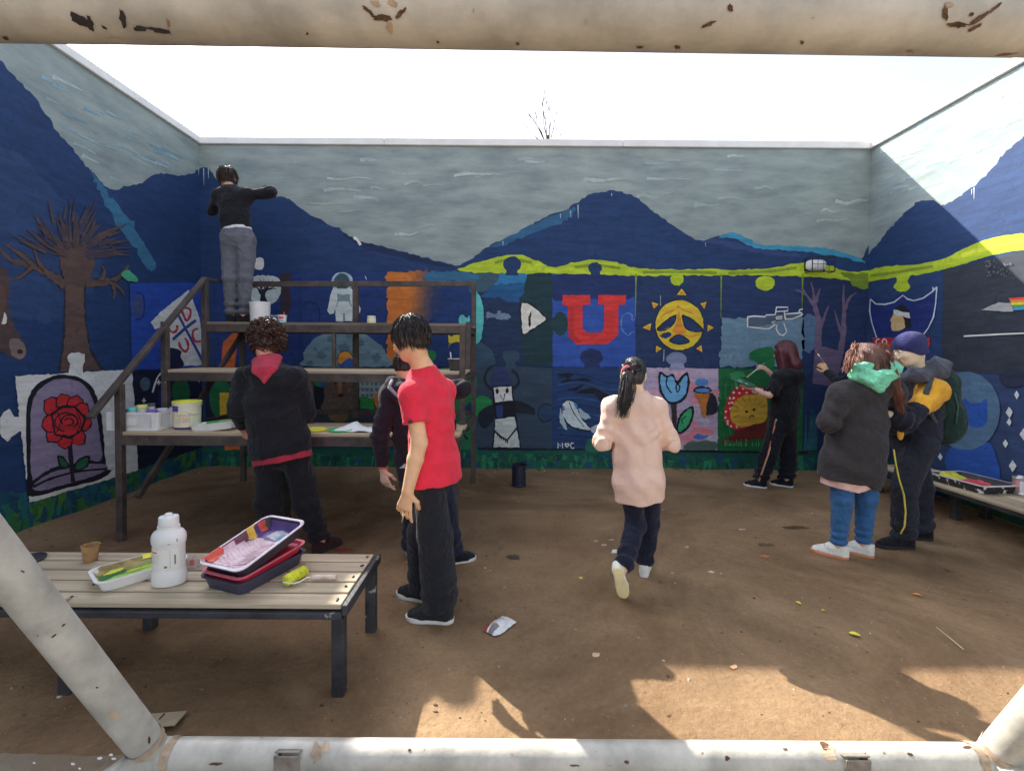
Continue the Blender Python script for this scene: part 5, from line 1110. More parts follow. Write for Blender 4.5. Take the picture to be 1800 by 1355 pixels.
# right bench: open tray and tin
P = at_z(1700, 838, RZ + .05)
tray("paint_tray", "splattered black tray of red and yellow paint on the wall bench", (4.15, 4.15, RZ + .002), deg(96), .48, .36, .075, mat("splattered_plastic", (.03, .03, .034), rough=.5, var=.2, speck=(.6, .6, .58), speck_amt=.40, speck_scale=22), plastic((200, 205, 205)),
     [([(-.97, -.97), (.97, -.97), (.97, .97), (-.97, .97)], plastic((40, 38, 44))), ([(-.5, -.7), (.5, -.75), (.6, .3), (0, .5), (-.6, .2)], pnt((214, 56, 60))), ([(.45, -.5), (.95, -.6), (.95, .4), (.5, .3)], pnt((206, 176, 40))), ([(-.95, -.6), (-.6, -.5), (-.7, .4), (-.95, .3)], pnt((176, 110, 84))), ([(-.3, .5), (.4, .55), (.3, .8), (-.3, .8)], pnt((190, 190, 190)))])
P = at_z(1793, 868, RZ); e = empty("spray_can", (P.x, P.y, RZ + .001), 0, "squat silver tin with red print on the wall bench", "tin")
M_TIN = mat("tin_metal", (.5, .5, .48), rough=.3, metal=.7, var=.1); q_ = Vector((P.x, P.y, RZ + .001))
lathe("tin_wall", [(0, 0), (.05, 0), (.052, .004), (.05, .010), (.05, .135), (.052, .140), (.048, .144), (0, .144)], q_, [M_TIN], e, 26)
lathe("tin_cap", [(.02, .143), (.02, .155), (0, .155)], q_, [WHT_M], e, 14)
wrap("label", *strip(.13, .10), .02, -.1, mat("grey_label", C(150, 140, 140), rough=.4, var=.3, scale=30, col2=C(170, 60, 70)), e, .05, q_); wrap("print", *strip(.03, .10), .02, -.6, WHT_M, e, .051, q_)
# caged floodlight on the end wall
P = at_y(1432, 468, WY); e = empty("flood_light", (P.x, WY - .01, P.z), 0, "black caged bulkhead lamp high on the end wall", "wall lamp")
M_CAGE = mat("black_wire", (.02, .02, .024), rough=.5); w_, h_ = .27, .17
bm = bmesh.new(); bm_box(bm, (P.x - .02, WY - .03, P.z), (w_ * .9, .045, h_ * .85), bevel=.01); from_bm("lamp_base", bm, M_CAGE, e)
V_ = []; F_ = []; n, m_ = 24, 7
for i in range(m_ + 1):
    t = (math.pi / 2) * i / m_
    for j in range(n):
        a = 6.283 * j / n; ca, sa2 = math.cos(a), math.sin(a); k = 2 / 3.2
        V_.append((P.x - .02 + .125 * abs(ca) ** k * (1 if ca > 0 else -1) * math.cos(t), WY - .05 - .075 * math.sin(t), P.z + .07 * abs(sa2) ** k * (1 if sa2 > 0 else -1) * math.cos(t)))
for i in range(m_):
    for j in range(n): q = (j + 1) % n; F_.append((i * n + j, i * n + q, (i + 1) * n + q, (i + 1) * n + j))
mesh("lamp_glass", V_, F_, mat("frosted_glass", (.66, .69, .67), rough=.3, var=.03), e, smooth=True)
gp = []
x0, x1, z0, z1, yb, yf = P.x - .125, P.x + .15, P.z - .09, P.z + .09, WY - .01, WY - .15
for xx in (x0, x1):
    for zz in (z0, z1): gp.append(tube_geo([(xx, yb, zz), (xx, yf, zz)], .005, 6))
for zz in (z0, z1): gp.append(tube_geo([(x0, yf, zz), (x1, yf, zz)], .007, 6))
for xx in (x0, x1): gp.append(tube_geo([(xx, yf, z0), (xx, yf, z1)], .007, 6))
for i in range(1, 4): gp.append(tube_geo([(x0 + (x1 - x0) * i / 4, yf, z0), (x0 + (x1 - x0) * i / 4, yf, z1)], .0028, 6))
gp.append(tube_geo([(x0, yf, P.z), (x1, yf, P.z)], .0028, 6))
V_, F_ = merge(gp); mesh("lamp_cage", V_, F_, M_CAGE, e)
# ------------------------------------------------------------------ figures: distance-field modelling
NV = lambda v: np.array(tuple(v), dtype=np.float32)
def fast_mesh(name, V, Q, mats, parent, fmat=None):
    me = bpy.data.meshes.new(name); nq = len(Q)
    me.vertices.add(len(V)); me.vertices.foreach_set('co', np.asarray(V, dtype=np.float32).ravel())
    me.loops.add(nq * 4); me.loops.foreach_set('vertex_index', np.asarray(Q, dtype=np.int32).ravel())
    me.polygons.add(nq); me.polygons.foreach_set('loop_start', np.arange(0, nq * 4, 4, dtype=np.int32))
    if not isinstance(mats, (list, tuple)): mats = [mats]
    for m in mats: me.materials.append(m)
    if fmat is not None: me.polygons.foreach_set('material_index', np.asarray(fmat, dtype=np.int32))
    me.polygons.foreach_set('use_smooth', np.ones(nq, dtype=bool)); me.update(calc_edges=True); me.validate()
    o = bpy.data.objects.new(name, me); COL.objects.link(o)
    if parent is not None: o.parent = parent; o.matrix_parent_inverse = basis(parent).inverted()
    return o
EDG = [((0, 0, 0), (1, 0, 0)), ((0, 1, 0), (1, 1, 0)), ((0, 0, 1), (1, 0, 1)), ((0, 1, 1), (1, 1, 1)), ((0, 0, 0), (0, 1, 0)), ((1, 0, 0), (1, 1, 0)), ((0, 0, 1), (0, 1, 1)), ((1, 0, 1), (1, 1, 1)), ((0, 0, 0), (0, 0, 1)), ((1, 0, 0), (1, 0, 1)), ((0, 1, 0), (0, 1, 1)), ((1, 1, 0), (1, 1, 1))]
def nets(F, org, vox):
    s = F < 0; n = np.array(F.shape) - 1
    c = np.zeros(n, dtype=np.int8)
    for i in (0, 1):
        for j in (0, 1):
            for k in (0, 1): c += s[i:n[0] + i, j:n[1] + j, k:n[2] + k]
    act = (c > 0) & (c < 8); idx = np.argwhere(act); N = len(idx)
    P = np.zeros((N, 3), np.float32); W = np.zeros(N, np.float32)
    for a, b in EDG:
        f0 = F[idx[:, 0] + a[0], idx[:, 1] + a[1], idx[:, 2] + a[2]]; f1 = F[idx[:, 0] + b[0], idx[:, 1] + b[1], idx[:, 2] + b[2]]
        m = (f0 < 0) != (f1 < 0); t = f0[m] / (f0[m] - f1[m]); A = np.array(a, np.float32); B = np.array(b, np.float32)
        P[m] += A + (B - A) * t[:, None]; W[m] += 1
    V = (idx + P / W[:, None]) * vox + org
    ID = np.full(n, -1, np.int32); ID[act] = np.arange(N); Q = []
    for ax in range(3):
        o = [(1, 2), (2, 0), (0, 1)][ax]
        lo = [slice(None)] * 3; hi = [slice(None)] * 3; lo[ax] = slice(0, -1); hi[ax] = slice(1, None)
        d = s[tuple(lo)] != s[tuple(hi)]; e = np.argwhere(d)
        e = e[(e[:, o[0]] > 0) & (e[:, o[1]] > 0) & (e[:, o[0]] < n[o[0]]) & (e[:, o[1]] < n[o[1]])]
        def cell(du, dv):
            q = e.copy(); q[:, o[0]] += du; q[:, o[1]] += dv; return ID[q[:, 0], q[:, 1], q[:, 2]]
        quad = np.stack([cell(-1, -1), cell(0, -1), cell(0, 0), cell(-1, 0)], 1); ins = s[e[:, 0], e[:, 1], e[:, 2]]
        quad[~ins] = quad[~ins][:, ::-1]; Q.append(quad[(quad >= 0).all(1)])
    return V, np.concatenate(Q)
class SDF:
    def __init__(s, vox=.009, k=.02, pad=.05): s.ops = []; s.vox = vox; s.k = k; s.pad = pad; s.lo = np.full(3, 1e9); s.hi = np.full(3, -1e9); s.disp = None
    def _b(s, c, r):
        c = NV(c); s.lo = np.minimum(s.lo, c - r); s.hi = np.maximum(s.hi, c + r)
    def cone(s, a, b, ra, rb, k=None, flat=False, flat_a=False, neg=False):
        a, b = NV(a), NV(b); 
        if not neg: s._b(a, ra); s._b(b, rb)
        s.ops.append(('cone', a, b, ra, rb, s.k if k is None else k, flat, flat_a, neg)); return s
    def econe(s, a, b, wa, da, wb, db, side, k=None, flat=False, flat_a=False):
        a, b = NV(a), NV(b); s._b(a, max(wa, da)); s._b(b, max(wb, db))
        s.ops.append(('econe', a, b, wa, da, wb, db, NV(Vector(tuple(side)).normalized()), s.k if k is None else k, flat, flat_a)); return s
    def ell(s, c, r, R=None, k=None, neg=False):
        c = NV(c)
        if not neg: s._b(c, max(r))
        s.ops.append(('ell', c, NV(r), np.array(R if R is not None else Matrix.Identity(3), dtype=np.float32), s.k if k is None else k, neg)); return s
    def cut(s, p, n, wob=0.0): s.ops.append(('cut', NV(p), NV(Vector(tuple(n)).normalized()), wob)); return s
    def field(s):
        lo = s.lo - s.pad; hi = s.hi + s.pad; v = s.vox; n = np.ceil((hi - lo) / v).astype(int) + 1
        F = np.full(n, .2, np.float32); ax = [lo[i].astype(np.float32) + np.arange(n[i], dtype=np.float32) * v for i in range(3)]
        for op in s.ops:
            if op[0] == 'cut':
                _, p, nn, wob = op
                d = (ax[0][:, None, None] - p[0]) * nn[0] + (ax[1][None, :, None] - p[1]) * nn[1] + (ax[2][None, None, :] - p[2]) * nn[2]
                if wob: d = d + wob * (np.sin(ax[0][:, None, None] * 17) + np.sin(ax[1][None, :, None] * 21 + 1) + .6 * np.sin(ax[0][:, None, None] * 41 + ax[1][None, :, None] * 37))
                F = np.maximum(F, -d); continue
            if op[0] == 'ell': pts, R_, k = [op[1]], max(op[2]), op[4]
            elif op[0] == 'cone': pts, R_, k = [op[1], op[2]], max(op[3], op[4]), op[5]
            else: pts, R_, k = [op[1], op[2]], max(op[3:7]), op[8]
            m = R_ + k + 3 * v + .03
            i0 = [max(0, int((min(p[i] for p in pts) - m - lo[i]) / v)) for i in range(3)]; i1 = [min(n[i], int((max(p[i] for p in pts) + m - lo[i]) / v) + 2) for i in range(3)]
            if any(a >= b for a, b in zip(i0, i1)): continue
            sl = tuple(slice(a, b) for a, b in zip(i0, i1))
            X = ax[0][sl[0]][:, None, None]; Y = ax[1][sl[1]][None, :, None]; Z = ax[2][sl[2]][None, None, :]
            neg = False
            if op[0] == 'ell':
                c, r, R = op[1], op[2], op[3]; neg = op[5]; dx, dy, dz = X - c[0], Y - c[1], Z - c[2]
                q = [(R[0, i] * dx + R[1, i] * dy + R[2, i] * dz) / r[i] for i in range(3)]
                l = np.sqrt(q[0] ** 2 + q[1] ** 2 + q[2] ** 2); g = np.sqrt((q[0] / r[0]) ** 2 + (q[1] / r[1]) ** 2 + (q[2] / r[2]) ** 2) + 1e-6
                D = l * (l - 1) / g
            else:
                a, b = op[1], op[2]; ba = b - a; L2 = float(ba @ ba) + 1e-12; dx, dy, dz = X - a[0], Y - a[1], Z - a[2]
                tr = (dx * ba[0] + dy * ba[1] + dz * ba[2]) / L2; t = np.clip(tr, 0, 1)
                qx, qy, qz = dx - t * ba[0], dy - t * ba[1], dz - t * ba[2]; ln = math.sqrt(L2)
                if op[0] == 'cone':
                    D = np.sqrt(qx * qx + qy * qy + qz * qz) - (op[3] + (op[4] - op[3]) * t); fl, fa, neg = op[6], op[7], op[8]
                else:
                    nn = ba / ln; sd = op[7] - nn * float(op[7] @ nn); sd /= np.linalg.norm(sd) + 1e-9; fd = np.cross(nn, sd)
                    w = op[3] + (op[5] - op[3]) * t; d_ = op[4] + (op[6] - op[4]) * t; mn = np.minimum(w, d_)
                    qs = qx * sd[0] + qy * sd[1] + qz * sd[2]; qf = qx * fd[0] + qy * fd[1] + qz * fd[2]; qn = qx * nn[0] + qy * nn[1] + qz * nn[2]
                    l = np.sqrt((qs / w) ** 2 + (qf / d_) ** 2 + (qn / mn) ** 2); g = np.sqrt((qs / w ** 2) ** 2 + (qf / d_ ** 2) ** 2 + (qn / mn ** 2) ** 2) + 1e-6
                    D = l * (l - 1) / g; D = np.where(l < .3, -mn * (1 - l), D); fl, fa = op[9], op[10]
                if fl: D = np.maximum(D, (tr - 1) * ln)
                if fa: D = np.maximum(D, -tr * ln)
            f = F[sl]
            if neg:
                h = np.maximum(k - np.abs(f + D), 0) / k; F[sl] = np.maximum(f, -D) + h * h * k * .25
            else:
                h = np.maximum(k - np.abs(f - D), 0) / k; F[sl] = np.minimum(f, D) - h * h * k * .25
        if s.disp is not None:
            b = np.argwhere(np.abs(F) < .035); P = b * v + lo
            F[b[:, 0], b[:, 1], b[:, 2]] -= s.disp(P.astype(np.float32))
        return F, lo, v
    def build(s, name, mats, parent, matfn=None, label=None):
        F, lo, v = s.field(); V, Q = nets(F, lo, v)
        fm = matfn(V[Q].mean(1)) if matfn else None
        o = fast_mesh(name, V, Q, mats, parent, fm)
        if label: o['label'] = label
        return o
def folds(seed, amp, f=26.0, zs=1.0, extra=()):
    """cloth relief: warped ridges, plus local bunches (centre, radius, amp, freq, axis)"""
    r = np.random.RandomState(seed); K = r.randn(5, 3); K /= np.linalg.norm(K, axis=1)[:, None]; ph = r.rand(5) * 6.28
    def fn(P):
        x = P.copy(); x[:, 2] *= zs
        wv = np.stack([np.sin(x @ K[i] * f * .4 + ph[i]) for i in range(3)], 1) * .05
        y = x + wv; o = np.zeros(len(P), np.float32)
        for i in range(5):
            rdg = (1 - np.abs(np.sin(y @ K[i] * f * (.35 + .22 * i) + ph[i] * 2))) ** 2.2
            msk = .5 + .5 * np.sin(x @ K[(i + 2) % 5] * f * .3 + ph[(i + 1) % 5])
            o += (rdg * msk - .17) * (.95 / (1 + .35 * i))
        o *= amp * 1.25
        for c, R_, a, fr, axis in extra:
            d = P - NV(c); w_ = np.exp(-(d ** 2).sum(1) / (R_ * R_)); u = d @ NV(axis)
            o += a * w_ * np.sin(u * fr + 2.2 * np.sin(d @ K[0] * 14) + 1.3 * np.sin(d @ K[1] * 9))
        return o.astype(np.float32)
    return fn
V3 = lambda *a: Vector(a)
def lerp(a, b, t): return Vector(a) + (Vector(b) - Vector(a)) * t
SKINS = {}
def skin(rgb, k=1.2):
    return mat("skin", C(*rgb, k=k), rough=.5, var=.07, scale=18, bump=.06, bscale=200, sss=.12, spec=.35)
def head_frame(hdir, roll=0.0):
    f = Vector(hdir).normalized(); up = Vector((0, 0, 1)); x = f.cross(up).normalized(); u = x.cross(f).normalized()
    if roll: q = Matrix.Rotation(roll, 3, f); x = q @ x; u = q @ u
    return Matrix((x, f, u)).transposed()
def head_prims(S, c, R, s=1.0, ears=True):
    c = Vector(c)
    def p(x, y, z): return c + R @ Vector((x, y, z)) * s
    E = lambda x, y, z, rx, ry, rz, k=.02: S.ell(p(x, y, z), (rx * s, ry * s, rz * s), R, k)
    E(0, -.012, .028, .073, .092, .086); E(0, .018, -.03, .060, .068, .084, .03); E(0, .048, -.088, .030, .028, .026, .03); E(0, -.03, -.045, .052, .055, .06, .03)
    S.cone(p(0, .084, .004), p(0, .106, -.030), .008 * s, .0125 * s, .012); S.ell(p(-.011, .094, -.033), (.008 * s,) * 3, None, .008); S.ell(p(.011, .094, -.033), (.008 * s,) * 3, None, .008)
    E(0, .074, .030, .046, .014, .011, .015)
    for q in (-1, 1):
        E(q * .036, .058, -.024, .024, .022, .024, .02); S.ell(p(q * .030, .090, .010), (.015 * s, .012 * s, .009 * s), R, .01, neg=True)
        if ears: S.ell(p(q * .075, -.010, -.008), (.008 * s, .020 * s, .031 * s), R @ Matrix.Rotation(q * .35, 3, 'Z'), .006); S.cone(p(q * (.080 if ears else .06), -.018, .014), p(q * (.080 if ears else .06), -.020, -.024), .0055 * s, .005 * s, .005)
    S.cone(p(-.018, .083, -.060), p(.018, .083, -.060), .0065 * s, .0065 * s, .008); S.cone(p(-.015, .083, -.069), p(.015, .083, -.069), .0065 * s, .0065 * s, .008)
    return p
def hand_prims(S, w, d, nrm, side, curl=.5, s=1.0, grip=False, spread=.12, thumb=.6):
    """palm plus five bent fingers: d towards the fingers, nrm out of the palm, side=+1 when the thumb is on +t"""
    d = Vector(d).normalized(); nrm = Vector(nrm); nrm = (nrm - d * nrm.dot(d)).normalized(); t = d.cross(nrm).normalized() * side; w = Vector(w)
    S.econe(w, w + d * .085 * s, .024 * s, .017 * s, .040 * s, .014 * s, t, .012)
    ln = [(.030, .086, (.040, .024, .020)), (.010, .090, (.044, .028, .021)), (-.011, .087, (.041, .026, .020)), (-.030, .080, (.032, .019, .017))]
    for i, (o, b, seg) in enumerate(ln):
        p = w + d * b * s * .95 + t * o * s; a = curl * (.55 if i == 0 and not grip else 1.0); dd = (d + t * spread * (1.2 - .8 * i)).normalized(); ang = 0; r = .0092 * s
        for j, L_ in enumerate(seg):
            ang += a * (.75, 1.05, .8)[j]; q = p + (dd * math.cos(ang) + nrm * math.sin(ang)) * L_ * s
            S.cone(p, q, r, r * .9, .006); p = q; r *= .9
    p = w + d * .022 * s + t * .024 * s; d1 = (t * .75 + d * .6 + nrm * .25).normalized(); q = p + d1 * .040 * s; S.cone(p, q, .0125 * s, .0105 * s, .012)
    d2 = (d * .9 + t * (.35 - thumb * .4) + nrm * (.2 + thumb * .5)).normalized(); q2 = q + d2 * .030 * s; S.cone(q, q2, .0105 * s, .0095 * s, .006); S.cone(q2, q2 + (d2 * .8 + nrm * .4 * thumb).normalized() * .022 * s, .0095 * s, .008 * s, .006)
def shoe(parent, an, fdir, L_, up, sole_m, top_m, nm="shoe", toe_cap=None, high=.0, wd=1.0, lab=None):
    """sole outline extruded, upper grown over it; an = point on the ground under the ankle"""
    f = Vector(fdir).normalized(); u = Vector(up); u = (u - f * u.dot(f)).normalized(); x = f.cross(u).normalized(); o = Vector(an)
    k = L_ / .28; g = lambda a, b, c: o + f * a * k + x * b * k * wd + u * c * k
    S = SDF(.0055, .02)
    S.econe(g(-.040, 0, .030), g(-.034, 0, .088 + high), .033 * k, .034 * k, .034 * k, .040 * k, x, .02, flat=True)
    S.cone(g(-.02, 0, .055 + high * .5), g(.045, 0, .062 + high * .5), .036 * k, .036 * k, .02); S.cone(g(.045, 0, .060 + high * .5), g(.115, .002, .036), .036 * k, .036 * k, .02)
    S.econe(g(.10, .002, .034), g(.158, .0, .030), .042 * k, .028 * k, .034 * k, .024 * k, x); S.econe(g(-.03, 0, .026), g(.10, .004, .026), .034 * k, .022 * k, .042 * k, .024 * k, x); S.cut(g(0, 0, .018), u)
    b = S.build(nm, [top_m], parent, label=lab)
    out_ = [(-.075, 0), (-.068, .026), (-.03, .035), (.03, .034), (.085, .045), (.13, .046), (.17, .033), (.192, .008), (.19, -.012), (.165, -.036), (.12, -.044), (.06, -.037), (0, -.033), (-.05, -.032), (-.07, -.018)]
    O = catmull(out_, 3); n = len(O); V_ = []
    for z, sc_ in ((0.0, .95), (.004, .99), (.024, 1.0), (.026, .97)):
        for a, c in O: V_.append(g(.055 + (a - .055) * sc_, c * sc_, z))
    F_ = []
    for i in range(3):
        for j in range(n): q = (j + 1) % n; F_.append((i * n + j, i * n + q, (i + 1) * n + q, (i + 1) * n + j))
    F_.append(tuple(range(n))[::-1]); F_.append(tuple(3 * n + j for j in range(n)))
    mesh("sole", V_, F_, sole_m, b, auto=.7)
    parts_ = [tube_geo([g(.045 + i * .022, -.028, .084 + high * .5 - .010 * i), g(.05 + i * .022, .0, .099 + high * .5 - .010 * i), g(.045 + i * .022, .028, .084 + high * .5 - .010 * i)], .0035 * k, 5) for i in range(3)]
    V_, F_ = merge(parts_); mesh("laces", V_, F_, sole_m, b, smooth=True)
    return b
def strands(name, parent, c, R, s, n, rootfn, stepfn, m, seed=1, segs=6, wid=.004, label=None, host=None):
    """hair as tapered locks; root and growth given in head units"""
    r = random.Random(seed); V_, Q_ = [], []; c = Vector(c)
    for i in range(n):
        p, d = rootfn(r); pts = [p.copy()]
        for j in range(segs):
            d, L_ = stepfn(r, i, j, p, d); p = p + d * L_; pts.append(p.copy())
        side = Vector((r.gauss(0, 1), r.gauss(0, 1), r.gauss(0, 1))).normalized(); wv = wid * r.uniform(.6, 1.3); b = len(V_)
        for j, q in enumerate(pts):
            t = (pts[min(j + 1, len(pts) - 1)] - pts[max(0, j - 1)]); sd = t.cross(side); sd = sd.normalized() if sd.length > 1e-6 else side
            ww = wv * (1 - .8 * (j / segs) ** 2); V_ += [c + R @ (q - sd * ww) * s, c + R @ (q + sd * ww) * s]
        for j in range(segs): Q_.append((b + 2 * j, b + 2 * j + 1, b + 2 * j + 3, b + 2 * j + 2))
    o = fast_mesh(name, np.array([tuple(v) for v in V_]), np.array(Q_), m, host or parent)
    if label: o['label'] = label
    return o
def scalp(r, front=.02, low=-.05, out_=1.06, ears=False):
    while True:
        v = Vector((r.gauss(0, 1), r.gauss(0, 1), r.gauss(0, 1))).normalized()
        p = Vector((v.x * .074, v.y * .093 - .012, v.z * .088 + .026)) * out_
        if p.z < low: continue
        if p.y > front and p.z < .055 + (p.y - front) * .6: continue
        if ears and abs(p.x) > .062 and p.y > -.045 and p.z < .012: continue
        return p, v
def hairmat(rgb, k=1.2, var=.35, rough=.42): return mat("hair", C(*rgb, k=k), rough=rough, var=var, scale=45, stretch=(1, 1, .25), bump=.4, bscale=120, spec=.5)
# --- garments
def torso(S, J, secs, k=.03):
    h, t = (J['hipL'] + J['hipR']) / 2, (J['shL'] + J['shR']) / 2
    sh, st = (J['hipR'] - J['hipL']).normalized(), (J['shR'] - J['shL']).normalized()
    pts = []
    for tt, w_, d_, off in secs:
        sd = (sh * (1 - tt) + st * tt) if 0 <= tt <= 1 else (sh if tt < 0 else st); sd.normalize(); f = Vector((0, 0, 1)).cross(sd).normalized() * 1.0
        pts.append((lerp(h, t, tt) + f * off, w_, d_, sd))
    for i in range(len(pts) - 1):
        a, b = pts[i], pts[i + 1]; S.econe(a[0], b[0], a[1], a[2], b[1], b[2], (a[3] + b[3]) / 2, k)
    return pts
def top(J, parent, name, m, secs, hem=None, sleeve=(.066, .056, .046), cut_l=1.0, cut_r=1.0, vox=.0075, amp=.006, seed=1, neck_r=.066, extra=(), wob=.004, matfn=None, yoke=.068, label=None, more=None, f=24, collar=True, zs=.8):
    S = SDF(vox, .03); torso(S, J, secs)
    S.cone(J['shL'], J['shR'], yoke, yoke, .05)
    if collar: S.cone(J['neck'] - Vector((0, 0, .05)), J['neck'] + (J['head'] - J['neck']).normalized() * .012, neck_r + .02, neck_r, .05, flat=True)
    for q in 'LR': S.cone(J['neck'] - Vector((0, 0, .045)), J['sh' + q], .052, yoke * .95, .09)
    if hem is not None:
        h, t = (J['hipL'] + J['hipR']) / 2, (J['shL'] + J['shR']) / 2; S.cut(lerp(h, t, hem), t - h, wob)
    for q, c in (('L', cut_l), ('R', cut_r)):
        sh, el, wr = J['sh' + q], J['el' + q], J['wr' + q]; a, b, c_ = sleeve
        if c <= .5:
            S.cone(sh, lerp(sh, el, c * 2), a, b, .025, flat=True)
        else:
            S.cone(sh, el, a, b, .025); e = lerp(el, wr, (c - .5) * 2); S.cone(el, e, b, c_, .02, flat=True)
    if more: more(S)
    ex_ = list(extra)
    for q in 'LR':
        ax = (J['wr' + q] - J['el' + q]).normalized(); ex_.append((J['el' + q], .09, amp * .9, 95, ax))
    S.disp = folds(seed, amp, f, zs, ex_)
    return S.build(name, m if isinstance(m, list) else [m], parent, matfn, label)
def trousers(J, parent, m, waist=(.155, .115), leg=(.095, .072, .066), vox=.0075, amp=.006, seed=2, wz=.11, ends=None, extra=(), matfn=None, f=22, label=None, name="trousers", crotch=.0):
    S = SDF(vox, .03); h = (J['hipL'] + J['hipR']) / 2; t = (J['shL'] + J['shR']) / 2; up = (t - h).normalized(); sd = J['hipR'] - J['hipL']
    S.econe(h - up * (.02 + crotch), h + up * wz, waist[0] * 1.05, waist[1] * 1.06, waist[0] * .93, waist[1] * .93, sd, .05, flat=True)
    for q in 'LR':
        hp, kn, an = J['hip' + q], J['kn' + q], J['an' + q]; S.cone(hp, kn, leg[0], leg[1], .028); S.cone(kn, an, leg[1], leg[2], .02, flat=True)
    ex_ = list(extra)
    for q in 'LR':
        ax = (J['an' + q] - J['kn' + q]).normalized(); ex_ += [(J['an' + q] - ax * .05, .10, amp * 1.3, 80, ax), (J['kn' + q], .10, amp * .6, 60, ax)]
    S.disp = folds(seed, amp, f, .6, ex_)
    return S.build(name, m if isinstance(m, list) else [m], parent, matfn, label)
def body(J, parent, m, hands=(), s=1.0, legs=True, vox=.0062, arm=(.044, .037, .027), R=None, extra=None, slim=1.0, lips=None):
    S = SDF(vox, .02); R = R if R is not None else head_frame(J['hdir']); p = head_prims(S, J['head'], R, s, 'noears' not in J)
    S.cone(J['neck'] - Vector((0, 0, .04)), p(0, -.022, -.06), .056 * s, .050 * s, .03)
    h, t = (J['hipL'] + J['hipR']) / 2, (J['shL'] + J['shR']) / 2; w = (J['shR'] - J['shL']).length / 2
    S.econe(h, lerp(h, t, .5), .12 * slim, .08 * slim, .11 * slim, .075 * slim, J['hipR'] - J['hipL'], .04); S.econe(lerp(h, t, .5), lerp(h, t, .95), .11 * slim, .075 * slim, w * .8, .07 * slim, J['shR'] - J['shL'], .04)
    S.cone(lerp(t, J['neck'], .5), J['neck'], .06 * slim, .054, .04)
    for q in 'LR':
        S.cone(lerp(t, J['sh' + q], .6), J['sh' + q], .05 * slim, .048 * slim, .03); S.cone(J['sh' + q], J['el' + q], arm[0], arm[1], .02); S.cone(J['el' + q], lerp(J['el' + q], J['wr' + q], .35), arm[1], arm[1] * .98, .015); S.cone(lerp(J['el' + q], J['wr' + q], .35), J['wr' + q], arm[1] * .98, arm[2], .015)
        if legs: S.cone(J['hip' + q], J['kn' + q], .062 * slim, .045 * slim, .03); S.cone(J['kn' + q], J['an' + q] - Vector((0, 0, .0)), .045 * slim, .034, .02)
    for a in hands: hand_prims(S, **a)
    mats = [m] + ([lips] if lips else [])
    fn = None
    if lips:
        Rn = np.array(R, dtype=np.float32); hc = NV(J['head'])
        def fn(P):
            q = ((P - hc) @ Rn) / s; return ((np.abs(q[:, 0]) < .024) & (q[:, 1] > .07) & (q[:, 2] < -.053) & (q[:, 2] > -.077)).astype(np.int32)
    return S.build("body", mats, parent, fn)
def eyes(J, parent, R, s=1.0):
    wm, dm = plastic((214, 210, 204), rough=.25), plastic((30, 22, 20), rough=.2)
    c = Vector(J['head'])
    for q in (-1, 1):
        o = c + R @ Vector((q * .030, .073, .010)) * s
        for nm, r, off, mm in (("eye", .0125, 0, wm), ("iris", .0065, .0078, dm)):
            S = SDF(.0026 if nm == "eye" else .0018, .004, .01); S.ell(o + R @ Vector((0, off, 0)) * s, (r * s,) * 3); S.build(nm, [mm], parent)
    bm_ = hairmat((38, 28, 26)); 
    for q in (-1, 1):
        V_, F_ = tube_geo([c + R @ Vector((q * x, y, z)) * s for x, y, z in ((.014, .088, .030), (.030, .087, .035), (.046, .074, .031))], [.004, .0045, .002], 6); mesh("eyebrow", V_, F_, bm_, parent, smooth=True)
# ------------------------------------------------------------------ the people
KY = .985
def A(px, py, y): return at_y(px, py, y * KY)
GRP = "students painting the courtyard"
def person(label, base):
    for q in 'LR':
        if 'anfix' not in J: J['an' + q].z = base.z + .085
    return empty("person", (base.x, base.y, base.z), 0, label, "person", GRP)
def crown_dir(p, crown=Vector((0, -.03, .115))):
    v = Vector((p.x / .0055, (p.y + .012) / .0086, (p.z - .026) / .0077)).normalized(); t = p - crown; t = t - v * t.dot(v)
    return (t.normalized() if t.length > 1e-4 else Vector((0, -1, 0))), v
def keep(p, m=1.08):
    l = math.sqrt((p.x / .074) ** 2 + ((p.y + .012) / .093) ** 2 + ((p.z - .026) / .088) ** 2)
    return l < m
def short_step(L_, lift=.12, grav=.35, nz=.25):
    def fn(r, i, j, p, d):
        t, v = crown_dir(p); k = .9 if keep(p, 1.10) else -.1
        dd = t * .8 + Vector((0, 0, -grav)) + v * (lift * (2 if j == 0 else 1) + .25 * (k > 0)) + Vector((r.gauss(0, nz), r.gauss(0, nz), r.gauss(0, nz))) * .5
        return dd.normalized(), L_ / 6
    return fn
def cap(J, R, s, parent, m, p0=(0, .045, .052), low=-.07, grow=.0, amp=.004, seed=3, name="hair", bump_f=60, label=None, more=None):
    S = SDF(.006, .02); c = Vector(J['head']); q = lambda x, y, z: c + R @ Vector((x, y, z)) * s
    S.ell(q(0, -.012, .028), ((.079 + grow) * s, (.099 + grow) * s, (.092 + grow) * s), R); S.ell(q(0, -.045, -.03), ((.064 + grow) * s, (.060 + grow) * s, .062 * s), R, .03)
    S.cut(q(*p0), R @ Vector((0, -.75, .65))); S.cut(q(0, 0, low), R @ Vector((0, 0, 1)))
    if more: more(S, q)
    S.disp = folds(seed, amp, bump_f, .5)
    o = S.build(name, [m], parent); 
    if label: o['label'] = label
    return o
DARKSHOE = fabric((34, 36, 46)); SOLEW = plastic((206, 200, 186), rough=.6); SOLEB = plastic((26, 26, 30), rough=.7)

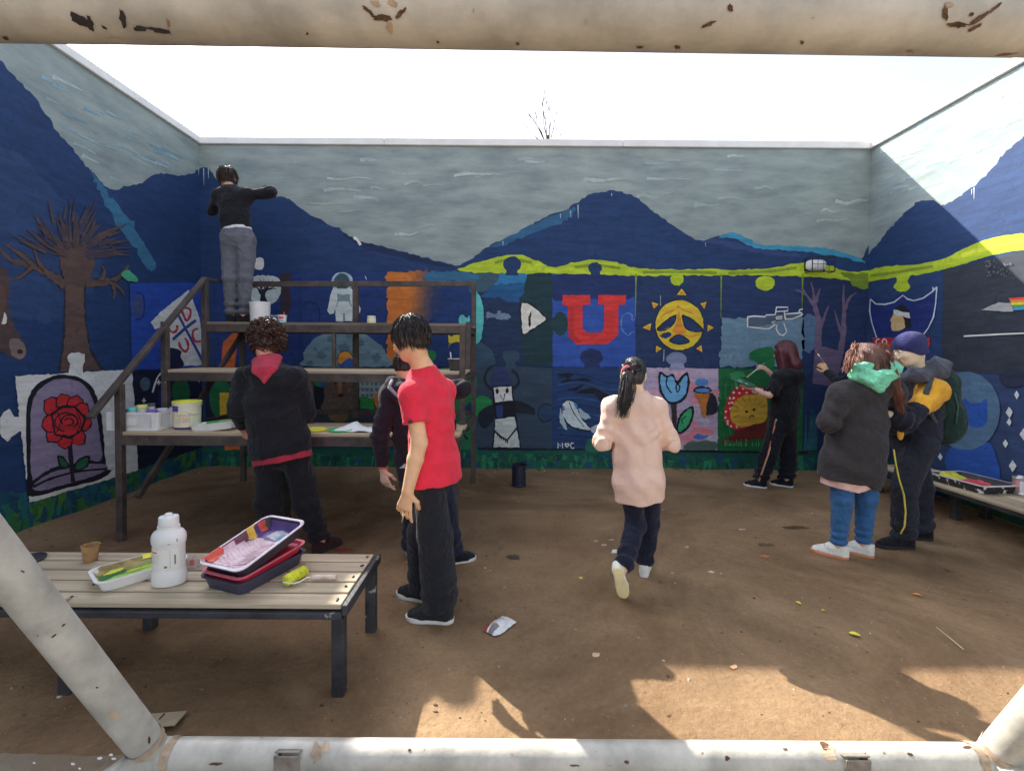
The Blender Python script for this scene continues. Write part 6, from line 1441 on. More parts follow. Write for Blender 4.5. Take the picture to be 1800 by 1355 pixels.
# ---- A: boy standing on the top tread, painting the mountain edge
TOPZ = TZ[2] + .005
J = dict(head=A(401, 314, 5.10), neck=A(406, 333, 5.03), shL=A(386, 346, 5.0), shR=A(432, 344, 5.0), elL=A(372, 372, 5.25), wrL=A(382, 345, 5.46), elR=A(478, 338, 5.06), wrR=A(466, 332, 5.32),
         hipL=A(404, 420, 4.95), hipR=A(433, 420, 4.95), knL=A(405, 489, 4.90), knR=A(431, 487, 4.92), anL=A(406, 549, 4.95), anR=A(428, 548, 4.96), hdir=Vector((-.12, 1, .0)))
base_ = Vector((lerp(J['anL'], J['anR'], .5).x, 4.95, TOPZ)); pa = person("boy in black sweater and grey trousers painting from the top of the stand", base_)
SKA = skin((196, 150, 122)); Rh = head_frame(J['hdir'])
body(J, pa, SKA, [dict(w=J['wrL'], d=(.1, .9, .3), nrm=(0, .2, -1), side=1, curl=.6), dict(w=J['wrR'], d=(-.5, .9, .0), nrm=(0, 0, -1), side=-1, curl=.8)], R=Rh)
top(J, pa, "sweater", fabric((30, 30, 40)), [(.16, .145, .105, 0), (.5, .150, .11, 0), (.85, .165, .11, 0)], hem=.20, sleeve=(.062, .052, .042), amp=.009, seed=11, cut_l=.95, cut_r=.95)
S = SDF(.007, .02); t0, t1 = lerp(lerp(J['hipL'], J['hipR'], .5), lerp(J['shL'], J['shR'], .5), .165), lerp(lerp(J['hipL'], J['hipR'], .5), lerp(J['shL'], J['shR'], .5), .24); S.econe(t0, t1, .150, .112, .142, .105, (1, 0, 0), flat=True, flat_a=True); S.build("shirt_hem", [fabric((206, 206, 210))], pa)
trousers(J, pa, fabric((92, 95, 104), wr=.5), waist=(.158, .118), leg=(.090, .076, .060), amp=.012, seed=12, wz=.085)
for q, fd, dx in (('L', (-.1, 1, 0), 0), ('R', (.92, .3, 0), .0)): a_ = J['an' + q]; shoe(pa, (a_.x, a_.y, TOPZ), fd, .27, (0, 0, 1), SOLEB, DARKSHOE)
HM = hairmat((52, 38, 32)); hc = cap(J, Rh, 1, pa, HM, low=-.06); strands("locks", pa, J['head'], Rh, 1, 900, lambda r: scalp(r), short_step(.085, .2, .3, .5), HM, 5, host=hc, wid=.003)

# ---- B: curly-haired student at the stand's lowest tread
KY = 0.993
J = dict(head=A(469, 603, 3.52), neck=A(474, 640, 3.46), shL=A(432, 668, 3.45), shR=A(518, 668, 3.45), elL=A(419, 722, 3.40), wrL=A(431, 752, 3.56), elR=A(539, 724, 3.50), wrR=A(522, 748, 3.70),
         hipL=A(470, 778, 3.42), hipR=A(514, 778, 3.42), knL=A(473, 880, 3.40), knR=A(540, 886, 3.42), anL=A(484, 952, 3.44), anR=A(564, 952, 3.44), hdir=Vector((.03, .82, -.5)))
base_ = Vector((lerp(J['anL'], J['anR'], .5).x, 3.44, 0)); pb = person("student with curly hair and red hood under a black hoodie, back turned", base_); Rh = head_frame(J['hdir'])
body(J, pb, skin((188, 132, 108)), [dict(w=J['wrL'], d=(-.1, .35, -.9), nrm=(.3, .9, .2), side=-1, curl=.75), dict(w=J['wrR'], d=(-.4, .8, -.2), nrm=(0, 0, -1), side=-1, curl=.6)], R=Rh)
BLKF = fabric((30, 33, 42), wr=.5)
def hoodB(S):
    S.econe(A(440, 652, 3.36), A(520, 656, 3.36), .055, .05, .05, .045, (0, 1, .5), .05); S.ell(A(480, 672, 3.34), (.15, .055, .075), None, .06); S.ell(A(430, 655, 3.42), (.05, .06, .05), None, .04); S.ell(A(524, 655, 3.42), (.05, .06, .05), None, .04)
top(J, pb, "hooded_jacket", BLKF, [(-.20, .222, .155, 0), (0, .218, .155, 0), (.35, .208, .148, -.005), (.7, .20, .14, -.01), (.92, .175, .11, -.01)], hem=-.20, sleeve=(.082, .070, .058), amp=.013, seed=21, more=hoodB, cut_l=.93, cut_r=.95, yoke=.075, f=18)
S = SDF(.007, .02); h_, t_ = lerp(J['hipL'], J['hipR'], .5), lerp(J['shL'], J['shR'], .5); S.econe(lerp(h_, t_, -.285), lerp(h_, t_, -.1), .212, .148, .208, .145, (1, 0, 0), flat=True, flat_a=True); S.disp = folds(3, .004, 24); S.build("red_hem", [fabric((158, 40, 62))], pb)
S = SDF(.006, .03); S.econe(A(470, 632, 3.40), A(466, 650, 3.30), .105, .045, .085, .035, (1, 0, 0)); S.econe(A(466, 650, 3.30), A(464, 672, 3.262), .085, .030, .012, .016, (1, 0, 0), .03); S.disp = folds(8, .004, 36); S.build("red_hood", [fabric((172, 46, 70), wr=.5)], pb)
trousers(J, pb, fabric((30, 33, 42), wr=.6), waist=(.165, .125), leg=(.104, .088, .080), amp=.013, seed=22, wz=.05, crotch=.05)
for q, fd in (('L', (-.25, 1, 0)), ('R', (.45, .9, 0))): a_ = J['an' + q]; shoe(pb, (a_.x, a_.y, 0.0), fd, .28, (0, 0, 1), SOLEB, fabric((60, 30, 34)))
HM = hairmat((74, 54, 44), var=.5)
hc = cap(J, Rh, 1, pb, hairmat((40, 30, 28)), low=-.07, grow=.036, amp=.018, seed=5, bump_f=70)
def curl_step(r, i, j, p, d):
    t, v = crown_dir(p); ph = i * 1.7 + j * .82; sd = t.cross(v)
    return (v * .12 + t * .16 + Vector((0, 0, -.05)) + sd * math.cos(ph) + (v * .8 + t * .4) * math.sin(ph) + Vector((r.gauss(0, .12), r.gauss(0, .12), r.gauss(0, .12)))).normalized(), .0125
strands("curls", pb, J['head'], Rh, 1, 3000, lambda r: scalp(r, .06, -.08, r.uniform(1.25, 1.52)), curl_step, HM, 6, segs=9, wid=.0034, host=hc)

# ---- C: navy hoodie, half hidden behind the red shirt, arm raised towards the stand
KY = 0.989
J = dict(head=A(715, 642, 3.32), neck=A(722, 672, 3.28), shL=A(688, 694, 3.22), shR=A(768, 690, 3.30), elL=A(667, 765, 3.16), wrL=A(673, 822, 3.18), elR=A(812, 684, 3.30), wrR=A(802, 680, 3.56),
         hipL=A(715, 798, 3.25), hipR=A(762, 798, 3.28), knL=A(728, 885, 3.32), knR=A(783, 884, 3.24), anL=A(724, 960, 3.36), anR=A(796, 964, 3.28), hdir=Vector((.25, .9, -.35)))
base_ = Vector((lerp(J['anL'], J['anR'], .5).x, 3.3, 0)); pc = person("student in dark navy hoodie reaching to the stand behind the red shirt", base_); Rh = head_frame(J['hdir'])
body(J, pc, skin((190, 140, 112)), [dict(w=J['wrR'], d=(-.1, 1, 0), nrm=(0, 0, -1), side=-1, curl=.6)], R=Rh, s=.97)
NVF = fabric((34, 32, 48), wr=.4)
def hoodC(S):
    S.ell(A(726, 690, 3.14), (.125, .05, .085), None, .05); S.cone(A(694, 672, 3.20), A(716, 706, 3.12), .04, .03, .04); S.cone(A(756, 672, 3.22), A(736, 706, 3.12), .04, .03, .04)
top(J, pc, "hooded_jacket", NVF, [(-.10, .172, .125, 0), (.3, .175, .13, 0), (.7, .175, .125, -.005), (.92, .16, .10, 0)], hem=-.08, sleeve=(.074, .062, .048), amp=.011, seed=31, more=hoodC, cut_l=.97, cut_r=.95, yoke=.066)
V_, F_ = tube_geo([A(690, 668, 3.16), A(684, 680, 3.12), A(696, 694, 3.085), A(716, 706, 3.07), A(736, 700, 3.08)], [.012, .013, .012, .010, .008], 8); mesh("hood_trim", V_, F_, fabric((128, 126, 138)), pc, smooth=True)
S = SDF(.007, .02); h_, t_ = lerp(J['hipL'], J['hipR'], .5), lerp(J['shL'], J['shR'], .5); S.econe(lerp(h_, t_, -.16), lerp(h_, t_, .02), .165, .12, .163, .12, J['hipR'] - J['hipL'], flat=True, flat_a=True); S.build("shirt_hem", [fabric((190, 186, 196))], pc)
S = SDF(.005, .012); hand_prims(S, J['wrL'] - Vector((0, 0, .01)), (.15, .1, -1), (.5, 1, 0), 1, .55, 1.03); S.cone(J['wrL'] + Vector((0, 0, .03)), J['wrL'], .036, .030, .012); S.build("glove", [fabric((196, 166, 150))], pc)
V_, F_ = tube_geo([J['wrL'] + Vector((.034 * math.cos(t), .034 * math.sin(t), .002)) for t in np.linspace(0, 6.283, 14)], .005, 6); mesh("cuff_trim", V_, F_, fabric((196, 90, 70)), pc, smooth=True)
trousers(J, pc, fabric((36, 40, 66), wr=.5), waist=(.150, .115), leg=(.092, .080, .074), amp=.011, seed=32, wz=.05)
for q, fd in (('L', (-.3, .9, 0)), ('R', (.85, .45, 0))): a_ = J['an' + q]; shoe(pc, (a_.x, a_.y, 0.0), fd, .26, (0, 0, 1), SOLEW, DARKSHOE)
HM = hairmat((34, 27, 26)); hc = cap(J, Rh, .97, pc, HM, low=-.075); strands("locks", pc, J['head'], Rh, .97, 900, lambda r: scalp(r), short_step(.06, .15, .4, .3), HM, 8, host=hc, wid=.003)

# ---- D: red T-shirt
KY = 0.983
hd = Vector((-.90, .44, 0)).normalized(); lf = Vector((-hd.y, hd.x, 0))
shc, hpc = A(754, 690, 2.68), A(762, 805, 2.68)
J = dict(head=A(720, 594, 2.66), neck=A(746, 650, 2.69), shL=shc + lf * .150, shR=shc - lf * .150, elL=A(737, 778, 2.50), wrL=A(717, 862, 2.46), elR=A(778, 765, 2.98), wrR=A(752, 790, 3.10),
         hipL=hpc + lf * .085, hipR=hpc - lf * .085, knL=A(766, 945, 2.58), knR=A(744, 940, 2.76), anL=A(774, 1063, 2.585), anR=A(747, 1032, 2.80), hdir=Vector((-.85, .42, -.30)))
base_ = Vector((lerp(J['anL'], J['anR'], .5).x, 2.68, 0)); pd = person("boy in bright red T-shirt and wide dark trousers looking down", base_); Rh = head_frame(J['hdir'])
SKD = skin((200, 148, 114)); LIP = skin((170, 96, 84))
body(J, pd, SKD, [dict(w=J['wrL'], d=(-.22, .12, -1), nrm=(.25, 1, .0), side=1, curl=.42, s=1.12), dict(w=J['wrR'], d=(-.6, .7, .1), nrm=(0, 0, -1), side=-1, curl=.5)], R=Rh, s=1.07, arm=(.047, .043, .031), lips=LIP)
eyes(J, pd, Rh, 1.07)
S_ = [(-.34, .198, .120, .0), (.0, .186, .116, .0), (.4, .160, .108, .0), (.75, .152, .104, -.005), (.95, .134, .096, 0)]
REDF = fabric((226, 24, 52), k=1.1, wr=.25, fine=.12, var=.05)
top(J, pd, "t_shirt", REDF, S_, hem=-.34, sleeve=(.070, .074, .05), cut_l=.30, cut_r=.30, amp=.013, seed=41, yoke=.060, extra=((A(770, 790, 2.6), .16, .006, 58, (.3, 0, 1)), (A(775, 720, 2.6), .12, .006, 50, (.7, 0, 1))), neck_r=.064, f=15, zs=.5, vox=.0075)
sp_ = A(735, 719, 2.44); bm = bmesh.new(); bm_box(bm, lerp(J['shL'], J['elL'], .52) + Vector((-.012, -.083, 0)), (.022, .003, .018)); from_bm("sleeve_tag", bm, plastic((30, 24, 26)), pd)
V_, F_ = tube_geo([J['neck'] + (J['head'] - J['neck']).normalized() * .008 + Vector((.066 * math.cos(t), .060 * math.sin(t), -.010 - .006 * math.cos(t))) for t in np.linspace(0, 6.283, 26)], .0075, 8); mesh("collar_rib", V_, F_, REDF, pd, smooth=True)
trousers(J, pd, fabric((34, 36, 46), wr=.45, fine=.4), waist=(.128, .100), leg=(.082, .102, .104), amp=.011, seed=42, wz=.0, f=16)
for q, fd, gy in (('L', (-1, .12, 0), 0), ('R', (-.9, .35, 0), 0)): a_ = J['an' + q]; shoe(pd, (a_.x, a_.y, 0.0), fd, .29, (0, 0, 1), SOLEW, fabric((48, 50, 50)))
HM = hairmat((38, 31, 30), rough=.36)
hc = cap(J, Rh, 1.07, pd, HM, p0=(0, .048, .055), low=-.066, grow=.007, amp=.008, seed=7, bump_f=85)
strands("locks", pd, J['head'], Rh, 1.07, 3600, lambda r: scalp(r, .03, -.04, 1.13, True), short_step(.085, .06, .46, .22), HM, 9, host=hc, wid=.0019)
hw = J['wrL'] + Vector((-.03, 0, -.11)); V_, F_ = tube_geo([hw, hw + Vector((.004, 0, -.03)), hw + Vector((-.002, 0, -.06))], .004, 6); k_ = mesh("key_ring", V_, F_, mat("key_metal", (.55, .5, .4), rough=.3, metal=.8), None, smooth=True); tag(k_, "short key ring hanging from the hand of the red-shirted boy", "keys")

# ---- E: girl in pale pink shirt walking away
KY = 0.985
J = dict(head=A(1114, 660, 3.02), neck=A(1117, 694, 3.0), shL=A(1078, 716, 2.98), shR=A(1156, 716, 3.03), elL=A(1056, 778, 2.96), wrL=A(1072, 768, 3.20), elR=A(1181, 780, 3.0), wrR=A(1168, 768, 3.24),
         hipL=A(1102, 822, 3.0), hipR=A(1142, 822, 3.03), knL=A(1118, 920, 3.02), anfix=1, knR=A(1141, 918, 3.14), anL=A(1093, 1000, 2.83), anR=A(1133, 992, 3.16), hdir=Vector((.42, 1, -.22)))
base_ = Vector((A(1118, 1010, 3.0).x, 3.0, 0)); pe = person("girl in pale pink shirt with low ponytail walking away", base_); Rh = head_frame(J['hdir'])
body(J, pe, skin((206, 160, 134)), [dict(w=J['wrL'], d=(.5, .8, .1), nrm=(.6, -.2, -.6), side=1, curl=.6, s=.92), dict(w=J['wrR'], d=(-.5, .8, .1), nrm=(-.6, -.2, -.6), side=-1, curl=.6, s=.92)], R=Rh, s=.96)
PK = mat("pink_cotton", C(228, 194, 178, k=.76), rough=.85, var=.04, scale=10, bump=.12, bscale=300, bump2=.3, b2scale=7, spec=.2)
top(J, pe, "pink_shirt", PK, [(-.62, .168, .122, -.005), (-.2, .172, .130, -.01), (.2, .160, .118, 0), (.6, .156, .112, 0), (.92, .138, .090, 0)], hem=-.56, sleeve=(.060, .054, .046), cut_l=.9, cut_r=.9, amp=.017, seed=51, f=17, zs=.4, yoke=.056, wob=.007, neck_r=.055, extra=((A(1118, 770, 2.88), .17, .007, 62, (1, 0, .25)), (A(1105, 840, 2.88), .15, .007, 55, (1, 0, -.3)), (A(1150, 850, 2.88), .12, .006, 60, (1, 0, .4)), (A(1066, 760, 2.9), .1, .006, 70, (.5, 0, 1)), (A(1172, 762, 2.9), .1, .006, 70, (-.5, 0, 1))))
S = SDF(.006, .012); S.cone(A(1105, 698, 2.97), A(1132, 698, 2.97), .028, .028); S.cone(A(1105, 698, 2.97), A(1098, 694, 3.06), .026, .022); S.cone(A(1132, 698, 2.97), A(1137, 694, 3.06), .026, .022); S.build("collar", [PK], pe)
trousers(J, pe, fabric((28, 34, 58), wr=.5), waist=(.122, .088), leg=(.076, .068, .056), amp=.008, seed=52, wz=.0)
WSH = fabric((214, 210, 200), wr=.1)
shoe(pe, (J['anR'].x, J['anR'].y, 0.0), (.35, .95, 0), .245, (0, 0, 1), SOLEW, WSH)
heel = A(1087, 1006, 2.80); shoe(pe, heel + Vector((0, -.02, -.02)), (.28, .22, -.93), .235, (0.1, .95, .25), plastic((196, 172, 128), rough=.7), WSH)
HM = hairmat((36, 31, 32), rough=.35); hc = cap(J, Rh, .96, pe, HM, p0=(0, .055, .048), low=-.07, grow=.004, amp=.003)
bun = Vector((-.028, -.112, .0))
def back_step(r, i, j, p, d):
    t = (bun - p); v = crown_dir(p)[1]; return (t.normalized() * .9 + v * (.5 if keep(p, 1.1) else 0) + Vector((r.gauss(0, .08), r.gauss(0, .08), r.gauss(0, .08)))).normalized(), min(.028, t.length * .4 + .002)
strands("locks", pe, J['head'], Rh, .96, 1300, lambda r: scalp(r, .045, -.07, 1.08), back_step, HM, 12, host=hc, wid=.003)
bw = J['head'] + Rh @ bun * .96
S = SDF(.0055, .015); S.ell(bw + Vector((0, -.02, -.022)), (.042, .036, .042)); S.econe(bw + Vector((-.004, -.03, -.04)), bw + Vector((-.022, -.062, -.16)), .036, .026, .026, .016, (1, 0, 0)); S.econe(bw + Vector((-.022, -.062, -.16)), bw + Vector((-.040, -.072, -.245)), .026, .016, .006, .005, (1, 0, 0)); S.disp = folds(4, .005, 70, .2); S.build("ponytail", [HM], pe)
rt = bw + Vector((-.004, -.03, -.03)); pr = []
for i in range(150):
    r = random.Random(i); a = Vector((r.gauss(0, .018), r.gauss(0, .012), r.gauss(0, .01))); pr.append(tube_geo([rt + a, rt + a * 1.3 + Vector((-.008, -.02, -.07)), rt + a * 1.2 + Vector((-.024 + r.gauss(0, .008), -.036 + r.gauss(0, .005), -.15)), rt + a * .6 + Vector((-.04 + r.gauss(0, .014), -.045, -.20 - r.random() * .05))], [.0025, .0028, .002, .0006], 4, False))
V_, F_ = merge(pr); mesh("ponytail_locks", V_, F_, HM, pe, smooth=True)
V_, F_ = tube_geo([bw + Vector((.030 * math.cos(t), -.012 + .012 * math.sin(2 * t), .012 + .028 * math.sin(t))) for t in np.linspace(0, 6.283, 18)], .0085, 8); mesh("scrunchie", V_, F_, fabric((206, 110, 124)), pe, smooth=True)

# ---- F: red-haired painter at the mushroom
KY = 1.02
hd = Vector((-.45, .89, 0)); lf = Vector((-hd.y, hd.x, 0)); shc, hpc = A(1386, 664, 5.10), A(1376, 742, 5.10)
J = dict(head=A(1379, 618, 5.12), neck=A(1385, 648, 5.1), shL=shc + lf * .165, shR=shc - lf * .165, elL=A(1352, 694, 4.97), wrL=A(1326, 684, 5.16), elR=A(1390, 690, 5.36), wrR=A(1350, 652, 5.40),
         hipL=hpc + lf * .085, hipR=hpc - lf * .085, knL=A(1354, 795, 5.04), knR=A(1387, 797, 5.10), anL=A(1337, 842, 5.06), anR=A(1383, 845, 5.10), hdir=Vector((-.75, .66, -.2)))
base_ = Vector((lerp(J['anL'], J['anR'], .5).x, 5.08, 0)); pf = person("student with long dark red hair and palette painting the mushroom", base_); Rh = head_frame(J['hdir'])
body(J, pf, skin((196, 150, 132)), [dict(w=J['wrL'], d=(-.85, .35, .1), nrm=(.1, .1, 1), side=1, curl=.5, s=.95), dict(w=J['wrR'], d=(-.7, .1, .5), nrm=(-.3, .6, -.4), side=-1, curl=.9, s=.95, grip=True)], R=Rh, s=1.0)
def hoodF(S): S.ell(A(1398, 660, 4.99), (.12, .06, .07), None, .05)
BK2 = fabric((27, 27, 34), wr=.5)
top(J, pf, "hooded_top", BK2, [(-.15, .185, .135, 0), (.2, .180, .135, 0), (.6, .178, .13, 0), (.92, .158, .105, 0)], hem=-.14, sleeve=(.074, .074, .05), cut_l=.47, cut_r=.8, amp=.012, seed=61, more=hoodF, yoke=.066)
trousers(J, pf, fabric((26, 29, 42), wr=.6), waist=(.160, .128), leg=(.100, .086, .080), amp=.012, seed=62, wz=.05)
od = (lf * .9 + Vector((0, -.45, 0))).normalized(); pts = [J['hipL'] + od * .098 + Vector((0, 0, .05)), lerp(J['hipL'], J['knL'], .5) + od * .100, J['knL'] + od * .094, lerp(J['knL'], J['anL'], .5) + od * .090, J['anL'] + od * .086]
for dx, cc in ((0, (206, 120, 60)), (.009, (200, 190, 180))): V_, F_ = tube_geo([p + Vector((dx, 0, 0)) for p in pts], .0055, 6); mesh("side_stripe", V_, F_, fabric(cc), pf, smooth=True)
for q, fd in (('L', (-.85, .5, 0)), ('R', (-.8, .55, 0))): a_ = J['an' + q]; shoe(pf, (a_.x, a_.y, 0.0), fd, .25, (0, 0, 1), SOLEW, DARKSHOE)
HM = hairmat((74, 26, 36), rough=.4)
def longF(S, q):
    S.econe(q(0, -.05, .0), q(0, -.085, -.16), .085, .07, .095, .055, Rh @ Vector((1, 0, 0)), .04); S.econe(q(.0, -.085, -.16), q(0, -.08, -.26), .095, .055, .075, .03, Rh @ Vector((1, 0, 0)), .04); S.econe(q(-.07, .02, .0), q(-.075, .03, -.20), .03, .05, .02, .035, Rh @ Vector((1, 0, 0)), .03); S.econe(q(.07, .02, .0), q(.075, .03, -.20), .03, .05, .02, .035, Rh @ Vector((1, 0, 0)), .03)
hc = cap(J, Rh, 1.0, pf, HM, p0=(0, .07, .04), low=-.09, grow=.012, amp=.007, more=longF)
def long_step(L_, sp=.06, grav=1.0, wav=0.0):
    def fn(r, i, j, p, d):
        t, v = crown_dir(p); on = keep(p, 1.14)
        return (t * (.8 if on else .1) + v * (.22 if on else .0) + Vector((0, 0, -grav * (.25 if on else 1))) + Vector((r.gauss(0, sp) + wav * math.sin(j * 2.1 + i), r.gauss(0, sp), 0))).normalized(), L_ / 9
    return fn
strands("locks", pf, J['head'], Rh, 1.0, 2400, lambda r: scalp(r, .035, -.06, 1.14), long_step(.36), HM, 13, segs=9, host=hc, wid=.0026)
# palette and brush in the hands
pc_ = A(1306, 671, 5.19); pal = empty("palette_board", tuple(pc_), 0, "green paint-smeared palette held by the red-haired painter", "palette")
V_ = []; n = 20; fr_ = Matrix.Rotation(.3, 3, 'Y') @ Matrix.Rotation(.35, 3, 'X')
for z in (-.004, .004):
    for i in range(n): a = 6.283 * i / n; V_.append(pc_ + fr_ @ Vector((.155 * math.cos(a), .10 * math.sin(a), z)))
F_ = [tuple(range(n))[::-1], tuple(range(n, 2 * n))] + [(i, (i + 1) % n, n + (i + 1) % n, n + i) for i in range(n)]
mesh("board", V_, F_, pnt((34, 96, 62)), pal)
for k_, (cx_, cy_, rr_, cc) in enumerate([(-.05, -.03, .035, (206, 206, 204)), (.04, .02, .03, (30, 34, 30)), (-.01, .04, .03, (70, 140, 84)), (.02, -.05, .03, (198, 200, 198))]):
    q = blot(cx_, cy_, rr_, rr_ * .7, k_); mesh("paint_dab", [pc_ + fr_ @ Vector((x, y, .0055 + .0005 * k_)) for x, y in q], [tuple(range(len(q)))], pnt(cc), pal)
def brush(a, b, label, c_tip=(180, 150, 120), c_h=(190, 180, 165)):
    a, b = Vector(a), Vector(b); e = empty("paint_brush", tuple(a), 0, label, "brush", "paint brushes in use"); d = b - a
    V_, F_ = tube_geo([a, a + d * .5, a + d * .74], [.0035, .006, .005], 8); mesh("handle", V_, F_, plastic(c_h), e, smooth=True); V_, F_ = tube_geo([a + d * .74, a + d * .84], .008, 8); mesh("ferrule", V_, F_, mat("ferrule", (.5, .5, .5), rough=.3, metal=.8), e); V_, F_ = tube_geo([a + d * .84, a + d * .92, b], [.008, .010, .003], 8); mesh("bristles", V_, F_, fabric(c_tip), e, smooth=True)
brush(A(1344, 638, 5.40), A(1312, 664, 5.32), "paint brush held over the palette by the red-haired painter")

# ---- G: woman in charcoal parka
KY = 0.992
hd = Vector((-.3, .95, 0)); J = dict(head=A(1523, 634, 3.48), neck=A(1524, 668, 3.46), shL=A(1478, 697, 3.40), shR=A(1566, 692, 3.50), elL=A(1456, 742, 3.38), wrL=A(1478, 745, 3.60), elR=A(1580, 748, 3.55), wrR=A(1562, 748, 3.72),
         hipL=A(1482, 790, 3.43), hipR=A(1522, 792, 3.46), knL=A(1480, 874, 3.40), knR=A(1522, 876, 3.45), anL=A(1474, 944, 3.42), anR=A(1518, 946, 3.45), hdir=Vector((-.45, .8, -.35)))
base_ = Vector((lerp(J['anL'], J['anR'], .5).x, 3.43, 0)); pg = person("woman in charcoal parka with mint hood, blue jeans and white shoes", base_); Rh = head_frame(J['hdir'])
body(J, pg, skin((200, 150, 128)), [dict(w=J['wrL'], d=(.4, .8, .2), nrm=(.5, -.1, .7), side=1, curl=.6, s=.93), dict(w=J['wrR'], d=(-.5, .8, .2), nrm=(-.5, -.1, .7), side=-1, curl=.6, s=.93)], R=Rh, s=1.0)
PARK = fabric((58, 54, 57), wr=.3, rough=.75, fine=.15)
def moreG(S):
    S.econe(A(1490, 676, 3.40), A(1574, 676, 3.46), .05, .045, .05, .045, (0, 1, .4), .05); S.ell(A(1540, 690, 3.36), (.13, .05, .06), None, .06)
top(J, pg, "parka", PARK, [(-.60, .235, .172, 0), (-.25, .236, .178, 0), (.15, .22, .17, 0), (.55, .205, .145, 0), (.9, .172, .118, 0)], hem=-.58, sleeve=(.088, .078, .062), cut_l=.95, cut_r=.95, amp=.016, seed=71, extra=((A(1500, 800, 3.3), .2, .006, 48, (.25, 0, 1)), (A(1470, 730, 3.3), .12, .006, 60, (.5, 0, 1))), more=moreG, yoke=.078, f=19, zs=.7, wob=.008)
S = SDF(.007, .02); h_, t_ = lerp(J['hipL'], J['hipR'], .5), lerp(J['shL'], J['shR'], .5); S.econe(lerp(h_, t_, -.70), lerp(h_, t_, -.4), .188, .135, .20, .145, J['hipR'] - J['hipL'], flat=True, flat_a=True); S.cut(lerp(h_, t_, -.70) + Vector((.1, 0, .03)), (-.25, 0, 1)); S.build("pink_hem", [fabric((226, 168, 160))], pg)
MINT = fabric((112, 196, 160), wr=.7)
S = SDF(.0055, .04); S.cone(A(1500, 660, 3.38), A(1540, 676, 3.31), .042, .036); S.cone(A(1572, 652, 3.40), A(1542, 678, 3.31), .042, .034); S.cone(A(1506, 648, 3.40), A(1566, 642, 3.41), .046, .046); S.cone(A(1520, 660, 3.345), A(1560, 658, 3.345), .045, .042, .03); S.cone(A(1540, 668, 3.30), A(1548, 682, 3.29), .04, .022, .03); S.disp = folds(74, .016, 30, 1.3, ((A(1540, 664, 3.3), .12, .008, 85, (.3, 0, 1)),)); S.build("mint_hood", [MINT], pg)
trousers(J, pg, fabric((42, 88, 136), wr=.45, fine=.4), waist=(.152, .122), leg=(.088, .072, .053), amp=.008, seed=72, wz=.05)
SOLEG = plastic((176, 108, 76), rough=.7)
for q, fd in (('L', (-.72, .65, 0)), ('R', (-.68, .7, 0))):
    a_ = J['an' + q]; shoe(pg, (a_.x, a_.y, 0.0), fd, .255, (0, 0, 1), SOLEG, WSH, high=.02)
HM = hairmat((84, 54, 45), rough=.55)
def longG(S, q):
    S.econe(q(0, -.05, .0), q(0, -.06, -.10), .088, .07, .085, .05, Rh @ Vector((1, 0, 0)), .04); S.econe(q(.066, .0, .0), q(.085, .02, -.30), .026, .04, .02, .022, Rh @ Vector((1, 0, 0)), .03); S.econe(q(-.072, .01, .0), q(-.105, -.01, -.17), .034, .05, .02, .03, Rh @ Vector((1, 0, 0)), .03)
hc = cap(J, Rh, 1.0, pg, HM, p0=(0, .07, .04), low=-.09, grow=.014, amp=.009, more=longG, bump_f=50)
strands("locks", pg, J['head'], Rh, 1.0, 2600, lambda r: scalp(r, .035, -.05, 1.15), long_step(.26, .07, .9, .2), HM, 15, segs=9, host=hc, wid=.0026)
def sideroot(r):
    s_ = 1 if r.random() < .7 else -1; return Vector((s_ * .074 + r.gauss(0, .010), .0 + r.gauss(0, .02), .02 + r.gauss(0, .03))), Vector((0, 0, -1))
strands("side_locks", pg, J['head'], Rh, 1.0, 420, sideroot, lambda r, i, j, p, d: ((Vector((.12 * (1 if p.x > 0 else -1) + r.gauss(0, .1), .1 + r.gauss(0, .06), -1))).normalized(), .036 if p.x > 0 else .022), hairmat((126, 82, 60)), 16, segs=9, host=hc, wid=.004)

lk = []
for i in range(330):
    r = random.Random(900 + i); j_ = lambda s_: Vector((r.gauss(0, s_), r.gauss(0, s_), r.gauss(0, s_ * .5)))
    if i < 230: P_ = [A(1552, 606, 3.47) + j_(.016), A(1562, 630, 3.43) + j_(.018), A(1570, 660, 3.37) + j_(.016), A(1578, 692, 3.35) + j_(.014), A(1583, 716 + r.uniform(-12, 12), 3.36) + j_(.016)]
    else: P_ = [A(1504, 606, 3.44) + j_(.016), A(1497, 622, 3.40) + j_(.016), A(1492, 640, 3.37) + j_(.014), A(1489, 652 + r.uniform(-6, 6), 3.37) + j_(.014)]
    lk.append(tube_geo(P_, [.003] * (len(P_) - 1) + [.0006], 4, False))
V_, F_ = merge(lk); mesh("long_locks", V_, F_, hairmat((104, 62, 46), rough=.5), pg, smooth=True)

# ---- H: boy in navy beanie, yellow and navy jacket, backpack
KY = 1.005
hd = Vector((-.97, .22, 0)).normalized(); lf = Vector((-hd.y, hd.x, 0)); shc, hpc = A(1618, 684, 3.64), A(1608, 772, 3.62)
J = dict(head=A(1597, 615, 3.58), neck=A(1615, 656, 3.63), shL=shc + lf * .175, shR=shc - lf * .175, elL=A(1592, 740, 3.37), wrL=A(1562, 728, 3.40), elR=A(1590, 735, 3.86), wrR=A(1562, 728, 3.80),
         hipL=hpc + lf * .09, hipR=hpc - lf * .09, knL=A(1590, 860, 3.53), knR=A(1617, 856, 3.72), anL=A(1589, 936, 3.54), noears=1, anR=A(1620, 926, 3.72), hdir=Vector((-.93, .12, -.33)))
base_ = Vector((lerp(J['anL'], J['anR'], .5).x, 3.62, 0)); ph = person("boy in navy beanie and yellow-shouldered jacket wearing a green backpack", base_); Rh = head_frame(J['hdir'])
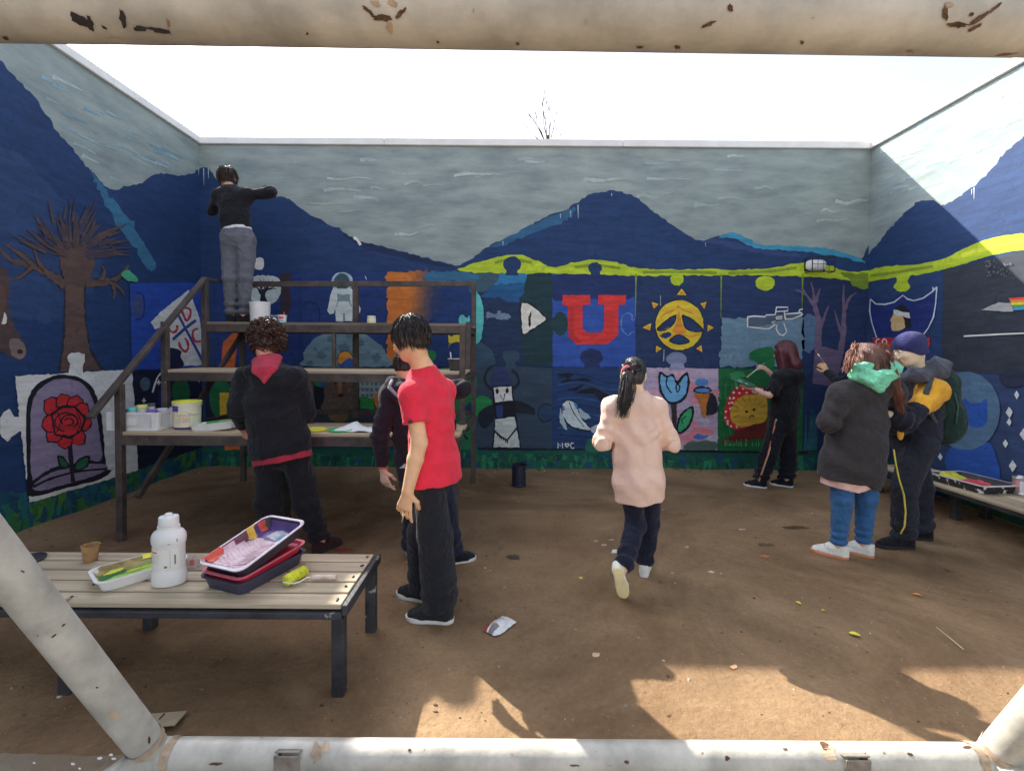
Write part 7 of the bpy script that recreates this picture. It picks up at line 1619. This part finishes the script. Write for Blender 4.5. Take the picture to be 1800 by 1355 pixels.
body(J, ph, skin((214, 170, 144)), [dict(w=J['wrL'], d=(-.9, .1, -.1), nrm=(0, .9, .2), side=1, curl=.7), dict(w=J['wrR'], d=(-.9, -.1, -.1), nrm=(0, -.9, .2), side=-1, curl=.7)], R=Rh, s=1.04, lips=skin((186, 112, 100)))
eyes(J, ph, Rh, 1.04)
NV2 = fabric((30, 32, 54), wr=.5, rough=.7); YEL = fabric((226, 150, 26), wr=.35)
ya, yb = NV(J['shL']), NV(lerp(J['shL'], J['elL'], .62)); ra, rb = NV(J['shR']), NV(lerp(J['shR'], J['elR'], .62))
def yfn(P):
    o = np.zeros(len(P), np.int32)
    for a, b in ((ya, yb), (ra, rb)):
        ba = b - a; t = ((P - a) @ ba) / (ba @ ba); q = P - a - np.clip(t, -.1, 1)[:, None] * ba; d = np.sqrt((q ** 2).sum(1)); o |= ((d < .115) & (t < 1.0) & (t > -.55)).astype(np.int32)
    return o
top(J, ph, "jacket", [NV2, YEL], [(-.20, .178, .140, 0), (.2, .180, .145, 0), (.6, .182, .14, 0), (.92, .165, .115, 0)], hem=-.2, sleeve=(.086, .072, .058), cut_l=.96, cut_r=.96, amp=.013, seed=81, matfn=yfn, yoke=.076, neck_r=.07)
GRYH = fabric((72, 74, 86), wr=.5)
S = SDF(.0065, .04); S.cone(A(1582, 662, 3.55), A(1612, 660, 3.50), .035, .06); S.cone(A(1612, 660, 3.50), A(1645, 655, 3.62), .06, .07); S.ell(A(1634, 652, 3.62), (.11, .13, .085), None, .06); S.ell(A(1655, 640, 3.62), (.05, .09, .05), None, .05); S.cone(A(1588, 664, 3.72), A(1640, 655, 3.74), .035, .055); S.disp = folds(83, .018, 30, 1.2); S.build("grey_hood", [GRYH], ph)
S = SDF(.006, .01, .03); S.ell(A(1583, 762, 3.425), (.024, .014, .052)); S.build("pocket_trim", [YEL], ph)
trousers(J, ph, fabric((38, 42, 58), wr=.55, rough=.7), waist=(.155, .135), leg=(.106, .092, .084), amp=.014, seed=82, wz=.05)
pts = [A(1571, 790, 3.405), A(1574, 812, 3.40), A(1580, 840, 3.405), A(1589, 870, 3.41), A(1592, 900, 3.43), A(1590, 925, 3.435), A(1583, 938, 3.44)]
V_, F_ = tube_geo(pts, .006, 6); mesh("side_piping", V_, F_, fabric((206, 190, 70)), ph, smooth=True)
for q, fd, gy in (('L', (-1, .08, 0), 0), ('R', (-.95, .25, 0), 0)): a_ = J['an' + q]; shoe(ph, (a_.x, a_.y, 0.0), fd, .30, (0, 0, 1), SOLEB, fabric((24, 25, 32)), high=.01)
S = SDF(.006, .02); c = Vector(J['head']); qh = lambda x, y, z: c + Rh @ Vector((x, y, z)) * 1.04
S.ell(qh(0, -.018, .045), (.090, .110, .088), Rh); S.econe(qh(0, -.02, .03), qh(0, -.032, -.03), .09, .108, .087, .088, Rh @ Vector((1, 0, 0)), .03); S.cut(qh(0, .085, .030), Rh @ Vector((0, -.6, .8))); S.cut(qh(0, 0, -.055), Rh @ Vector((0, 0, 1))); S.disp = folds(85, .0025, 60, .3); bn = S.build("beanie", [fabric((46, 48, 100), wr=.3, fine=.6)], ph)
bp = empty("backpack", tuple(A(1652, 770, 3.66)), 0, "dark green backpack on the back of the boy in the beanie", "backpack")
GRN_ = fabric((36, 66, 60), wr=.6); S = SDF(.0085, .06); S.econe(A(1650, 672, 3.66), A(1656, 752, 3.66), .15, .10, .165, .135, lf, .05); S.ell(A(1668, 735, 3.62), (.09, .12, .13), None, .06); S.ell(A(1640, 668, 3.66), (.07, .13, .06), None, .05); S.disp = folds(84, .02, 20, .5); S.build("bag_body", [GRN_], bp)
V_, F_ = tube_geo([A(1650, 668, 3.52), A(1636, 668, 3.46), A(1628, 690, 3.40), A(1632, 720, 3.42), A(1648, 748, 3.48)], [.016, .019, .019, .016, .012], 8); mesh("shoulder_strap", V_, F_, fabric((60, 66, 72)), bp, smooth=True)
V_, F_ = tube_geo([A(1678, 690, 3.5), A(1684, 715, 3.5), A(1680, 745, 3.5)], .006, 6); mesh("zip", V_, F_, fabric((60, 90, 84)), bp, smooth=True)

# ---- I: painter hidden behind the parka, only arm and brush in view
KY = 1.0
J = dict(head=A(1530, 622, 5.05), neck=A(1528, 648, 5.02), shL=A(1503, 664, 5.0), shR=A(1552, 664, 5.02), elL=A(1474, 672, 5.12), wrL=A(1455, 654, 5.36), elR=A(1560, 705, 5.1), wrR=A(1545, 715, 5.35),
         hipL=A(1514, 738, 5.02), hipR=A(1540, 738, 5.02), knL=A(1514, 797, 5.0), knR=A(1541, 797, 5.02), anL=A(1514, 846, 5.02), anR=A(1542, 846, 5.04), hdir=Vector((-.3, 1, -.1)))
base_ = Vector((lerp(J['anL'], J['anR'], .5).x, 5.02, 0)); pi_ = person("painter hidden behind the parka, raised dark sleeve and hand showing", base_); Rh = head_frame(J['hdir'])
body(J, pi_, skin((206, 150, 110)), [dict(w=J['wrL'], d=(-.45, .3, .8), nrm=(.3, .9, -.2), side=1, curl=.85, grip=True), dict(w=J['wrR'], d=(-.4, .8, 0), nrm=(0, 0, -1), side=-1, curl=.6)], R=Rh, s=.97)
top(J, pi_, "sweater", fabric((28, 30, 46)), [(-.1, .165, .12, 0), (.5, .165, .12, 0), (.92, .15, .10, 0)], hem=-.08, amp=.006, seed=91)
trousers(J, pi_, fabric((30, 34, 52)), amp=.006, seed=92, wz=.05)
for q in 'LR': a_ = J['an' + q]; shoe(pi_, (a_.x, a_.y, 0.0), (-.1, 1, 0), .25, (0, 0, 1), SOLEB, DARKSHOE)
HM = hairmat((44, 34, 32)); hc = cap(J, Rh, .97, pi_, HM, low=-.07); strands("locks", pi_, J['head'], Rh, .97, 500, lambda r: scalp(r), short_step(.07, .15, .4, .3), HM, 18, host=hc, wid=.003)
brush(A(1462, 656, 5.33), A(1433, 616, 5.52), "thin paint brush raised by the painter behind the parka", (120, 90, 80), (120, 96, 80))
# ------------------------------------------------------------------ litter and marks on the ground
def gz(p): return gzat(p.x, p.y)
# crumpled foil packet
P = at_z(878, 1102); e = empty("snack_packet", (P.x, P.y, gz(P)), 0, "crumpled silver and red snack packet lying on the earth", "packet")
nx_, ny_ = 13, 9; V_ = []; F_ = []; FM = []; rg2 = random.Random(77); rot = Matrix.Rotation(math.radians(52), 3, 'Z')
for i in range(nx_):
    for j in range(ny_):
        u, v = i / (nx_ - 1), j / (ny_ - 1); w_ = .052 * (1 - .25 * (u < .2) * (1 - u * 5)); hgt = .030 * math.sin(math.pi * v) ** .7 * (math.sin(math.pi * min(1, u * 1.15)) ** .5 if u < .87 else .25) + rg2.uniform(0, .006)
        p = rot @ Vector((-.085 + u * .17, -w_ + 2 * w_ * v, 0)); V_.append((P.x + p.x, P.y + p.y, gz(P) + .006 + hgt))
for i in range(nx_ - 1):
    for j in range(ny_ - 1): F_.append((i * ny_ + j, (i + 1) * ny_ + j, (i + 1) * ny_ + j + 1, i * ny_ + j + 1)); FM.append(1 if j >= ny_ - 3 and i < nx_ - 3 else (2 if (i < 4 and 1 < j < 5) or (7 < i < 10 and 3 < j < 6) else 0))
o = mesh("packet_foil", V_, F_, [mat("foil_white", (.62, .60, .60), rough=.35, var=.1, scale=30), mat("foil_red", C(196, 44, 56), rough=.35), mat("foil_grey", (.22, .21, .21), rough=.4)], e, fmat=FM)
# corrugated card
P = at_z(283, 1274); e = empty("cardboard_piece", (P.x, P.y, .0), 0, "torn piece of brown cardboard lying behind the goal's slanted stay", "cardboard")
bm = bmesh.new(); bm_box(bm, (P.x + .0, P.y, .022), (.15, .085, .006), Matrix.Rotation(.12, 3, 'Z') @ Matrix.Rotation(-.12, 3, 'X'), bevel=.001); from_bm("card_sheet", bm, mat("cardboard", (.34, .27, .18), rough=.9, var=.12, scale=10), e)
bm = bmesh.new(); bm_box(bm, (P.x - .005, P.y + .012, .0275), (.004, .035, .002), Matrix.Rotation(.15, 3, 'Z') @ Matrix.Rotation(-.12, 3, 'X')); from_bm("slot", bm, mat("slot_dark", (.03, .025, .02), rough=.9), e)
# leaves and straw
def leaf(px, py, ln, wd, rz, c, label, nm="fallen_leaf"):
    P = at_z(px, py); z = gz(P) + .005; V_, F_ = [], []; n = 9
    for i in range(n):
        t = i / (n - 1); ww = wd * math.sin(math.pi * t) ** .8
        for k in (-1, 0, 1): q = Matrix.Rotation(rz, 3, 'Z') @ Vector(((t - .5) * ln, k * ww / 2, 0)); V_.append((P.x + q.x, P.y + q.y, z + .006 * abs(k) + .006 * math.sin(t * 3)))
    for i in range(n - 1):
        for k in (0, 1): F_.append((i * 3 + k, (i + 1) * 3 + k, (i + 1) * 3 + k + 1, i * 3 + k + 1))
    o = mesh(nm, V_, F_, mat("leaf", C(*c), rough=.6, var=.15, scale=40), None, smooth=True); tag(o, label, "leaf", "leaves on the ground")
leaf(1502, 1117, .055, .032, -.5, (190, 176, 40), "yellow oval leaf lying in shade near the sunlit ground")
leaf(1403, 1062, .035, .018, -1.0, (186, 176, 50), "small yellow leaf further back left of the oval leaf")
leaf(1447, 1075, .03, .016, .3, (150, 140, 50), "small olive leaf between the two yellow leaves")
leaf(1612, 1048, .05, .018, -.6, (196, 120, 60), "orange curled leaf on the earth right of the yellow leaves")
P0, P1 = at_z(1646, 1106), at_z(1694, 1145); V_, F_ = tube_geo([P0 + Vector((0, 0, .012)), lerp(P0, P1, .5) + Vector((.004, 0, .010)), P1 + Vector((0, 0, .012))], [.0022, .0026, .002], 6); o = mesh("straw_stalk", V_, F_, mat("straw", (.55, .45, .28), rough=.6), None, smooth=True); tag(o, "long pale straw stalk lying on the earth at the sun's edge", "straw")
# paint stains soaked into the earth
def stain(px, py, rx, ry, c, seed, n=18):
    pts = catmull(blot(px, py, rx, ry, seed, 11), 3); V_ = []
    for x, y in pts: q = at_z(x, y); V_.append((q.x, q.y, gz(q) + .004))
    F_ = [tuple(t) for t in tessellate_polygon([[Vector((v[0], v[1], 0)) for v in V_]])]
    mesh("paint_stain", V_, F_, mat("stain", C(*c), rough=.9, var=.3, scale=30), ground)
for i, (x, y, rx, ry, c) in enumerate([(1083, 969, 12, 4.5, (186, 176, 164)), (1062, 958, 6, 1.6, (160, 142, 124)), (1075, 949, 5, 1.4, (160, 142, 124)), (1048, 951, 5, 1.4, (150, 130, 110)), (1250, 1006, 8, 2.4, (160, 142, 122)), (1305, 932, 7, 2, (160, 142, 122)), (1208, 962, 5, 2, (180, 128, 66)), (1345, 978, 9, 3, (150, 84, 62)), (1290, 1172, 7, 4, (196, 128, 98)), (1021, 1016, 5, 2, (180, 158, 60)), (900, 980, 16, 5, (66, 54, 46)), (1400, 928, 26, 3, (70, 50, 36)), (1345, 958, 18, 2.5, (84, 60, 44)), (1048, 1152, 9, 6, (176, 146, 116)), (600, 967, 22, 3, (120, 34, 26))]): stain(x, y, rx, ry, c, 200 + i)
for i, (x, y, rx, ry) in enumerate([(175, 1332, 6, 3), (195, 1326, 4, 2.5), (128, 1342, 4, 3), (140, 1350, 3, 2), (60, 1340, 3, 2), (200, 1333, 5, 2)]):
    pts = blot(x, y, rx, ry, 300 + i); V_ = [tuple(at_z(a, b, .0325)) for a, b in pts]; mesh("paint_stain", V_, [tuple(range(len(V_)))], mat("white_drip", (.7, .7, .68), rough=.7), pav)
# stones, chips and clods scattered over the earth (uncountable)
rs_ = np.random.RandomState(5); V_, F_, FM = [], [], []
ico = bmesh.new(); bmesh.ops.create_icosphere(ico, subdivisions=1, radius=1); iv = np.array([v.co[:] for v in ico.verts]); ico.verts.index_update(); if_ = np.array([[v.index for v in f.verts] for f in ico.faces]); ico.free()
cnt = 0; VV = []; FF = []
for i in range(3400):
    y = 1.84 + (WY - 1.9) * rs_.rand() ** 1.35; x = XL + .1 + (XR - XL - .2) * rs_.rand()
    if i < 900:
        side = rs_.rand()
        if side < .5: y = WY - .03 - abs(rs_.normal(0, .1))
        elif side < .75: x = XL + .03 + abs(rs_.normal(0, .1))
        else: x = XR - .03 - abs(rs_.normal(0, .1))
    r = (.0018 + .0065 * rs_.rand() ** 6) * (1.5 if i < 900 else 1); sc = np.array([r * (1 + rs_.rand() * .8), r * (.8 + rs_.rand() * .6), r * (.35 + .4 * rs_.rand())])
    v = iv * (1 + .25 * rs_.randn(len(iv), 1)) * sc; a = rs_.rand() * 6.28; ca, sa_ = math.cos(a), math.sin(a)
    v = np.stack([v[:, 0] * ca - v[:, 1] * sa_ + x, v[:, 0] * sa_ + v[:, 1] * ca + y, v[:, 2] + gzat(x, y) + sc[2] * .3], 1)
    VV.append(v); FF.append(if_ + cnt); cnt += len(iv); FM += [int(rs_.choice([0, 0, 0, 0, 0, 1, 1, 3, 3, 2], p=None))] * len(if_)
VV = np.concatenate(VV); FF = np.concatenate(FF)
o = mesh("pebbles", VV, FF, [mat("clod", (.11, .07, .042), rough=.95, var=.2), mat("stone_grey", (.24, .2, .16), rough=.9, var=.2), mat("stone_pale", (.40, .35, .28), rough=.9, var=.2), mat("clod_dark", (.05, .034, .024), rough=.95, var=.2)], None, fmat=FM); tag(o, "small stones and clods strewn over the brown earth", "pebbles", kind='stuff')
